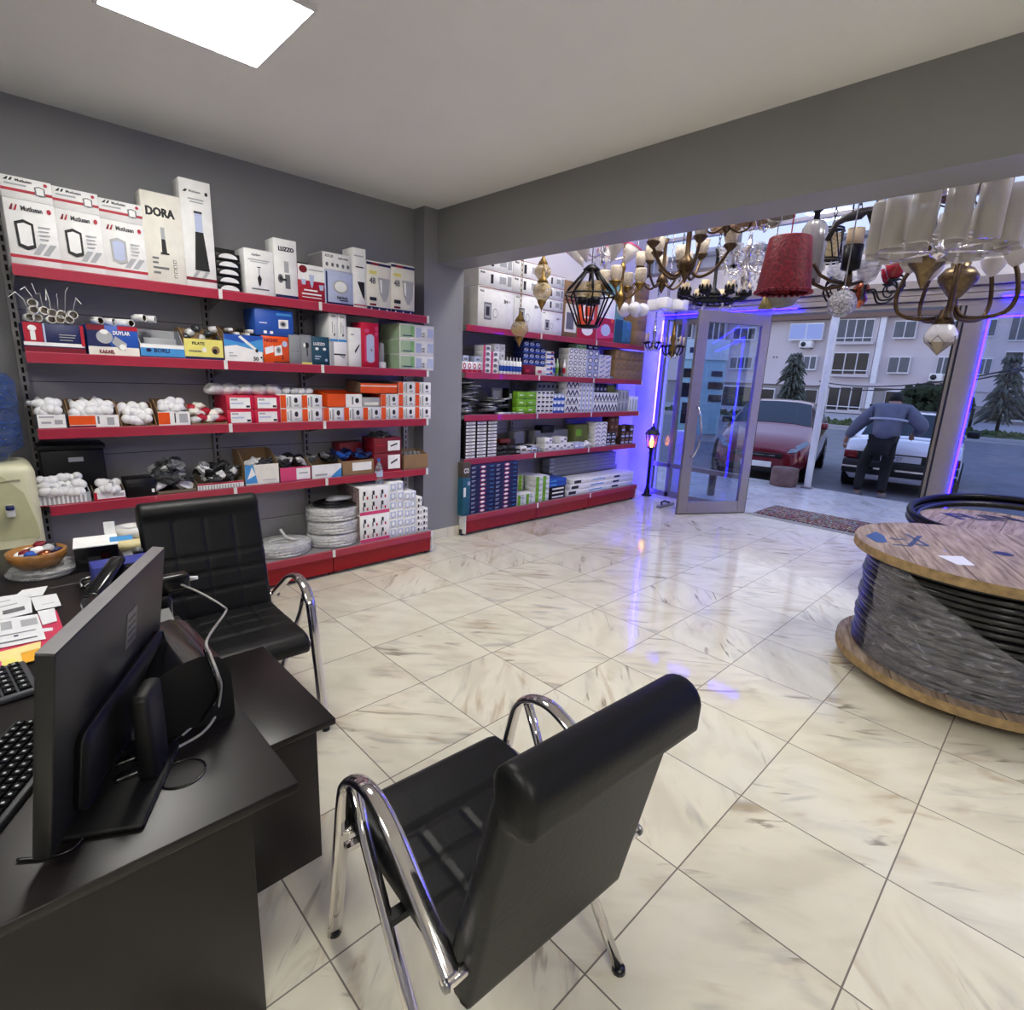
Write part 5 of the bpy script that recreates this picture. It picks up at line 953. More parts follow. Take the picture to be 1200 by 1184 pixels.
stack('bulb_carton', 'green and white carton, @, in the slim pile', 'box', 'green and white cartons, slim', bx(629, 590, YBB), bx(645, 586, YBB), YBB+.03, Z, bz(637, 559, YBB), 2, 5, .18, WHITE, [('r', 0, .5, 0, 1, GREEN), ('r', .55, .9, .3, .6, PALEG)])
stack('driver_carton', 'flat black carton with cream band, @ of the blue topped pile', 'box', 'flat black cartons', bx(646, 586, YBB), bx(664, 582, YBB), YBB+.03, Z, bz(655, 571, YBB), 1, 3, .25, BLKMET, [('r', .15, .9, .3, .7, CREAM)])
stack('driver_carton', 'flat blue carton on the black flat cartons, @', 'box', 'flat blue cartons', bx(645, 586, YBB), bx(665, 582, YBB), YBB+.03, bz(655, 571, YBB)+.002, bz(655, 562, YBB), 1, 2, .25, BLUE, [('r', .05, .4, .3, .7, SKYB)])
a = bx(666, 582, YBB); b = 6.40
for r in range(3):
    for c in range(3):
        x0 = a+.02+.05*r; tag(carton_mb(b-x0-.01, .082, .062, WHITE, [('r', .02, .12, .2, .8, DARK), ('r', .3, .5, .4, .6, SKYB), ('r', .65, .75, .2, .6, NAVY)]).build('fixture_carton', loc=(x0, YBB+.04+c*.085, Z+.002+r*.064)), 'long white fixture carton, '+['bottom', 'middle', 'top'][r]+' layer, '+['front', 'middle', 'rear'][c], 'box', 'long white fixture cartons')
for r in range(5):
    tag(carton_mb(b-a-.06, .14, .046, GREYC, [('r', .0, .06, .2, .8, LGREY), ('r', .1, .98, .44, .5, DARK)]).build('fixture_carton', loc=(a+.02-.05*(r > 0), YBB+.30, Z+.20+r*.047 if r else Z+.20)), 'long grey fixture carton behind the white ones, '+ORD[r]+' from bottom', 'box', 'long grey fixture cartons')
tag(carton_mb(b-a-.06, .14, .19, KRAFT, []).build('fixture_carton', loc=(a+.02, YBB+.30, Z+.003)), 'long kraft carton at the bottom behind the white fixture cartons', 'box')
# ================================================================ FURNITURE
LEATHER = mat('black_leatherette', (15, 16, 17), .45, var=.12, scale=60, bump=.08, spec=.35)
WOOD = mat('wenge_laminate', (25, 21, 21), .34, var=.14, scale=5, spec=.5); EDGE = mat('wenge_edge', (60, 52, 50), .4)
BLKP = mat('black_gloss_plastic', (14, 14, 16), .22, coat=.3); GREYP = mat('grey_plastic', (112, 112, 110), .4)
def upholstery(loop, x0, x1, gx, gi, m, depth=.007, r=.018, nx=64):
    # a cushion: closed (y, z) outline swept across x, with stitched grooves along and across its faces
    n = len(loop); cy = sum(p[0] for p in loop)/n; cz = sum(p[1] for p in loop)/n
    nr = []
    for i in range(n):
        a = Vector(loop[i-1]); b = Vector(loop[(i+1) % n]); t = (b-a); nr.append(Vector((t.y, -t.x)).normalized())
    xs = []
    for k in range(nx+1):
        u = k/nx; xs.append(x0+(x1-x0)*u)
    vs = []; fs = []
    for k, x in enumerate(xs):
        e = min(x-x0, x1-x); ins = 0. if e > r else r-math.sqrt(max(0, r*r-(r-e)**2))
        gxa = max([math.exp(-((x-g)/.0055)**2) for g in gx]+[0.])
        for i in range(n):
            g = 0.
            fl = gi[i]
            if fl: g = depth*max(gxa if fl & 1 else 0., 1. if fl & 2 else 0.)
            p = Vector(loop[i])-nr[i]*(ins+g); vs.append((x, p.x, p.y))
    for k in range(nx):
        for i in range(n):
            j = (i+1) % n; fs.append((k*n+i, k*n+j, (k+1)*n+j, (k+1)*n+i))
    fs.append(tuple(reversed(range(n)))); fs.append(tuple(range(nx*n, nx*n+n)))
    mb = MB(); mb.add(vs, fs, m, True); return mb
def resample(pts, flags, step=.011):
    out = []; fl = []; n = len(pts)
    for i in range(n):
        a = Vector(pts[i]); b = Vector(pts[(i+1) % n]); k = max(1, int((b-a).length/step))
        for q in range(k): out.append(tuple(a.lerp(b, q/k))); fl.append(flags[i])
    return out, fl
def groove_rows(loop, fl, marks):
    for mk in marks:
        i = min((k for k in range(len(loop)) if fl[k] & 1), key=lambda k: (Vector(loop[k])-Vector(mk)).length); fl[i] |= 2
def arc(c, r, a0, a1, n): return [(c[0]+r*math.cos(a0+(a1-a0)*k/n), c[1]+r*math.sin(a0+(a1-a0)*k/n)) for k in range(n+1)]
def armchair(label, loc, rz):
    t = thing('office_armchair', label, 'chair', loc, rz, None)
    # seat, outline clockwise seen from +x: front roll, top, rear, underside
    top = [(-.21, .452), (-.05, .455), (.10, .462), (.22, .468)]; fr = [(.262, .462), (.292, .440), (.300, .412), (.285, .385), (.255, .372)]
    bot = [(.10, .375), (-.10, .372), (-.21, .372)]
    pts = top+fr+bot; flags = [1, 1, 1, 0, 0, 0, 0, 0, 0, 0, 0, 0]
    pts = pts[::-1]; flags = [0]*8+[0, 1, 1, 1]
    lp, fl = resample(pts, flags); groove_rows(lp, fl, [(-.11, .452), (-.01, .457), (.09, .461), (.19, .466)])
    upholstery(lp, -.252, .252, (-.145, -.02, .105), fl, LEATHER).build('seat', t)
    fb = [(-.195, .375), (-.205, .47), (-.262, .70), (-.315, .90)]; roll = arc((-.365, .925), .055, .25, PI*1.05, 10)
    bk = [(-.418, .875), (-.398, .855), (-.362, .850), (-.262, .345), (-.22, .345)]
    pts = fb+roll+bk; flags = [1, 1, 1, 0]+[0]*len(roll)+[0]*len(bk)
    lp, fl = resample(pts, flags)
    groove_rows(lp, fl, [(-.225, .555), (-.246, .645), (-.266, .72)])
    upholstery(lp, -.252, .252, (-.125, 0, .125), fl, LEATHER).build('backrest', t)
    for s in (-1, 1):
        x = s*.285
        hp = [(x, .325, 0), (x, .27, .30), (x, .225, .53), (x, .195, .60), (x, .145, .64), (x, .08, .657), (x, .02, .648), (x, -.06, .612), (x, -.20, .515), (x, -.262, .465)]
        sm = []
        for i in range(len(hp)-1):
            a, b = Vector(hp[i]), Vector(hp[i+1]); p0 = Vector(hp[max(0, i-1)]); p3 = Vector(hp[min(len(hp)-1, i+2)])
            for q in range(5):
                u = q/5; sm.append(.5*((2*a)+(b-p0)*u+(2*p0-5*a+4*b-p3)*u*u+(3*a-p0-3*b+p3)*u**3))
        sm.append(Vector(hp[-1]))
        MB().tube(sm, .0225, CHROME, 12, .58, up=(1, 0, 0)).build('armrest', t)
        MB().tube([(x, .165, .622), (x, .10, .50), (x, -.08, .25), (x, -.26, .012)], .016, CHROME, 10, .75, up=(1, 0, 0)).lathe([(.02, 0), (.017, .014)], BLKP, (x, -.262, 0), 10).build('leg', t)
        MB().lathe([(.02, 0), (.017, .014)], BLKP, (x, .326, 0), 10).build('foot', t)
        MB().cyl((s*.235, .24, .40), (x, .243, .42), .011, CHROME).box(min(s*.2, s*.29), max(s*.2, s*.29), .20, .225, .385, .40, CHROME).build('seat_bracket', t)
        MB().cyl((s*.235, -.262, .463), (s*.297, -.262, .463), .013, CHROME).lathe([(.016, 0), (.014, .008)], STEEL, (s*.297, -.262, .463), 10, Matrix.Rotation(s*PI/2, 4, 'Y')).build('bolt', t)
    MB().box(-.285, .285, -.02, .01, .352, .372, BLKMET).build('crossbar', t)
    return t
armchair('black quilted armchair with its padded back turned to the viewer', (.814, .876, 0), -.062)
armchair('black quilted armchair facing the viewer beside the dark desk and red shelving', (.679, 2.45, 0), PI-.045)
# desk, return desk, coffee table
dk = thing('office_desk', 'dark wenge desk carrying the monitor in the foreground', 'desk', (-.3, 1.8, 0))
MB().rbox(-1.2, .684, -.806, .770, .728, .75, WOOD, .003).build('desktop', dk)
MB().rbox(-1.1, .631, -.652, -.63, 0, .727, WOOD, .002).build('end_panel', dk); MB().rbox(.609, .631, -.628, .62, .08, .727, WOOD, .002).build('front_panel', dk); MB().rbox(-1.1, .60, .62, .642, 0, .727, WOOD, .002).build('end_panel', dk)
gq = P(213, 907, Z=.75); gr_ = pxs(gq, 26); gp = MB().lathe([(gr_, 0), (gr_, .002), (gr_*.9, .0025), (gr_*.9, .0005)], BLKP, (gq.x+.3, gq.y-1.8, .7502), 28, caps=False).lathe([(.0001, .0012), (gr_*.88, .0012)], WOOD, (gq.x+.3, gq.y-1.8, .7502), 28, caps=False).build('cable_grommet', dk)
d2 = thing('office_desk', 'dark wenge return desk under the wooden bowl behind the main desk', 'desk', (-.3, 2.9, 0))
MB().rbox(-1.2, .684, -.327, .33, .728, .75, WOOD, .003).build('desktop', d2); MB().rbox(.60, .622, -.30, .30, 0, .727, WOOD, .002).build('end_panel', d2); MB().rbox(-1.1, -1.08, -.30, .30, 0, .727, WOOD, .002).build('end_panel', d2)
ct = thing('coffee_table', 'low dark wenge table between the two black armchairs', 'table', (.52, 1.79, 0))
MB().rbox(-.13, .183, -.305, .32, .478, .5, WOOD, .003).build('tabletop', ct); MB().rbox(-.12, .12, -.30, -.28, 0, .477, WOOD, .002).build('leg_panel', ct); MB().rbox(-.12, .12, .28, .30, 0, .477, WOOD, .002).build('leg_panel', ct); MB().rbox(.09, .11, -.28, .28, .2, .477, WOOD, .002).build('front_panel', ct)
# monitor: back turned to the viewer, screen towards the desk's user
zt = 1.15; A_ = P(52, 768, Z=zt); B_ = P(186, 642, Z=zt)
wd = (B_-A_); W_ = wd.length; yaw = math.atan2(wd.y, wd.x)
mo = thing('monitor', 'flat computer monitor turned away from the viewer on the dark desk', 'monitor', (A_.x+wd.x/2, A_.y+wd.y/2, .751), yaw)
tl = Matrix.Translation((0, 0, .40)) @ Matrix.Rotation(math.radians(8), 4, 'X') @ Matrix.Translation((0, 0, -.40))
MONK = mat('monitor_back_black', (14, 14, 14), .55); MONB = mat('monitor_back_grey', (32, 32, 30), .42)
o = MB().rbox(-W_/2, W_/2, -.014, .014, .022, .40, MONB, .004, tl).build('screen_housing', mo)
MB().box(-W_/2+.006, W_/2-.006, .0142, .0152, .04, .394, mat('screen_glass', (10, 11, 14), .08), tl).build('screen', o)
MB().box(-W_/2+.001, W_/2-.001, -.013, .013, .4001, .4012, STEEL, tl).build('top_trim', o)
MB().rbox(-W_*.36, W_*.44, -.034, -.012, .04, .20, MONK, .02, tl, 3).build('rear_bulge', o)
s_ = MB(); s_.box(.03, .085, -.0155, -.014, .25, .33, GREYP, tl)
for k in range(4): s_.box(.036, .079, -.0158, -.0156, .262+k*.016, .267+k*.016, DARK, tl)
s_.build('rating_sticker', o)
MB().rbox(-.09, .0, -.065, -.03, .01, .2, MONK, .012).build('stand_neck', mo); MB().rbox(-.21, .03, -.075, .06, 0, .012, MONK, .005).box(-.205, .025, -.0755, -.0748, .003, .010, STEEL).build('stand_base', mo)
# keyboards, calculator
def keyboard(label, name, loc, rz, wx, dy, cols, rows, kc, body):
    t = thing(name, label, name.split('_')[-1], loc, rz)
    MB().rbox(-wx/2, wx/2, -dy/2, dy/2, 0, .016, body, .005).build('keyboard_base', t)
    kw = (wx-.02)/cols; kd = (dy-.02)/rows; k1 = MB().add([(kw*.06, kd*.06, 0), (kw*.94, kd*.06, 0), (kw*.94, kd*.94, 0), (kw*.06, kd*.94, 0), (kw*.16, kd*.14, .007), (kw*.84, kd*.14, .007), (kw*.84, kd*.84, .007), (kw*.16, kd*.84, .007)], [(0, 1, 5, 4), (1, 2, 6, 5), (2, 3, 7, 6), (3, 0, 4, 7), (4, 5, 6, 7)], kc).quad((kw*.36, kd*.4, .0073), (kw*.6, kd*.4, .0073), (kw*.6, kd*.66, .0073), (kw*.36, kd*.66, .0073), LGREY).build('key', t)
    n = 0
    for r in range(rows):
        for c in range(cols):
            o = k1 if n == 0 else k1.copy()
            if n: COL.objects.link(o); o.parent = t
            o.location = (-wx/2+.01+c*kw, -dy/2+.01+r*kd, .0161); n += 1
    return t
kp = P(20, 880, Z=.76); keyboard('black keyboard lying before the monitor screen', 'computer_keyboard', (-.055, 1.40, .751), math.radians(61), .36, .15, 15, 6, BLKP, DARK)
cp = P(8, 795, Z=.77); ca = keyboard('grey desk calculator under the papers at the left edge', 'desk_calculator', (cp.x-.035, cp.y-.01, .751), .10, .17, .20, 5, 6, BLKP, mat('calculator_grey', (70, 72, 78), .4))
# papers: a pink folder, yellow sheet, and slips, fanned
FOLD = mat('pink_folder', (206, 60, 92), .5); PAPER = mat('white_paper', (226, 228, 232), .7, var=.02); PAPY = mat('yellow_paper', (236, 220, 150), .7)
def sheet(name, label, corners, m, z, prints=(), cat='paper', grp=None):
    pts = [P(x, y, Z=z) for x, y in corners]; o = pts[0]; mb = MB()
    vs = [(p.x-o.x, p.y-o.y, 0) for p in pts]+[(p.x-o.x, p.y-o.y, .0012) for p in pts]; n = len(pts)
    mb.add(vs, [tuple(range(n, 2*n)), tuple(reversed(range(n)))]+[(i, (i+1) % n, n+(i+1) % n, n+i) for i in range(n)], m)
    a, b, d = Vector(vs[n]), Vector(vs[n+1]), Vector(vs[2*n-1])
    for i, (u0, u1, v0, v1, mm) in enumerate(prints):
        f = lambda u, v: a+(b-a)*u+(d-a)*v+Vector((0, 0, .0003*(i+1)))
        mb.quad(f(u0, v0), f(u1, v0), f(u1, v1), f(u0, v1), mm)
    return tag(mb.build(name, loc=(o.x, o.y, z)), label, cat, grp)
sheet('folder', 'pink folder under the papers on the main desk', [(-40, 800), (52, 763), (76, 742), (66, 715), (-40, 742)], FOLD, .7525, cat='folder')
sheet('paper_sheet', 'yellow sheet below the white slips on the desk', [(-40, 775), (48, 752), (47, 765), (30, 778), (-40, 800)], PAPY, .7545, [(.45, .62, .5, .95, YELL), (.7, .95, .35, .9, mat('amber_print', (232, 170, 50), .6)), (.3, .44, .5, .95, PINK)])
tl_ = [(.1, .5, .2, .24, LGREY), (.1, .8, .45, .5, LGREY), (.1, .7, .65, .69, LGREY), (.55, .9, .15, .3, MGREY)]
sheet('receipt_slip', 'white business slip on top of the yellow sheet, nearest the viewer', [(-40, 768), (54, 749), (44, 720), (-40, 733)], PAPER, .757, [(.45, .6, .55, .85, LGREY), (.72, .95, .55, .8, LGREY), (.4, .9, .35, .38, MGREY), (.6, .66, .25, .3, NAVY), (.4, .9, .1, .14, MGREY)])
sheet('receipt_slip', 'small white slip on the pink folder right of the business slip', [(50, 733), (67, 728), (64, 713), (44, 717)], PAPER, .7565)
sheet('receipt_slip', 'wide white receipt in the middle of the papers', [(-40, 737), (38, 718), (36, 701), (20, 697), (-40, 706)], PAPER, .759, tl_)
sheet('receipt_slip', 'white card with a printed line right of the wide receipt', [(42, 716), (72, 710), (66, 696), (36, 701)], PAPER, .7565, [(.3, .8, .3, .34, LGREY)])
sheet('receipt_slip', 'farthest white slip, nearest the wooden bowl', [(34, 700), (50, 698), (56, 687), (26, 692), (20, 697)], PAPER, .7565, [(.3, .6, .4, .5, LGREY)])
sheet('receipt_slip', 'small red printed slip peeping out on the pink folder', [(50, 741), (62, 739), (62, 736), (50, 737)], PAPER, .7545)
# bowl of trinkets on a tray
bp_ = P(47, 671, Z=.75); WOODB = mat('olive_wood', (150, 104, 52), .28, var=.4, scale=22, coat=.4)
t = thing('wooden_bowl', 'round olive wood bowl on clear trays at the far desk corner', 'bowl', (bp_.x, bp_.y, .785))
rb = pxs(bp_, 28)
MB().lathe([(.0001, 0), (rb*.72, 0), (rb*.95, .03), (rb, .058), (rb*.93, .062), (rb*.86, .04), (rb*.6, .016), (.0001, .014)], WOODB, n=28).build('bowl_body', t)
for k in range(14):
    m_ = [BLUE, DARK, WHITE, COPPER, DKRED, LGREY, NAVY][k % 7]; an = k*2.4; rr = rb*.62*math.sqrt((k+.5)/14)
    tag(MB().blob((0, 0, 0), .024 if k else .04, m_, (1, .9, .6), .4, 2, 2, k).build('wrapped_sweet', loc=(bp_.x+rr*math.cos(an), bp_.y+rr*math.sin(an), .785+.042+.012*(k % 3))), ['blue', 'black', 'white', 'copper', 'dark red', 'grey', 'navy'][k % 7]+' wrapped sweet in the wooden bowl'+(', larger one' if k == 0 else ', '+ORD[k]+' in the spiral'), 'sweet', 'sweets in the bowl')
CLRP = m_film('clear_tray_plastic', (190, 192, 196), .5, .1)
for k in range(2): tag(MB().lathe([(.0001, 0), (rb*1.12, 0), (rb*1.2, .012), (rb*1.12, .014), (.0001, .006)], CLRP, n=28).build('plastic_plate', loc=(bp_.x+.01+.012*k, bp_.y-.01, .751+.0155*k)), ['lower', 'upper'][k]+' clear plastic plate under the wooden bowl', 'plate')
# carton of things, blue box, tape on yellow stool
c1 = P(90, 672, Z=.75)
t = thing('gadget_carton', 'open white and black gadget carton beside the wooden bowl', 'box', (c1.x, c1.y, .751), -.12)
s1 = pxs(c1, 1)
MB().box(0, 42*s1, 0, .16, 0, .10, BLKP).box(-.002, 42*s1+.002, -.001, .161, .1, .104, WHITE).quad((.04, -.0015, .02), (.1, -.0015, .02), (.1, -.0015, .06), (.04, -.0015, .06), DARK).build('carton_body', t)
MB().lathe([(.012, 0), (.018, 0)], COPPER, (.10, -.003, .06), 14, Matrix.Rotation(PI/2, 4, 'X')).build('print', t); MB().lathe([(.0001, 0), (.02, .002)], GREYP, (.21, -.003, .06), 14, Matrix.Rotation(PI/2, 4, 'X')).build('print', t)
MB().box(42*s1-.04, 42*s1, .158, .162, .1, .16, WHITE).build('flap', t); MB().quad((.12, .03, .1045), (.2, .03, .1045), (.2, .11, .1045), (.12, .11, .1045), SKYB).build('blue_print', t)
c2 = P(112, 692, Z=.75)
tag(MB().rbox(0, .20, 0, .10, 0, .085, mat('violet_blue_card', (58, 66, 150), .45), .003).poly([(.02, -.001, .05), (.09, -.001, .065), (.10, -.001, .03), (.05, -.001, .02)], PALEB).text('Lo', (.02, -.0012, .02), (1, 0, 0), (0, 0, 1), .03, WHITE).build('gadget_carton', loc=(c2.x, c2.y, .751)), 'violet blue carton before the white and black carton on the desk', 'box')
hp = [P(96, 688, Z=.758), P(93, 684, Z=.758), P(95, 680, Z=.758), P(108, 676, Z=.758), P(112, 680, Z=.758)]
tag(MB().tube([tuple(h) for h in hp]+[tuple(P(99, 688, Z=.758))], .006, STEEL, 8).build('metal_hook', loc=(0, 0, 0)), 'bent steel rod lying before the gadget carton', 'rod')
c3 = P(140, 640, Z=.62); ST = mat('pale_yellow_plastic', (226, 214, 160), .4)
t = thing('step_bin', 'pale plastic bin with a yellow lid behind the armchair and desk', 'bin', (.475, 3.37, 0))
MB().lathe([(.10, 0), (.115, .02), (.128, .66), (.0001, .66)], mat('pale_grey_plastic', (184, 186, 182), .4), n=28).build('bin_body', t); MB().lathe([(.132, .655), (.136, .675), (.128, .69), (.0001, .694)], ST, n=28).build('bin_lid', t)
tag(MB().lathe([(.035, 0), (.075, 0), (.075, .05), (.035, .05), (.035, 0)], WPLAST, n=24, caps=False).build('tape_roll', loc=(.50, 3.37, .696)), 'roll of white tape on the yellow bin lid', 'tape')
# POS printer, scanner box, phone behind the monitor
t = thing('receipt_printer', 'black receipt printer with a curved hood beside the monitor on the desk', 'printer', (.245, 1.52, .751), .02)
prof = [(-.115, 0), (-.115, .085), (-.09, .125), (-.05, .155), (0, .175), (.05, .18), (.09, .165), (.112, .125), (.114, .06), (.114, 0)]
mb = MB(); n = len(prof); vs = [(x, -.20, z) for x, z in prof]+[(x, .06, z) for x, z in prof]
mb.add(vs, [tuple(range(n)), tuple(reversed(range(n, 2*n)))], MONK); mb.add(vs, [(i, n+i, n+(i+1) % n, (i+1) % n) for i in range(n)], BLKP, True); mb.build('printer_hood', t, bevel=.004)
MB().rbox(-.115, .118, .06, .27, 0, .10, MONK, .006).build('printer_base', t)
tk = Matrix.Translation((-.02, .10, .10)) @ Matrix.Rotation(.35, 4, 'X')
kb = MB().box(-.09, .10, -.02, .11, 0, .022, DARK, tk)
for k in range(12): kb.box(-.075+.038*(k % 4), -.052+.038*(k % 4), -.005+.034*(k//4), .017+.034*(k//4), .022, .028, [WPLAST, SKYB, LGREY, GREYP][k % 4], tk)
kb.build('key_panel', t)
MB().rbox(-.11, -.05, .09, .30, .14, .175, BLKP, .014, Matrix.Rotation(.15, 4, 'X')).build('handset', t)
MB().box(-.10, -.04, -.201, -.199, .03, .06, GREYP).build('paper_slot', t)
t = thing('desk_phone', 'black desk phone with a small red light behind the monitor top', 'phone', tuple(P(150, 690, Z=.76)-Vector((0, 0, .008))), -.6)
MB().rbox(-.09, .09, -.11, .11, 0, .05, BLKP, .012, Matrix.Rotation(.35, 4, 'X')).build('phone_base', t); MB().rbox(-.085, -.03, -.11, .11, .055, .085, BLKP, .014, Matrix.Rotation(.35, 4, 'X')).build('handset', t)
MB().sphere((.03, -.05, .035), .005, mat('red_indicator', (255, 70, 50), .4, var=0, emit=3.)).build('indicator', t)
for k in range(3): MB().box(.0+k*.022, .012+k*.022, .03, .045, .061, .066, LGREY).build('button', t)
# plug adapter in the air end of a white cord, power cords into the grommet
pa = P(196, 683, Z=.93)
t = thing('card_reader', 'black handset shaped reader standing behind the monitor with its cord plugged in', 'card reader', (pa.x-.02, pa.y-.02, .751))
MB().rbox(-.05, .02, -.03, .03, 0, .155, BLKP, .012).build('reader_body', t); MB().rbox(-.04, .075, -.022, .022, .155, .21, BLKP, .008).build('reader_head', t); MB().cyl((.075, 0, .185), (.10, 0, .183), .008, WPLAST, .006).build('plug', t)
def cord(label, px, m, r, name='cord'):
    pts = [P(x, y, Z=z) for x, y, z in px]; sm = []
    for i in range(len(pts)-1):
        a, b = pts[i], pts[i+1]; p0 = pts[max(0, i-1)]; p3 = pts[min(len(pts)-1, i+2)]
        for q in range(6):
            u = q/6; sm.append(.5*((2*a)+(b-p0)*u+(2*p0-5*a+4*b-p3)*u*u+(3*a-p0-3*b+p3)*u**3))
    sm.append(pts[-1]); return tag(MB().tube(sm, r, m, 8).build(name), label, 'cord')
GCORD = mat('grey_cord', (170, 168, 164), .4)
cord('pale grey cord looping from the reader down behind the printer to the grommet', [(212, 685, .93), (235, 695, .90), (262, 711, .86), (264, 718, .85), (243, 749, .95), (247, 768, .94), (256, 792, .91), (259, 808, .84), (253, 838, .765), (236, 860, .755), (204, 880, .755), (198, 900, .755), (190, 906, .754)], GCORD, .0032)
cord('black cord running beside the grey one to the grommet', [(240, 762, .95), (251, 790, .91), (254, 815, .83), (230, 850, .757), (205, 868, .756), (196, 895, .756), (188, 908, .754)], BLKP, .004)
cord('thin pale cord ending near the printer base', [(256, 808, .85), (247, 832, .78), (230, 848, .757), (214, 862, .757)], GCORD, .0026)
cord('black monitor cord curling round the stand to the grommet', [(78, 945, .80), (84, 953, .765), (100, 952, .757), (130, 945, .757), (165, 925, .757), (190, 908, .757)], BLKP, .005)
for k in range(2): tag(MB().rbox(-.045, .045, -.012, .012, 0, .022, BLKP, .006).build('power_brick', loc=tuple(P(164, 892+k*18, Z=.752)), ), ['farther', 'nearer'][k]+' black power plug lying by the cable grommet', 'plug')
cord('thin cable along the desk front edge under the monitor', [(20, 1008, .754), (60, 1004, .754), (85, 995, .754), (98, 982, .754)], BLKP, .003)
# water dispenser
WC = mat('pale_yellow_dispenser', (214, 212, 178), .35); BOT = m_film('blue_bottle', (60, 90, 150), .75, .08)
t = thing('water_dispenser', 'pale yellow water dispenser with a blue bottle at the left edge', 'water dispenser', (-.03, 3.98, 0))
zt_ = P(20, 545, Y=3.8).z; xr = P(49, 600, Y=3.8).x+.03
MB().rbox(-.30, xr, -.18, .17, 0, zt_, WC, .05, seg=4).build('cabinet', t)
zc = P(10, 590, Y=3.8).z
ap = [(-.27, -.20), (-.27, .05), (-.22, .14), (-.1, .2), (.0, .2), (xr-.14, .15), (xr-.06, .05), (xr-.025, -.12), (xr-.02, -.20)]
mb = MB(); mb.poly([(x, -.1815, zc+z) for x, z in ap], mat('dispenser_recess', (190, 190, 150), .4)); mb.build('tap_recess', t)
for k in range(2):
    x = P(12, 598, Y=3.8).x+.03-k*.12; z = P(12, 598, Y=3.8).z
    tp = MB().rbox(x-.018, x+.018, -.23, -.18, z-.03, z+.03, WPLAST, .008).build('tap', t); MB().rbox(x-.017, x+.017, -.24, -.20, z+.01, z+.03, NAVY if k == 0 else RED, .005).build('tap_lever', tp)
MB().tube([(-.28+.03*k, -.183, zt_-.10-.02*math.sin(k*.35)) for k in range(int((xr+.25)/.03))], .004, mat('dispenser_line', (150, 148, 120), .5), 6).build('trim_line', t)
MB().lathe([(.05, zt_-.01), (.07, zt_+.03), (.135, zt_+.08), (.138, zt_+.24), (.13, zt_+.26), (.138, zt_+.28), (.138, zt_+.42), (.11, zt_+.46), (.0001, zt_+.47)], BOT, (P(25, 500, Y=3.98).x-.105, 0, 0), 28).build('bottle', t)
# ---------------------------------------------------------------- cable drums
PLY = None
def ply():
    m = bpy.data.materials.new('drum_planks'); m.use_nodes = True; nt = m.node_tree; b = nt.nodes['Principled BSDF']
    tc = nt.nodes.new('ShaderNodeTexCoord'); mp = nt.nodes.new('ShaderNodeMapping'); mp.inputs['Scale'].default_value = (1.4, 13, 3); n = nt.nodes.new('ShaderNodeTexNoise'); n.inputs['Scale'].default_value = 3; n.inputs['Detail'].default_value = 8; n.inputs['Distortion'].default_value = .6
    r = nt.nodes.new('ShaderNodeValToRGB'); r.color_ramp.elements[0].position = .3; r.color_ramp.elements[0].color = lin((116, 96, 78))+(1,); r.color_ramp.elements[1].position = .7; r.color_ramp.elements[1].color = lin((180, 160, 138))+(1,)
    nt.links.new(tc.outputs['Object'], mp.inputs[0]); nt.links.new(mp.outputs[0], n.inputs['Vector']); nt.links.new(n.outputs[0], r.inputs[0]); nt.links.new(r.outputs[0], b.inputs['Base Color']); b.inputs['Roughness'].default_value = .75
    bp = nt.nodes.new('ShaderNodeBump'); bp.inputs['Strength'].default_value = .25; bp.inputs['Distance'].default_value = .01; nt.links.new(n.outputs[0], bp.inputs['Height']); nt.links.new(bp.outputs[0], b.inputs['Normal'])
    return m
PLY = ply(); PLYE = mat('drum_edge_wood', (160, 134, 94), .75, var=.3, scale=25)
CAB = mat('black_drum_cable', (20, 20, 22), .3, coat=.2); FILM = m_film('stretch_film', (196, 195, 204), .29, .07)
def flange(z0, z1, R, hole=True):
    mb = MB(); n = 64
    mb.lathe([(R, z0), (R*1.002, (z0+z1)/2), (R, z1)], PLYE, n=n, caps=False)
    npl = 6
    for zz, s in ((z1, 1), (z0, -1)):
        for k in range(npl):
            y0 = -R+2*R*k/npl+.002; y1 = -R+2*R*(k+1)/npl-.002; up = []; dn = []
            for q in range(13):
                y = y0+(y1-y0)*q/12; x = math.sqrt(max(0, R*R-y*y)); up.append((x, y, zz)); dn.append((-x, y, zz))
            mb.poly(up+dn[::-1] if s > 0 else (up+dn[::-1])[::-1], PLY)
        mb.lathe([(.0001, zz-.004*s), (R*.999, zz-.004*s)], mat('plank_gap', (52, 40, 30), .9), n=n, caps=False)
    return mb
DR = (3.90, .19, 0); t = thing('cable_drum', 'wooden cable drum of black cable wrapped in clear film', 'cable drum', DR, .35)
R1 = .65
fb_ = flange(.075, .125, R1).build('flange', t); ft = flange(.715, .765, R1).build('flange', t)
ft_d = MB()
ft_d.lathe([(.0001, .7662), (.045, .7662)], BLACK, (.03, -.05, 0), 20, caps=False)
for ang_ in range(4): ft_d.lathe([(.0001, .7662), (.009, .7662)], STEEL, (.26*math.cos(ang_*1.57+.4), .26*math.sin(ang_*1.57+.4), 0), 10, caps=False)
ft_d.build('bolt', ft)
bl = MB()
pb = [P(x, y, Z=.767) for x, y in ((1015, 628), (1022, 622), (1042, 627), (1040, 636))]
rm = Matrix.Rotation(-.35, 4, 'Z')
loc_ = lambda p, dz=0: rm @ (Vector(p)-Vector(DR)+Vector((0, 0, dz)))
bl.poly([tuple(loc_(P(x, y, Z=.7665))) for x, y in ((1014, 628), (1026, 623), (1036, 628), (1040, 636), (1028, 636))], mat('blue_paint_mark', (46, 82, 132), .6))
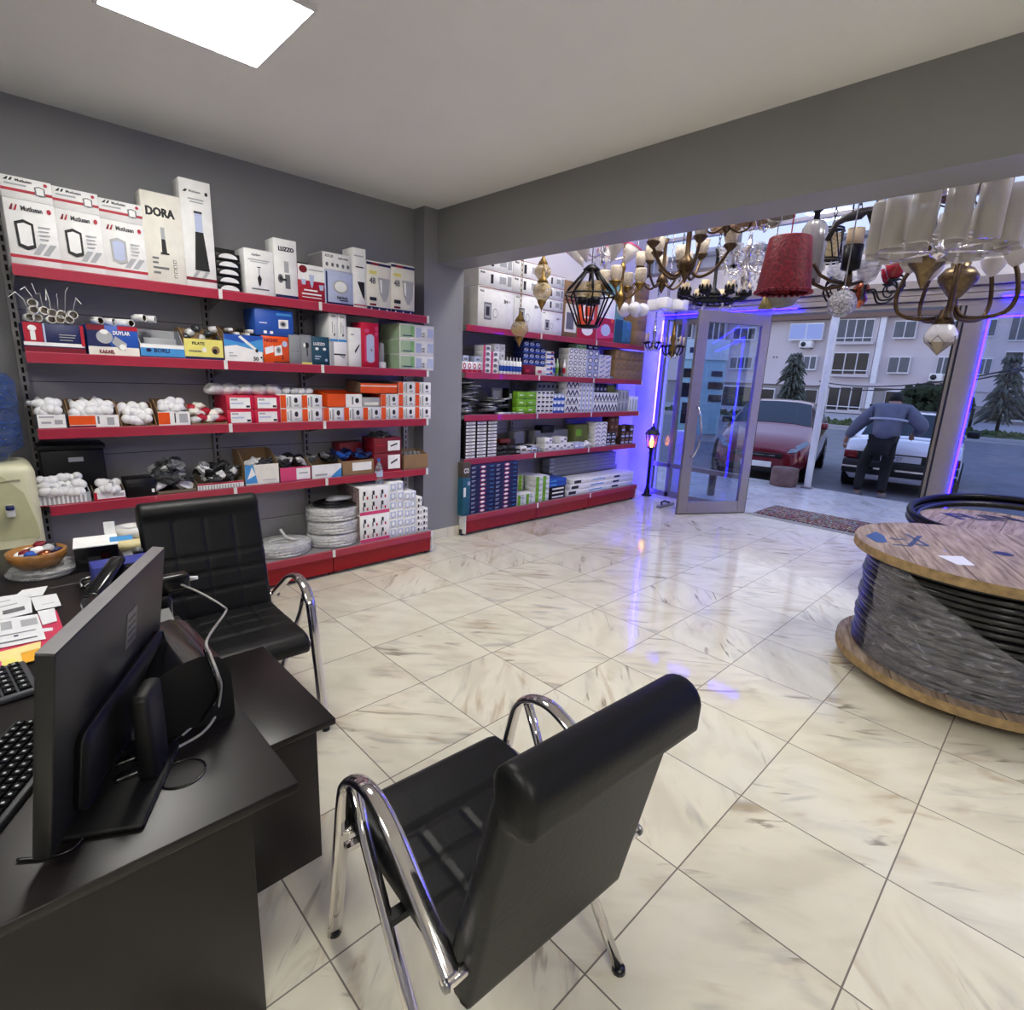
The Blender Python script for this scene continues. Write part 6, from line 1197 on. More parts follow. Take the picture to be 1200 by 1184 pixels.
pm = [(1042, 631, 1062, 633), (1046, 638, 1066, 640), (1062, 626, 1088, 640), (1078, 628, 1066, 640), (1088, 640, 1064, 637)]
for x0, y0, x1, y1 in pm:
    a, b = loc_(P(x0, y0, Z=.7665)), loc_(P(x1, y1, Z=.7665)); d = (b-a).normalized(); q = Vector((-d.y, d.x, 0))*.012
    bl.poly([tuple(a-q), tuple(b-q), tuple(b+q), tuple(a+q)], mat('blue_grey_paint', (60, 76, 100), .6))
bl.build('paint_mark', ft)
pp = [P(x, y, Z=.7668) for x, y in ((1098, 651), (1128, 652), (1143, 663), (1122, 662))]
MB().poly([tuple(loc_(p)) for p in pp], PAPER).build('paper_label', ft)
for dx, dy in ((.3, 0), (-.3, 0), (0, .3), (0, -.3)): MB().box(dx-.06, dx+.06, dy-.06, dy+.06, 0, .074, PLYE).build('foot_block', t)
NL = 17; rc_ = (.715-.125)/NL/2
wind = MB()
for k in range(NL):
    z = .125+rc_*(2*k+1); rr = R1*.86+.006*math.sin(k*1.7)
    wind.tube([((rr)*math.cos(2*PI*q/56), rr*math.sin(2*PI*q/56), z+.004*math.sin(2*PI*q/56+k)) for q in range(56)], rc_*1.02, CAB, 8, closed=True)
wind.build('cable_winding', t)
MB().cyl((0, 0, .1), (0, 0, .74), R1*.82, BLACK, n=48).build('cable_core', t)
fm = MB(); n = 96; vs = []; fs = []
for q in range(n+1):
    a = math.radians(112)+math.radians(175)*q/n; zlo = .128; zhi = .70-.30*max(0, math.sin((q/n)*PI*.9))**1.0*(1 if q > n*.12 else 0)
    zhi = .70 if q < n*.10 else .70-.36*min(1, (q/n-.10)/.35)+.12*max(0, q/n-.6)
    for j in range(13):
        z = zlo+(zhi-zlo)*j/12; rr = R1*.86+rc_+.010+.020*mnoise.noise(Vector((a*6, z*9+a*4, 2))); vs.append((rr*math.cos(a), rr*math.sin(a), z))
for q in range(n):
    for j in range(12): fs.append((q*13+j, (q+1)*13+j, (q+1)*13+j+1, q*13+j+1))
fm.add(vs, fs, FILM, True); fm.build('stretch_film', t)
tl2 = MB(); a = math.radians(232)
for k in range(6):
    aa = a+.03*k; rr = R1*1.015; tl2.add([(rr*math.cos(aa), rr*math.sin(aa), .13), (rr*math.cos(aa+.03), rr*math.sin(aa+.03), .13), ((rr+.03)*math.cos(aa+.05), (rr+.03)*math.sin(aa+.05), .02+.01*k), ((rr+.02)*math.cos(aa+.02), (rr+.02)*math.sin(aa+.02), .01)], [(0, 1, 2, 3)], FILM)
tl2.build('film_tail', t)
te = math.radians(205); MB().tube([(R1*.9*math.cos(te), R1*.9*math.sin(te), .16), (R1*.95*math.cos(te+.1), R1*.95*math.sin(te+.1), .142), (R1*.97*math.cos(te+.2), R1*.97*math.sin(te+.2), .14)], .012, mat('dark_green_cable_end', (20, 52, 40), .4), 8).build('cable_end', t)
# second drum behind, lying flat with a coil of black pipe on it
D2 = (5.27, .24, 0); t = thing('cable_drum', 'second wooden cable drum with stencilled black letters behind the wrapped drum', 'cable drum', D2, 0)
f2 = flange(.65, .70, .50); f2.build('flange', t); flange(.06, .11, .50).build('flange', t); MB().cyl((0, 0, .0), (0, 0, .655), .42, CAB, n=40).build('cable_core', t)
fw = C_F.copy(); fw.z = 0; fw.normalize(); rt = Vector((fw.y, -fw.x, 0))
lt_ = MB(); o_ = Vector((0, 0, .7022))-rt*.24+fw*.10
lt_.text('FLiN', tuple(o_), tuple(rt), tuple(fw), .20, BLACK, bold=True); lt_.build('stencil_lettering', t)
pipe = MB()
for L in range(2):
    for k in range(2):
        rr = .565-.05*k*(L == 0); pipe.tube([(rr*math.cos(2*PI*q/48), rr*math.sin(2*PI*q/48), .70+.05*L+.065*math.cos(2*PI*q/48+.25)) for q in range(48)], .027, mat('black_pipe', (24, 24, 25), .35), 8, closed=True)
o = tag(pipe.build('pipe_coil', loc=D2), 'coil of black pipe lying round the second drum top', 'pipe coil')
# ================================================================ LANTERN, DOOR, HANGING LAMPS
# glass door leaf, swung inwards
DH = Vector((6.985, 2.82, 0)); DF = Vector((6.128, 3.297, 0)); dv = DF-DH; LW = dv.length
t = thing('glass_door', 'grey framed glass door leaf standing open into the shop', 'door', DH, math.atan2(dv.y, dv.x))
fr = MB(); H = 2.44
for x0, x1, z0, z1 in ((0, .115, .012, H), (LW-.135, LW, .012, H), (.115, LW-.135, .012, .16), (.115, LW-.135, H-.13, H)): fr.box(x0, x1, -.025, .025, z0, z1, ALU)
fr.build('door_frame', t, bevel=.003)
MB().box(-.006, -.001, -.024, .024, .012, H, DKSEAL).box(0, LW, -.02, .02, .002, .012, DKSEAL).build('seal', t)
MB().box(.11, LW-.13, -.004, .004, .155, H-.125, GLASS).build('glass_pane', t)
for s in (1, -1):
    hb = [(LW-.10, s*.026, 1.33), (LW-.10, s*.07, 1.33), (LW-.12, s*.085, 1.24), (LW-.16, s*.09, 1.05), (LW-.145, s*.087, .86), (LW-.10, s*.07, .74), (LW-.09, s*.026, .735)]
    MB().tube(hb, .012, CHROME, 8).build('handle', t)
# garden lantern on a post
lp = P(757, 581, Z=0); LY = Vector((6.82, 4.165, 0))
t = thing('garden_lantern', 'black garden lantern post with a glowing flame bulb beside the shelving', 'lantern', LY)
MB().lathe([(.075, 0), (.075, .012), (.05, .02), (.042, .05), (.03, .10), (.022, .14), (.022, .60), (.03, .62), (.022, .64), (.03, .68)], BLKMET, n=14).build('pole', t)
MB().lathe([(.035, .68), (.062, .69), (.06, .70)], BLKMET, n=6).build('lantern_base', t)
cg = MB()
for k in range(6):
    a = PI*k/3; cg.tube([(.058*math.cos(a), .058*math.sin(a), .695), (.088*math.cos(a), .088*math.sin(a), .885)], .006, BLKMET, 5)
cg.build('cage', t)
MB().lathe([(.098, .88), (.105, .89), (.07, .945), (.035, .965), (.03, .985), (.012, 1.0), (.012, 1.03), (.0001, 1.045)], BLKMET, n=6, smooth=False).build('roof', t)
MB().lathe([(.055, .695), (.084, .882)], m_film('lilac_lantern_glass', (220, 150, 230), .30, .2), n=6, caps=False, smooth=False).build('glass', t)
MB().lathe([(.012, .70), (.03, .73), (.034, .77), (.018, .82), (.0001, .86)], mat('flame_bulb', (255, 150, 60), .5, var=0, emit=12.), n=12).build('bulb', t)
tag(MB().rbox(-.18, .18, -.03, .03, 0, .03, ALU, .005).tube([(-.1, 0, .03), (-.08, .02, .06), (.02, .03, .065), (.1, 0, .04)], .012, BLKP, 6).build('door_stop', loc=(6.42, 3.62, .0)), 'grey metal bar with a black cable lying behind the open door leaf', 'door stop')
bq = P(793, 583, Z=0); MBX = MB().rbox(-.09, .09, -.09, .09, 0, .72, WALLW, .01).rbox(-.12, .12, -.12, .12, .72, .92, WPLAST, .01)
tag(MBX.build('display_pedestal', loc=(7.5, 4.05, 0)), 'white pedestal standing on the terrace behind the glass beside the door', 'pedestal')
t = thing('fire_extinguisher', 'dark slim extinguisher leaning behind the glass door outside', 'extinguisher', (7.7, 3.62, 0))
MB().lathe([(.05, 0), (.055, .01), (.055, .4), (.03, .45), (.015, .47)], BLKP, n=14).build('tank', t); MB().box(-.015, .06, -.01, .01, .47, .5, DARK).build('valve', t)

# ---------------------------------------------------------------- lamp builders
AMBER = m_film('amber_crackle_glass', (206, 180, 120), .75, .12); TAN = mat('tan_ribbed_glass', (216, 202, 178), .25, var=.25, scale=60, bump=.3, alpha=.8)
FROST = mat('frosted_glass', (206, 200, 192), .35, var=.08, scale=8); FROSTG = mat('frosted_tube_glass', (196, 190, 180), .3, alpha=.55, var=.05, scale=6); MILK = mat('milk_glass', (232, 230, 232), .2, coat=.3)
CRYS = m_film('cut_crystal', (225, 226, 234), .55, .04); IRON = mat('black_iron', (20, 18, 18), .45, .4); CANDLE = mat('cream_candle', (222, 200, 160), .5)
REDG = mat('red_glass', (150, 18, 34), .12, var=.15, coat=.6); REDC = mat('red_crochet_shade', (122, 12, 28), .5, var=.5, scale=50, bump=.7); GREYSH = mat('grey_fabric_shade', (132, 128, 122), .8, var=.15, scale=20); TANSH = mat('tan_fabric_shade', (176, 150, 126), .8, var=.35, scale=40)
ZC = 4.2
def chain(mb, x, y, z0, z1, m, r=.003):
    n = max(2, int((z1-z0)/.045)); z = z0; k = 0
    while z < z1-.01:
        z2 = min(z1, z+.05); h = (z2-z)/2+.006; c = z+h-.006
        pts = [(x+.011*math.cos(2*PI*q/8)*(k % 2), y+.011*math.cos(2*PI*q/8)*(1-k % 2), c+h*math.sin(2*PI*q/8)) for q in range(8)]
        mb.tube(pts, r, m, 4, closed=True); z = z2-.006; k += 1
def hang(t, z0, m, cordlike=False, canopy=True):
    # suspension from the lamp's top (local height z0) up to the ceiling
    zt = ZC-t.location.z
    mb = MB()
    if cordlike: mb.cyl((0, 0, z0), (0, 0, zt-.02), .004, m, n=6)
    else: chain(mb, 0, 0, z0, zt-.03, m)
    mb.build('cord' if cordlike else 'chain', t)
    if canopy: MB().lathe([(.06, zt-.001), (.055, zt-.025), (.02, zt-.04), (.005, zt-.045)], m, n=14).build('ceiling_canopy', t)
def L(label, name, px, py, X, cat='pendant lamp', group=None):
    p = P(px, py, X=X); return thing(name, label, cat, p, 0, group), p
def globe_pendant(label, px, py, X, rp):
    t, p = L(label, 'globe_pendant', px, py, X, group='gold globe pendants'); r = pxs(p, rp)
    MB().lathe([(r*.12, -r*1.15), (r*.55, -r*.75), (r*.95, -r*.25), (r, .1*r), (r*.85, r*.5), (r*.5, r*.85)], AMBER, n=20).build('globe', t)
    MB().lathe([(r*.52, r*.82), (r*.6, r*.88), (r*.42, r*1.2), (r*.16, r*1.55), (r*.12, r*1.9), (.0001, r*2.0)], BRASS, n=16).build('cap', t)
    MB().lathe([(.0001, -r*2.0), (r*.08, -r*1.7), (r*.2, -r*1.45), (r*.42, -r*1.1), (r*.5, -r*.8), (r*.3, -r*1.0)], BRASS, n=14).build('finial', t)
    MB().sphere((0, 0, .1*r), r*.3, CANDLE).build('bulb', t); hang(t, r*1.95, BRASS)
globe_pendant('amber glass globe pendant with pointed brass finial, lowest, nearest the pillar', 609, 386, 3.75, 10.5)
globe_pendant('amber glass globe pendant with pointed brass cap, upper of the overlapping pair', 636, 319, 4.1, 10)
globe_pendant('amber glass globe pendant with pointed brass cap, lower of the overlapping pair', 635.5, 342, 3.85, 11.5)
# black cage
t, p = L('black wire cage pendant with amber glass cylinders inside', 'cage_pendant', 691, 350, 4.4); s = pxs(p, 1)
cg = MB()
for k in range(8):
    a = 2*PI*k/8; c, q = math.cos(a), math.sin(a); cg.tube([(8*s*c, 8*s*q, 30*s), (29*s*c, 29*s*q, 4*s), (13*s*c, 13*s*q, -31*s)], 1.1*s, IRON, 6)
    cg.tube([(8*s*c, 8*s*q, 29*s), (27*s*c*.96, 27*s*q*.96, 8*s)], 1.6*s, IRON, 6)
for r_, z in ((8, 30), (29, 4), (13, -31)): cg.tube([(r_*s*math.cos(2*PI*k/24), r_*s*math.sin(2*PI*k/24), z*s) for k in range(24)], 1.0*s, IRON, 6, closed=True)
cg.build('cage', t)
MB().lathe([(9*s, 29*s), (10*s, 32*s), (5*s, 36*s), (3*s, 37*s)], IRON, n=14).build('cap', t); MB().lathe([(.0001, -34*s), (12*s, -33*s), (13*s, -30*s), (.0001, -29*s)], BLKMET, n=16).build('base_disc', t)
for k in range(3):
    a = 2*PI*k/3+.4; x, y = 9*s*math.cos(a), 9*s*math.sin(a)
    MB().lathe([(5.5*s, -6*s), (6*s, -6*s), (6*s, 2*s), (5*s, 2*s)], BLKMET, (x, y, -1*s), 12).build('socket', t); MB().lathe([(7*s, 1*s), (7.5*s, 18*s)], AMBER, (x, y, 0), 14, caps=False).build('glass_cylinder', t); MB().tube([(x, y, -7*s), (x*.6, y*.6, -24*s), (0, 0, -30*s)], 1*s, IRON, 6).build('arm', t)
hang(t, 37*s, IRON, True)
# generic armed chandelier
def chandelier(label, px, py, X, hub, arms, n, R, cup, am, ar=1.3, a0=0., hm=None, name='chandelier', top=None, rod=True, cat='chandelier'):
    t, p = L(label, name, px, py, X, cat); s = pxs(p, 1); hm = hm or am
    MB().lathe([(max(.0001, r*s), z*s) for r, z in hub], hm, n=18).build('hub', t)
    for k in range(n):
        a = a0+2*PI*k/n; M = Matrix.Rotation(a, 4, 'Z')
        pts = [M @ Vector((r*s, 0, z*s)) for r, z in arms]; sm = []
        for i in range(len(pts)-1):
            A, B = pts[i], pts[i+1]; p0 = pts[max(0, i-1)]; p3 = pts[min(len(pts)-1, i+2)]
            for q in range(6):
                u = q/6; sm.append(.5*((2*A)+(B-p0)*u+(2*p0-5*A+4*B-p3)*u*u+(3*A-p0-3*B+p3)*u**3))
        sm.append(pts[-1]); MB().tube(sm, ar*s, am, 7).build('arm', t)
        cup(t, pts[-1], s, a)
    zt = hub[-1][1]*s
    if rod: hang(t, zt, am)
    return t, s
def cup_glass(prof, m, cm=None, nm='lamp_shade', cprof=None, n=14):
    def f(t, e, s, a):
        MB().lathe([(max(.0001, r*s), z*s) for r, z in prof], m, tuple(e), n).build(nm, t)
        if cm: MB().lathe([(max(.0001, r*s), z*s) for r, z in (cprof or [(1, -2), (4, 0), (5.5, 2), (4, 2.4)])], cm, tuple(e), 10).build('drip_cup', t)
    return f
def drops(t, R, z, n, s, m=CRYS, ln=6):
    for k in range(n):
        a = 2*PI*k/n; MB().lathe([(.0001, -ln*s), (1.5*s, -ln*.6*s), (1.1*s, -ln*.2*s), (.0001, 0)], m, (R*s*math.cos(a), R*s*math.sin(a), z*s), 6, smooth=False).build('crystal_drop', t)
# pink edged white petal shades, chrome
def petal(t, e, s, a):
    M = Matrix.Rotation(a, 4, 'Z') @ Matrix.Rotation(.45, 4, 'Y'); o = MB().lathe([(.5*s, -13*s), (4*s, -6*s), (8*s, 2*s), (12.5*s, 11*s), (12*s, 11*s), (7.4*s, 2*s), (2*s, -7*s)], FROST, tuple(e), 16, M).build('lamp_shade', t)
    MB().lathe([(12.3*s, 10*s), (13*s, 11.3*s), (12.3*s, 11.6*s)], PINK, tuple(e), 16, M, caps=False).build('shade_rim', o); MB().lathe([(5*s, -2*s), (5*s, 3*s), (.1*s, 4*s)], IRON, tuple(e), 10, M).build('socket', t)
t, s = chandelier('chrome chandelier with white flared shades and pink rims under the beam', 706, 299, 4.9, [(1, -12), (4, -8), (2, 0), (5, 6), (2, 14), (3, 24)], [(2, 2), (14, -4), (24, -2), (30, 0)], 5, 30, petal, CHROME, 1.2, .5)
drops(t, 10, -4, 8, s)
# brass arms with ribbed tan cups
cupt = cup_glass([(1.5, 1), (5, 4), (7, 10), (6.5, 18), (5.6, 20), (5.3, 18), (6, 10)], TAN, BRASS, 'lamp_shade', [(1, -4), (3.5, -1), (7.5, 3), (7, 4.2)])
chandelier('brass chandelier with ribbed tan cups left of the big bronze one', 727, 350, 4.7, [(.1, -14), (3, -7), (8, 0), (6, 5), (2, 9), (2, 28), (4, 33), (1.5, 40)], [(3, -2), (12, 2), (19, 8), (22, 12)], 4, 22, cupt, BRASS, 1.3, .3)
chandelier('big bronze chandelier with sweeping arms and ribbed cups in the middle', 804, 312, 4.45, [(.1, -20), (5, -9), (11, 0), (9, 6), (3, 12), (3, 40), (6, 46), (2, 54)], [(4, -4), (16, -12), (32, -4), (43, 12), (46, 18)], 5, 46, cup_glass([(1.5, 1), (5, 3), (7.5, 10), (9, 20), (8.4, 20), (6.6, 10)], TAN, BRONZE, 'lamp_shade', [(1, -4), (3.5, -2), (8, 3), (7, 4.5)]), BRONZE, 1.9, .15)
sc2, _ = chandelier('bronze chandelier with crossing thin arms left of the big bronze one', 776, 330, 4.9, [(.1, -14), (4, -6), (7, 0), (5, 5), (2, 9), (2, 40), (4, 46)], [(3, 0), (14, -8), (26, 4), (28, 16)], 5, 28, cup_glass([(1, 1), (5, 3), (6.5, 10), (5.5, 18)], TAN, BRONZE), BRONZE, 1.3, .6)
# black candle ring
def candle(t, e, s, a):
    o = MB().lathe([(4.6*s, 0), (4.6*s, 12*s), (.0001, 12.4*s)], CANDLE, tuple(e), 12).build('candle', t)
    mb = MB().lathe([(2*s, -3*s), (6.5*s, -1*s), (6.5*s, 4*s), (5*s, 4*s)], IRON, tuple(e), 12)
    for k in range(8):
        q = 2*PI*k/8; mb.lathe([(1.4*s, 0), (1.2*s, 3*s), (.0001, 5*s)], IRON, (e[0]+6*s*math.cos(q), e[1]+6*s*math.sin(q), e[2]+3*s), 5)
    mb.build('candle_cup', t)
t, s = chandelier('black crown chandelier with cream candles and pierced ring', 836, 346, 5.2, [(.1, -8), (5, -4), (9, 0), (7, 4), (2, 8), (2, 44), (4, 50)], [(6, -2), (18, -5), (30, -3), (36, -1)], 8, 36, candle, IRON, 1.6, .2)
rg = MB()
for z in (-9, -5): rg.tube([(22*s*math.cos(2*PI*k/32), 22*s*math.sin(2*PI*k/32), z*s) for k in range(32)], 1.3*s, IRON, 6, closed=True)
for k in range(20): rg.tube([(22*s*math.cos(2*PI*k/20), 22*s*math.sin(2*PI*k/20), -9*s), (22*s*math.cos(2*PI*(k+.5)/20), 22*s*math.sin(2*PI*(k+.5)/20), -5*s)], .9*s, IRON, 5)
rg.build('pierced_ring', t); drops(t, 20, -10, 6, s, CRYS, 7)
# crystal chandelier
t, s = chandelier('silver crystal chandelier hung with clear drops left of the red shade', 876, 308, 4.9, [(.1, -30), (4, -24), (7, -16), (3, -8), (6, 0), (3, 8), (8, 14), (3, 20), (2, 30)], [(3, -4), (14, -12), (24, -6), (29, 4)], 8, 29, cup_glass([(1, 0), (4.5, 2), (5.5, 8), (6.5, 11)], CRYS, CHROME), CHROME, .9)
for R_, z, n in ((24, -8, 14), (17, -16, 12), (10, -26, 8), (29, 0, 12)): drops(t, R_, z, n, s)
# fabric shades
def drum(rt, rb, h, m):
    def f(t, e, s, a): MB().lathe([(rb*s, 0), (rt*s, h*s), (rt*s-.004, h*s), (rb*s-.004, 0)], m, (e[0], e[1], e[2]), 20, caps=False).build('lamp_shade', t)
    return f
chandelier('chandelier with tan patterned fabric shades under the beam', 852, 262, 4.3, [(.1, -12), (5, -6), (3, 0), (3, 20)], [(3, -4), (14, -10), (24, -6), (26, 0)], 4, 26, drum(11, 18, 30, TANSH), BRONZE, 1.2, .5)
chandelier('chandelier with plain grey fabric shades above the crystal one', 893, 258, 4.5, [(.1, -12), (5, -6), (3, 0), (3, 20)], [(3, -4), (12, -10), (20, -6), (22, 0)], 4, 22, drum(9, 14, 28, GREYSH), CHROME, 1.0, .1)
# red crochet drum
t, p = L('deep red crocheted drum shade pendant on a cord', 'drum_pendant', 922, 311, 4.15); s = pxs(p, 1)
sh = MB(); prof = [(30*s, -29*s), (29.6*s, -26*s), (23*s, 29*s), (22*s, 30*s), (21.4*s, 29*s), (29*s, -27*s)]
sh.lathe(prof, REDC, n=40, caps=False); sh.lathe([(.0001, 28*s), (22.5*s, 28.6*s)], REDC, n=24, caps=False); so = sh.build('lamp_shade', t)
ed_ = MB()
for k in range(26):
    a = 2*PI*k/26; ed_.sphere((29.6*s*math.cos(a), 29.6*s*math.sin(a), -30*s), 3.2*s, REDC, 8, 5, (1, 1, .6))
ed_.build('lace_edge', so); MB().sphere((0, 0, 0), 7*s, MILK).build('bulb', t); hang(t, 29*s, RED, True)
# tassel bowl
t, p = L('grey bowl lamp with a yellowish tassel just below the red shade', 'tassel_pendant', 900, 351, 5.1); s = pxs(p, 1)
MB().lathe([(.0001, -10*s), (14*s, -6*s), (20*s, 2*s), (21*s, 6*s), (19*s, 2*s), (.0001, -8*s)], GREYSH, (10*s, -10*s, 0), 24).build('bowl', t)
tb = MB(); TAS = mat('straw_tassel', (176, 160, 104), .8, var=.3)
for k in range(40):
    a = k*2.4; r = 5*s*math.sqrt(k/40); tb.cyl((r*math.cos(a)*.4-4*s, r*math.sin(a)*.4, 6*s), (r*math.cos(a)*1.8-4*s, r*math.sin(a)*1.8, -12*s), .7*s, TAS, n=5)
tb.build('tassel', t); hang(t, 8*s, BRASS, True)
# grey fluted cylinder pendant
t, p = L('tall grey fluted glass cylinder pendant right of the red shade', 'cylinder_pendant', 951, 296, 4.55); s = pxs(p, 1)
n = 40; prof = []
mb = MB(); vs = []; fs = []; zs = [(13, -34), (13.5, -20), (13.8, 10), (13, 26), (9, 33), (3, 35)]
for r, z in zs:
    for k in range(n):
        a = 2*PI*k/n; rr = r*(1+.05*math.cos(10*a)); vs.append((rr*s*math.cos(a), rr*s*math.sin(a), z*s))
for i in range(len(zs)-1):
    for k in range(n): fs.append((i*n+k, i*n+(k+1) % n, (i+1)*n+(k+1) % n, (i+1)*n+k))
mb.add(vs, fs, mat('grey_fluted_glass', (150, 148, 146), .25, var=.1, coat=.3), True); mb.build('glass_cylinder', t)
MB().lathe([(3.5*s, 34*s), (3*s, 42*s), (9*s, 50*s), (9*s, 54*s), (2*s, 56*s)], BLKMET, n=14).build('cap', t); hang(t, 55*s, BLKMET, True)
# iron cage lantern with crystals
t, p = L('dark iron ring lantern hung with pale crystal drops behind the wooden yoke', 'ring_pendant', 973, 290, 4.85, 'chandelier'); s = pxs(p, 1)
mb = MB()
for R_, z in ((11, 20), (12, 17), (13, -16), (12, -13)): mb.tube([(R_*s*math.cos(2*PI*k/28), R_*s*math.sin(2*PI*k/28), z*s) for k in range(28)], 1.2*s, IRON, 6, closed=True)
for k in range(10): a = 2*PI*k/10; mb.tube([(11*s*math.cos(a), 11*s*math.sin(a), 18*s), (13*s*math.cos(a+.63), 13*s*math.sin(a+.63), -14*s)], .8*s, IRON, 5)
mb.build('ring_frame', t); MB().lathe([(9.5*s, -13*s), (10*s, 14*s)], mat('honey_crackle', (200, 182, 140), .2, var=.4, scale=60), n=20, caps=False).build('glass_cylinder', t); drops(t, 11, -16, 10, s, CRYS, 9); hang(t, 20*s, IRON)
# wooden yoke with candle block and curved bottom arms
t, p = L('dark wooden yoke chandelier with a cream candle block in a black cup', 'yoke_chandelier', 1000, 292, 4.5, 'chandelier'); s = pxs(p, 1)
rt3 = C_R.copy(); rt3.z = 0; rt3.normalize()
V = lambda u, z, d=0: tuple(rt3*(u*s)+Vector((C_F.x, C_F.y, 0))*(d*s)+Vector((0, 0, z*s)))
MB().tube([V(-32, 8), V(-25, 26), V(-16, 32), V(2, 38), V(12, 42), V(20, 24), V(26, 6)], [3*s, 3.5*s, 4*s, 6*s, 5*s, 3*s, 2.6*s], mat('dark_wood_yoke', (34, 28, 26), .5, var=.3), 8).build('yoke', t)
MB().lathe([(9*s, 3*s), (9*s, 22*s), (.0001, 22.5*s)], CANDLE, (0, 0, 0), 20).build('candle', t); MB().lathe([(5*s, -24*s), (10*s, -22*s), (10.5*s, 4*s), (8*s, 4*s)], BLKMET, n=20).build('candle_cup', t)
MB().tube([V(-42, -34), V(-40, -40), V(-26, -45), V(0, -40), V(20, -34), V(32, -26), V(34, -12), V(28, -6)], 2.2*s, BRONZE, 8).build('arm', t); MB().tube([V(-44, -18), V(-34, -30), V(-20, -36), V(-4, -38)], 2*s, BRONZE, 8).build('arm', t)
MB().lathe([(3*s, -42*s), (5*s, -36*s), (3*s, -24*s)], BRONZE, n=12).build('hub', t); MB().cyl(V(-8, 34), V(-8, 60), .8*s, IRON).build('rod', t); MB().lathe([(1*s, -40*s), (9*s, -34*s), (13*s, -22*s), (12*s, -14*s)], CRYS, V(22, 2), 14).build('lamp_shade', t); hang(t, 40*s, IRON)
# scroll-arm red glass chandelier
def redcup(t, e, s, a): MB().lathe([(1*s, -2*s), (6*s, 1*s), (9*s, 8*s), (11*s, 15*s), (10*s, 15*s), (7*s, 7*s)], REDG if int(a*2) % 2 else CRYS, tuple(e), 14).build('lamp_shade', t); MB().lathe([(1*s, -4*s), (6*s, -2*s), (6.5*s, -1*s)], IRON, tuple(e), 10).build('drip_cup', t)
t, s = chandelier('black scroll arm chandelier with copper balls and red glass cups', 1009, 343, 4.9, [(.1, -18), (4, -14), (8, -8), (5, -2), (9, 4), (6, 9), (3, 14), (2, 34)], [(4, 0), (14, 2), (22, -10), (36, -8), (44, 4), (40, 14), (32, 12)], 6, 44, redcup, IRON, 1.1, .35, COPPER)
for k in range(6):
    a = .35+2*PI*k/6; c, q = math.cos(a), math.sin(a); pts = []
    for i in range(22):
        th = i/21*PI*2.2; rr = 11*(1-.035*i); pts.append(((34+rr*math.cos(th))*s*c, (34+rr*math.cos(th))*s*q, (2+rr*math.sin(th))*s))
    MB().tube(pts, .9*s, IRON, 6).build('scroll', t)
# crackle ball, crackle bowls
t, p = L('clear crackle glass ball pendant under the wooden yoke', 'ball_pendant', 986.5, 356, 4.4); s = pxs(p, 1)
def crackle():
    m = bpy.data.materials.new('crackle_glass'); m.use_nodes = True; nt = m.node_tree; b = nt.nodes['Principled BSDF']; v = nt.nodes.new('ShaderNodeTexVoronoi'); tc = nt.nodes.new('ShaderNodeTexCoord'); v.inputs['Scale'].default_value = 90
    r = nt.nodes.new('ShaderNodeValToRGB'); r.color_ramp.elements[0].color = lin((120, 120, 124))+(1,); r.color_ramp.elements[1].color = lin((236, 236, 238))+(1,)
    nt.links.new(tc.outputs['Object'], v.inputs['Vector']); nt.links.new(v.outputs['Color'], r.inputs[0]); nt.links.new(r.outputs[0], b.inputs['Base Color']); b.inputs['Roughness'].default_value = .1
    bp = nt.nodes.new('ShaderNodeBump'); bp.inputs['Strength'].default_value = 1.; bp.inputs['Distance'].default_value = .01; nt.links.new(v.outputs['Distance'], bp.inputs['Height']); nt.links.new(bp.outputs[0], b.inputs['Normal']); return m
CRK = crackle(); MB().sphere((0, 0, 0), 15.5*s, CRK, 24, 16).build('globe', t); MB().lathe([(4*s, 14*s), (4*s, 18*s), (1*s, 20*s)], CHROME, n=12).build('cap', t); hang(t, 19*s, LGREY, True)
# big frosted tube chandelier
t, p = L('large ring chandelier of overlapping frosted glass tubes at upper right', 'tube_chandelier', 1106, 266, 3.80, 'chandelier'); s = pxs(p, 1); n = 13
for k in range(n):
    a = 2*PI*k/n+.1; x, y = 63*s*math.cos(a), 63*s*math.sin(a)
    MB().lathe([(12.4*s, -29*s), (13*s, -27*s), (13*s, 27*s), (12.4*s, 29*s), (11.4*s, 28*s), (11.4*s, -28*s)], FROSTG, (x, y, 0), 20, caps=False).build('glass_tube', t)
    MB().lathe([(3*s, -25*s), (3.4*s, 6*s), (.0001, 8*s)], FROST, (x, y, 0), 10).build('bulb', t)
rg = MB()
for z in (-21, -25): rg.tube([(63*s*math.cos(2*PI*k/40), 63*s*math.sin(2*PI*k/40), z*s) for k in range(40)], 1.6*s, CHROME, 6, closed=True)
for k in range(6): a = PI*k/3; rg.cyl((0, 0, -27*s), (63*s*math.cos(a), 63*s*math.sin(a), -27*s), 1.2*s, CHROME)
rg.build('ring_frame', t); MB().lathe([(.0001, -36*s), (8*s, -32*s), (10*s, -26*s), (3*s, -20*s), (2.5*s, 30*s), (5*s, 40*s)], CHROME, n=16).build('hub', t); hang(t, 38*s, CHROME)
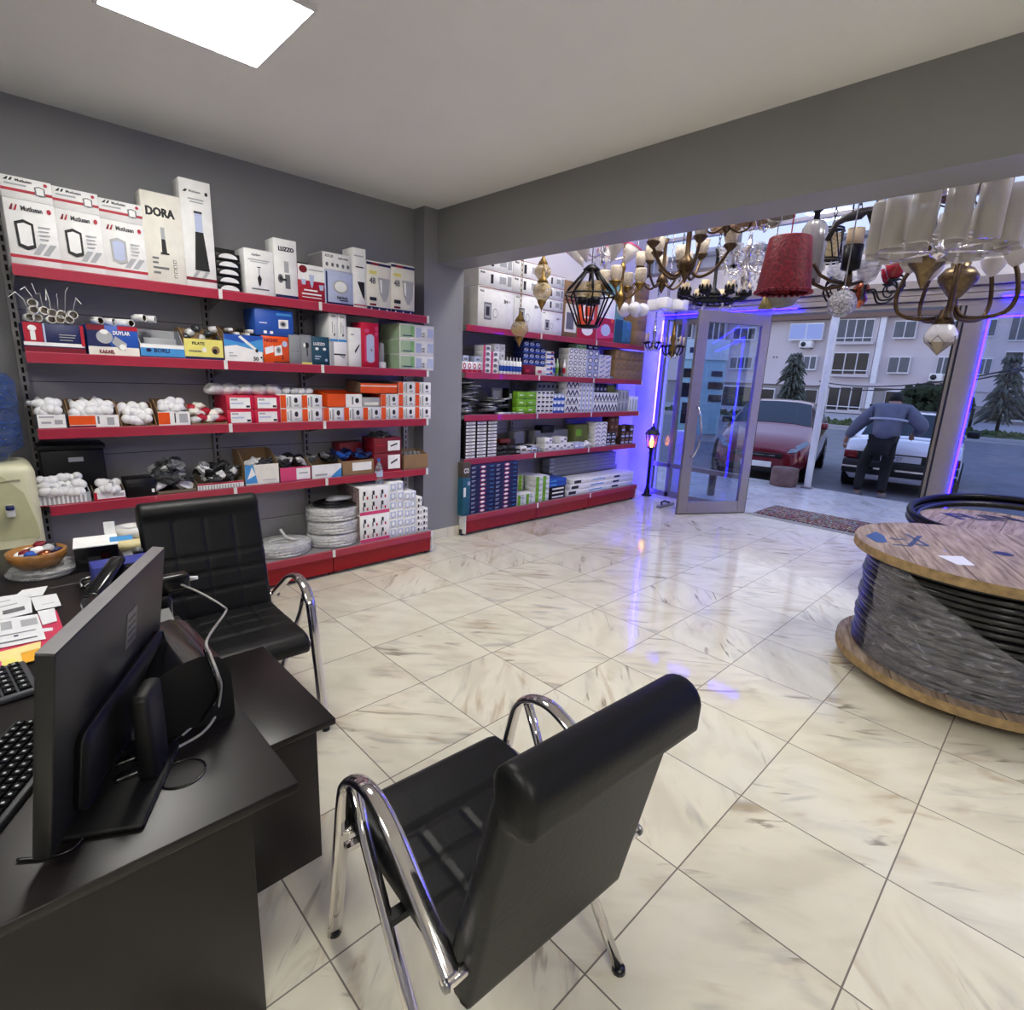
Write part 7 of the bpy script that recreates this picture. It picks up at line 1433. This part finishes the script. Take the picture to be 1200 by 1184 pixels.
# bronze bowls with rose glasses
def rose(t, e, s, a): MB().lathe([(1.5*s, -3*s), (6*s, 1*s), (11*s, 8*s), (13*s, 15*s), (14*s, 18*s), (12*s, 15*s), (9*s, 8*s)], FROST, tuple(e), 12).build('lamp_shade', t)
t, s = chandelier('antique bronze chandelier with big urn body and rose glass cups', 1122, 330, 4.6, [(.1, 35-70), (3, -32), (5, -26), (4, -20), (9, -14), (19, 0), (20, 6), (14, 14), (9, 16), (10, 20), (7, 24), (3, 30), (2.5, 60)], [(4, -28), (12, -40), (34, -42), (52, -36), (58, -20), (54, 2), (50, 12)], 5, 55, rose, BRONZE, 2.4, .75, mat('antique_bronze_urn', (120, 102, 74), .35, .8, var=.3, scale=40))
t, p = L('antique bronze bowl pendant with pointed foot left of the urn chandelier', 'bowl_pendant', 1085, 312, 4.1); s = pxs(p, 1)
MB().lathe([(.0001, -26*s), (4*s, -20*s), (9*s, -8*s), (18*s, 2*s), (20*s, 9*s), (18*s, 10*s), (.0001, 4*s)], mat('antique_bronze_urn', (120, 102, 74)), n=20).build('bowl', t); MB().lathe([(3*s, 6*s), (2*s, 24*s)], BRONZE, n=8).build('stem', t); hang(t, 24*s, BRONZE)
t, p = L('white tulip glass pendant in a bronze leaf cup, lowest lamp at right', 'tulip_pendant', 1103, 391, 4.5); s = pxs(p, 1)
MB().lathe([(5*s, 14*s), (11*s, 9*s), (16*s, 0), (16.5*s, -5*s), (14*s, -10*s), (.0001, -12*s)], MILK, n=22).build('globe', t)
lf = MB()
for k in range(6):
    a = 2*PI*k/6; M = Matrix.Rotation(a, 4, 'Z'); lf.add([M @ Vector(v) for v in ((0, 0, -25*s), (7*s, -5*s, -16*s), (14*s, -6*s, -10*s), (18*s, 0, -3*s), (14*s, 6*s, -10*s), (7*s, 5*s, -16*s))], [(0, 1, 2, 3, 4, 5)], mat('pale_bronze_leaf', (168, 158, 140), .4, .4))
lf.build('leaf_cup', t); MB().lathe([(11*s, 10*s), (8*s, 18*s), (5*s, 26*s), (2*s, 28*s)], BRONZE, n=14).build('cap', t); hang(t, 27*s, BRONZE, True)
# fur-like shades over the tube chandelier
FURSH = mat('mottled_brown_shade', (112, 92, 86), .8, var=.35, scale=30)
t, p = L('chandelier with mottled brown rounded shades above the glass tubes', 'fabric_chandelier', 1142, 213, 4.5, 'chandelier'); s = pxs(p, 1)
for i, (u, d) in enumerate(((-34, 6), (-6, -8), (26, 0), (0, 30), (-24, 34))):
    e = Vector(V(u, 0, d)); o = MB().lathe([(.0001, -14*s), (13*s, -12*s), (16*s, -4*s), (16*s, 5*s), (12*s, 12*s), (6*s, 14*s)], FURSH if i else mat('silver_mottled_shade', (190, 184, 180), .6, var=.5, scale=40), tuple(e), 18).build('lamp_shade', t); MB().tube([tuple(e+Vector((0, 0, -14*s))), tuple(e*.5+Vector((0, 0, -24*s))), (0, 0, -20*s)], 1*s, BRONZE, 6).build('arm', t)
MB().lathe([(.0001, -26*s), (5*s, -20*s), (3*s, 0), (2*s, 40*s)], BRONZE, n=12).build('hub', t); hang(t, 38*s, BRONZE)
# small lamps deep left
def cube(t, e, s, a): MB().rbox(e[0]-7*s, e[0]+7*s, e[1]-7*s, e[1]+7*s, e[2]-6*s, e[2]+6*s, MILK, 1.5*s).build('lamp_shade', t)
chandelier('chrome lamp with white cube shades above the blue lit corner', 782, 360, 5.9, [(1, -3), (3, 0), (2, 4), (1.5, 20)], [(2, 0), (8, -2), (13, 1), (15, 2)], 4, 15, cube, CHROME, .8, .3)
def gl(t, e, s, a): MB().sphere(tuple(e), 7.5*s, MILK, 16, 10).build('lamp_shade', t)
chandelier('cluster lamp of white globes in front of the far top shelf end', 741, 361, 5.3, [(1, -4), (3, 0), (2, 4), (1.5, 18)], [(2, 0), (6, -4), (10, -6), (12, -2)], 5, 12, gl, CHROME, .8, .2)
def mini(t, e, s, a): MB().lathe([(.8*s, 0), (1.2*s, 10*s), (.0001, 11*s)], CANDLE, tuple(e), 8).build('candle', t); MB().lathe([(.5*s, -2*s), (3*s, 0), (3*s, 1*s)], BLKMET, tuple(e), 8).build('drip_cup', t)
t, s = chandelier('small black and chrome candle chandelier before the blue LED strip', 766, 403, 6.3, [(.1, -9), (2, -5), (3.5, 0), (1.5, 5), (2.5, 12), (1.2, 26)], [(2, -2), (6, -6), (9, -3), (10, 1)], 5, 10, mini, BLKMET, .8, .5, CHROME); drops(t, 6, -5, 6, s, CRYS, 4)
t, s = chandelier('small brass and black candle chandelier right of the LED strip', 788, 408, 6.0, [(.1, -12), (2, -8), (5, -1), (2, 4), (3, 10), (1.2, 30)], [(2, -3), (7, -8), (11, -4), (12, 2)], 6, 12, mini, BLKMET, .9, .2, BRASS); drops(t, 8, -7, 6, s, CRYS, 5)
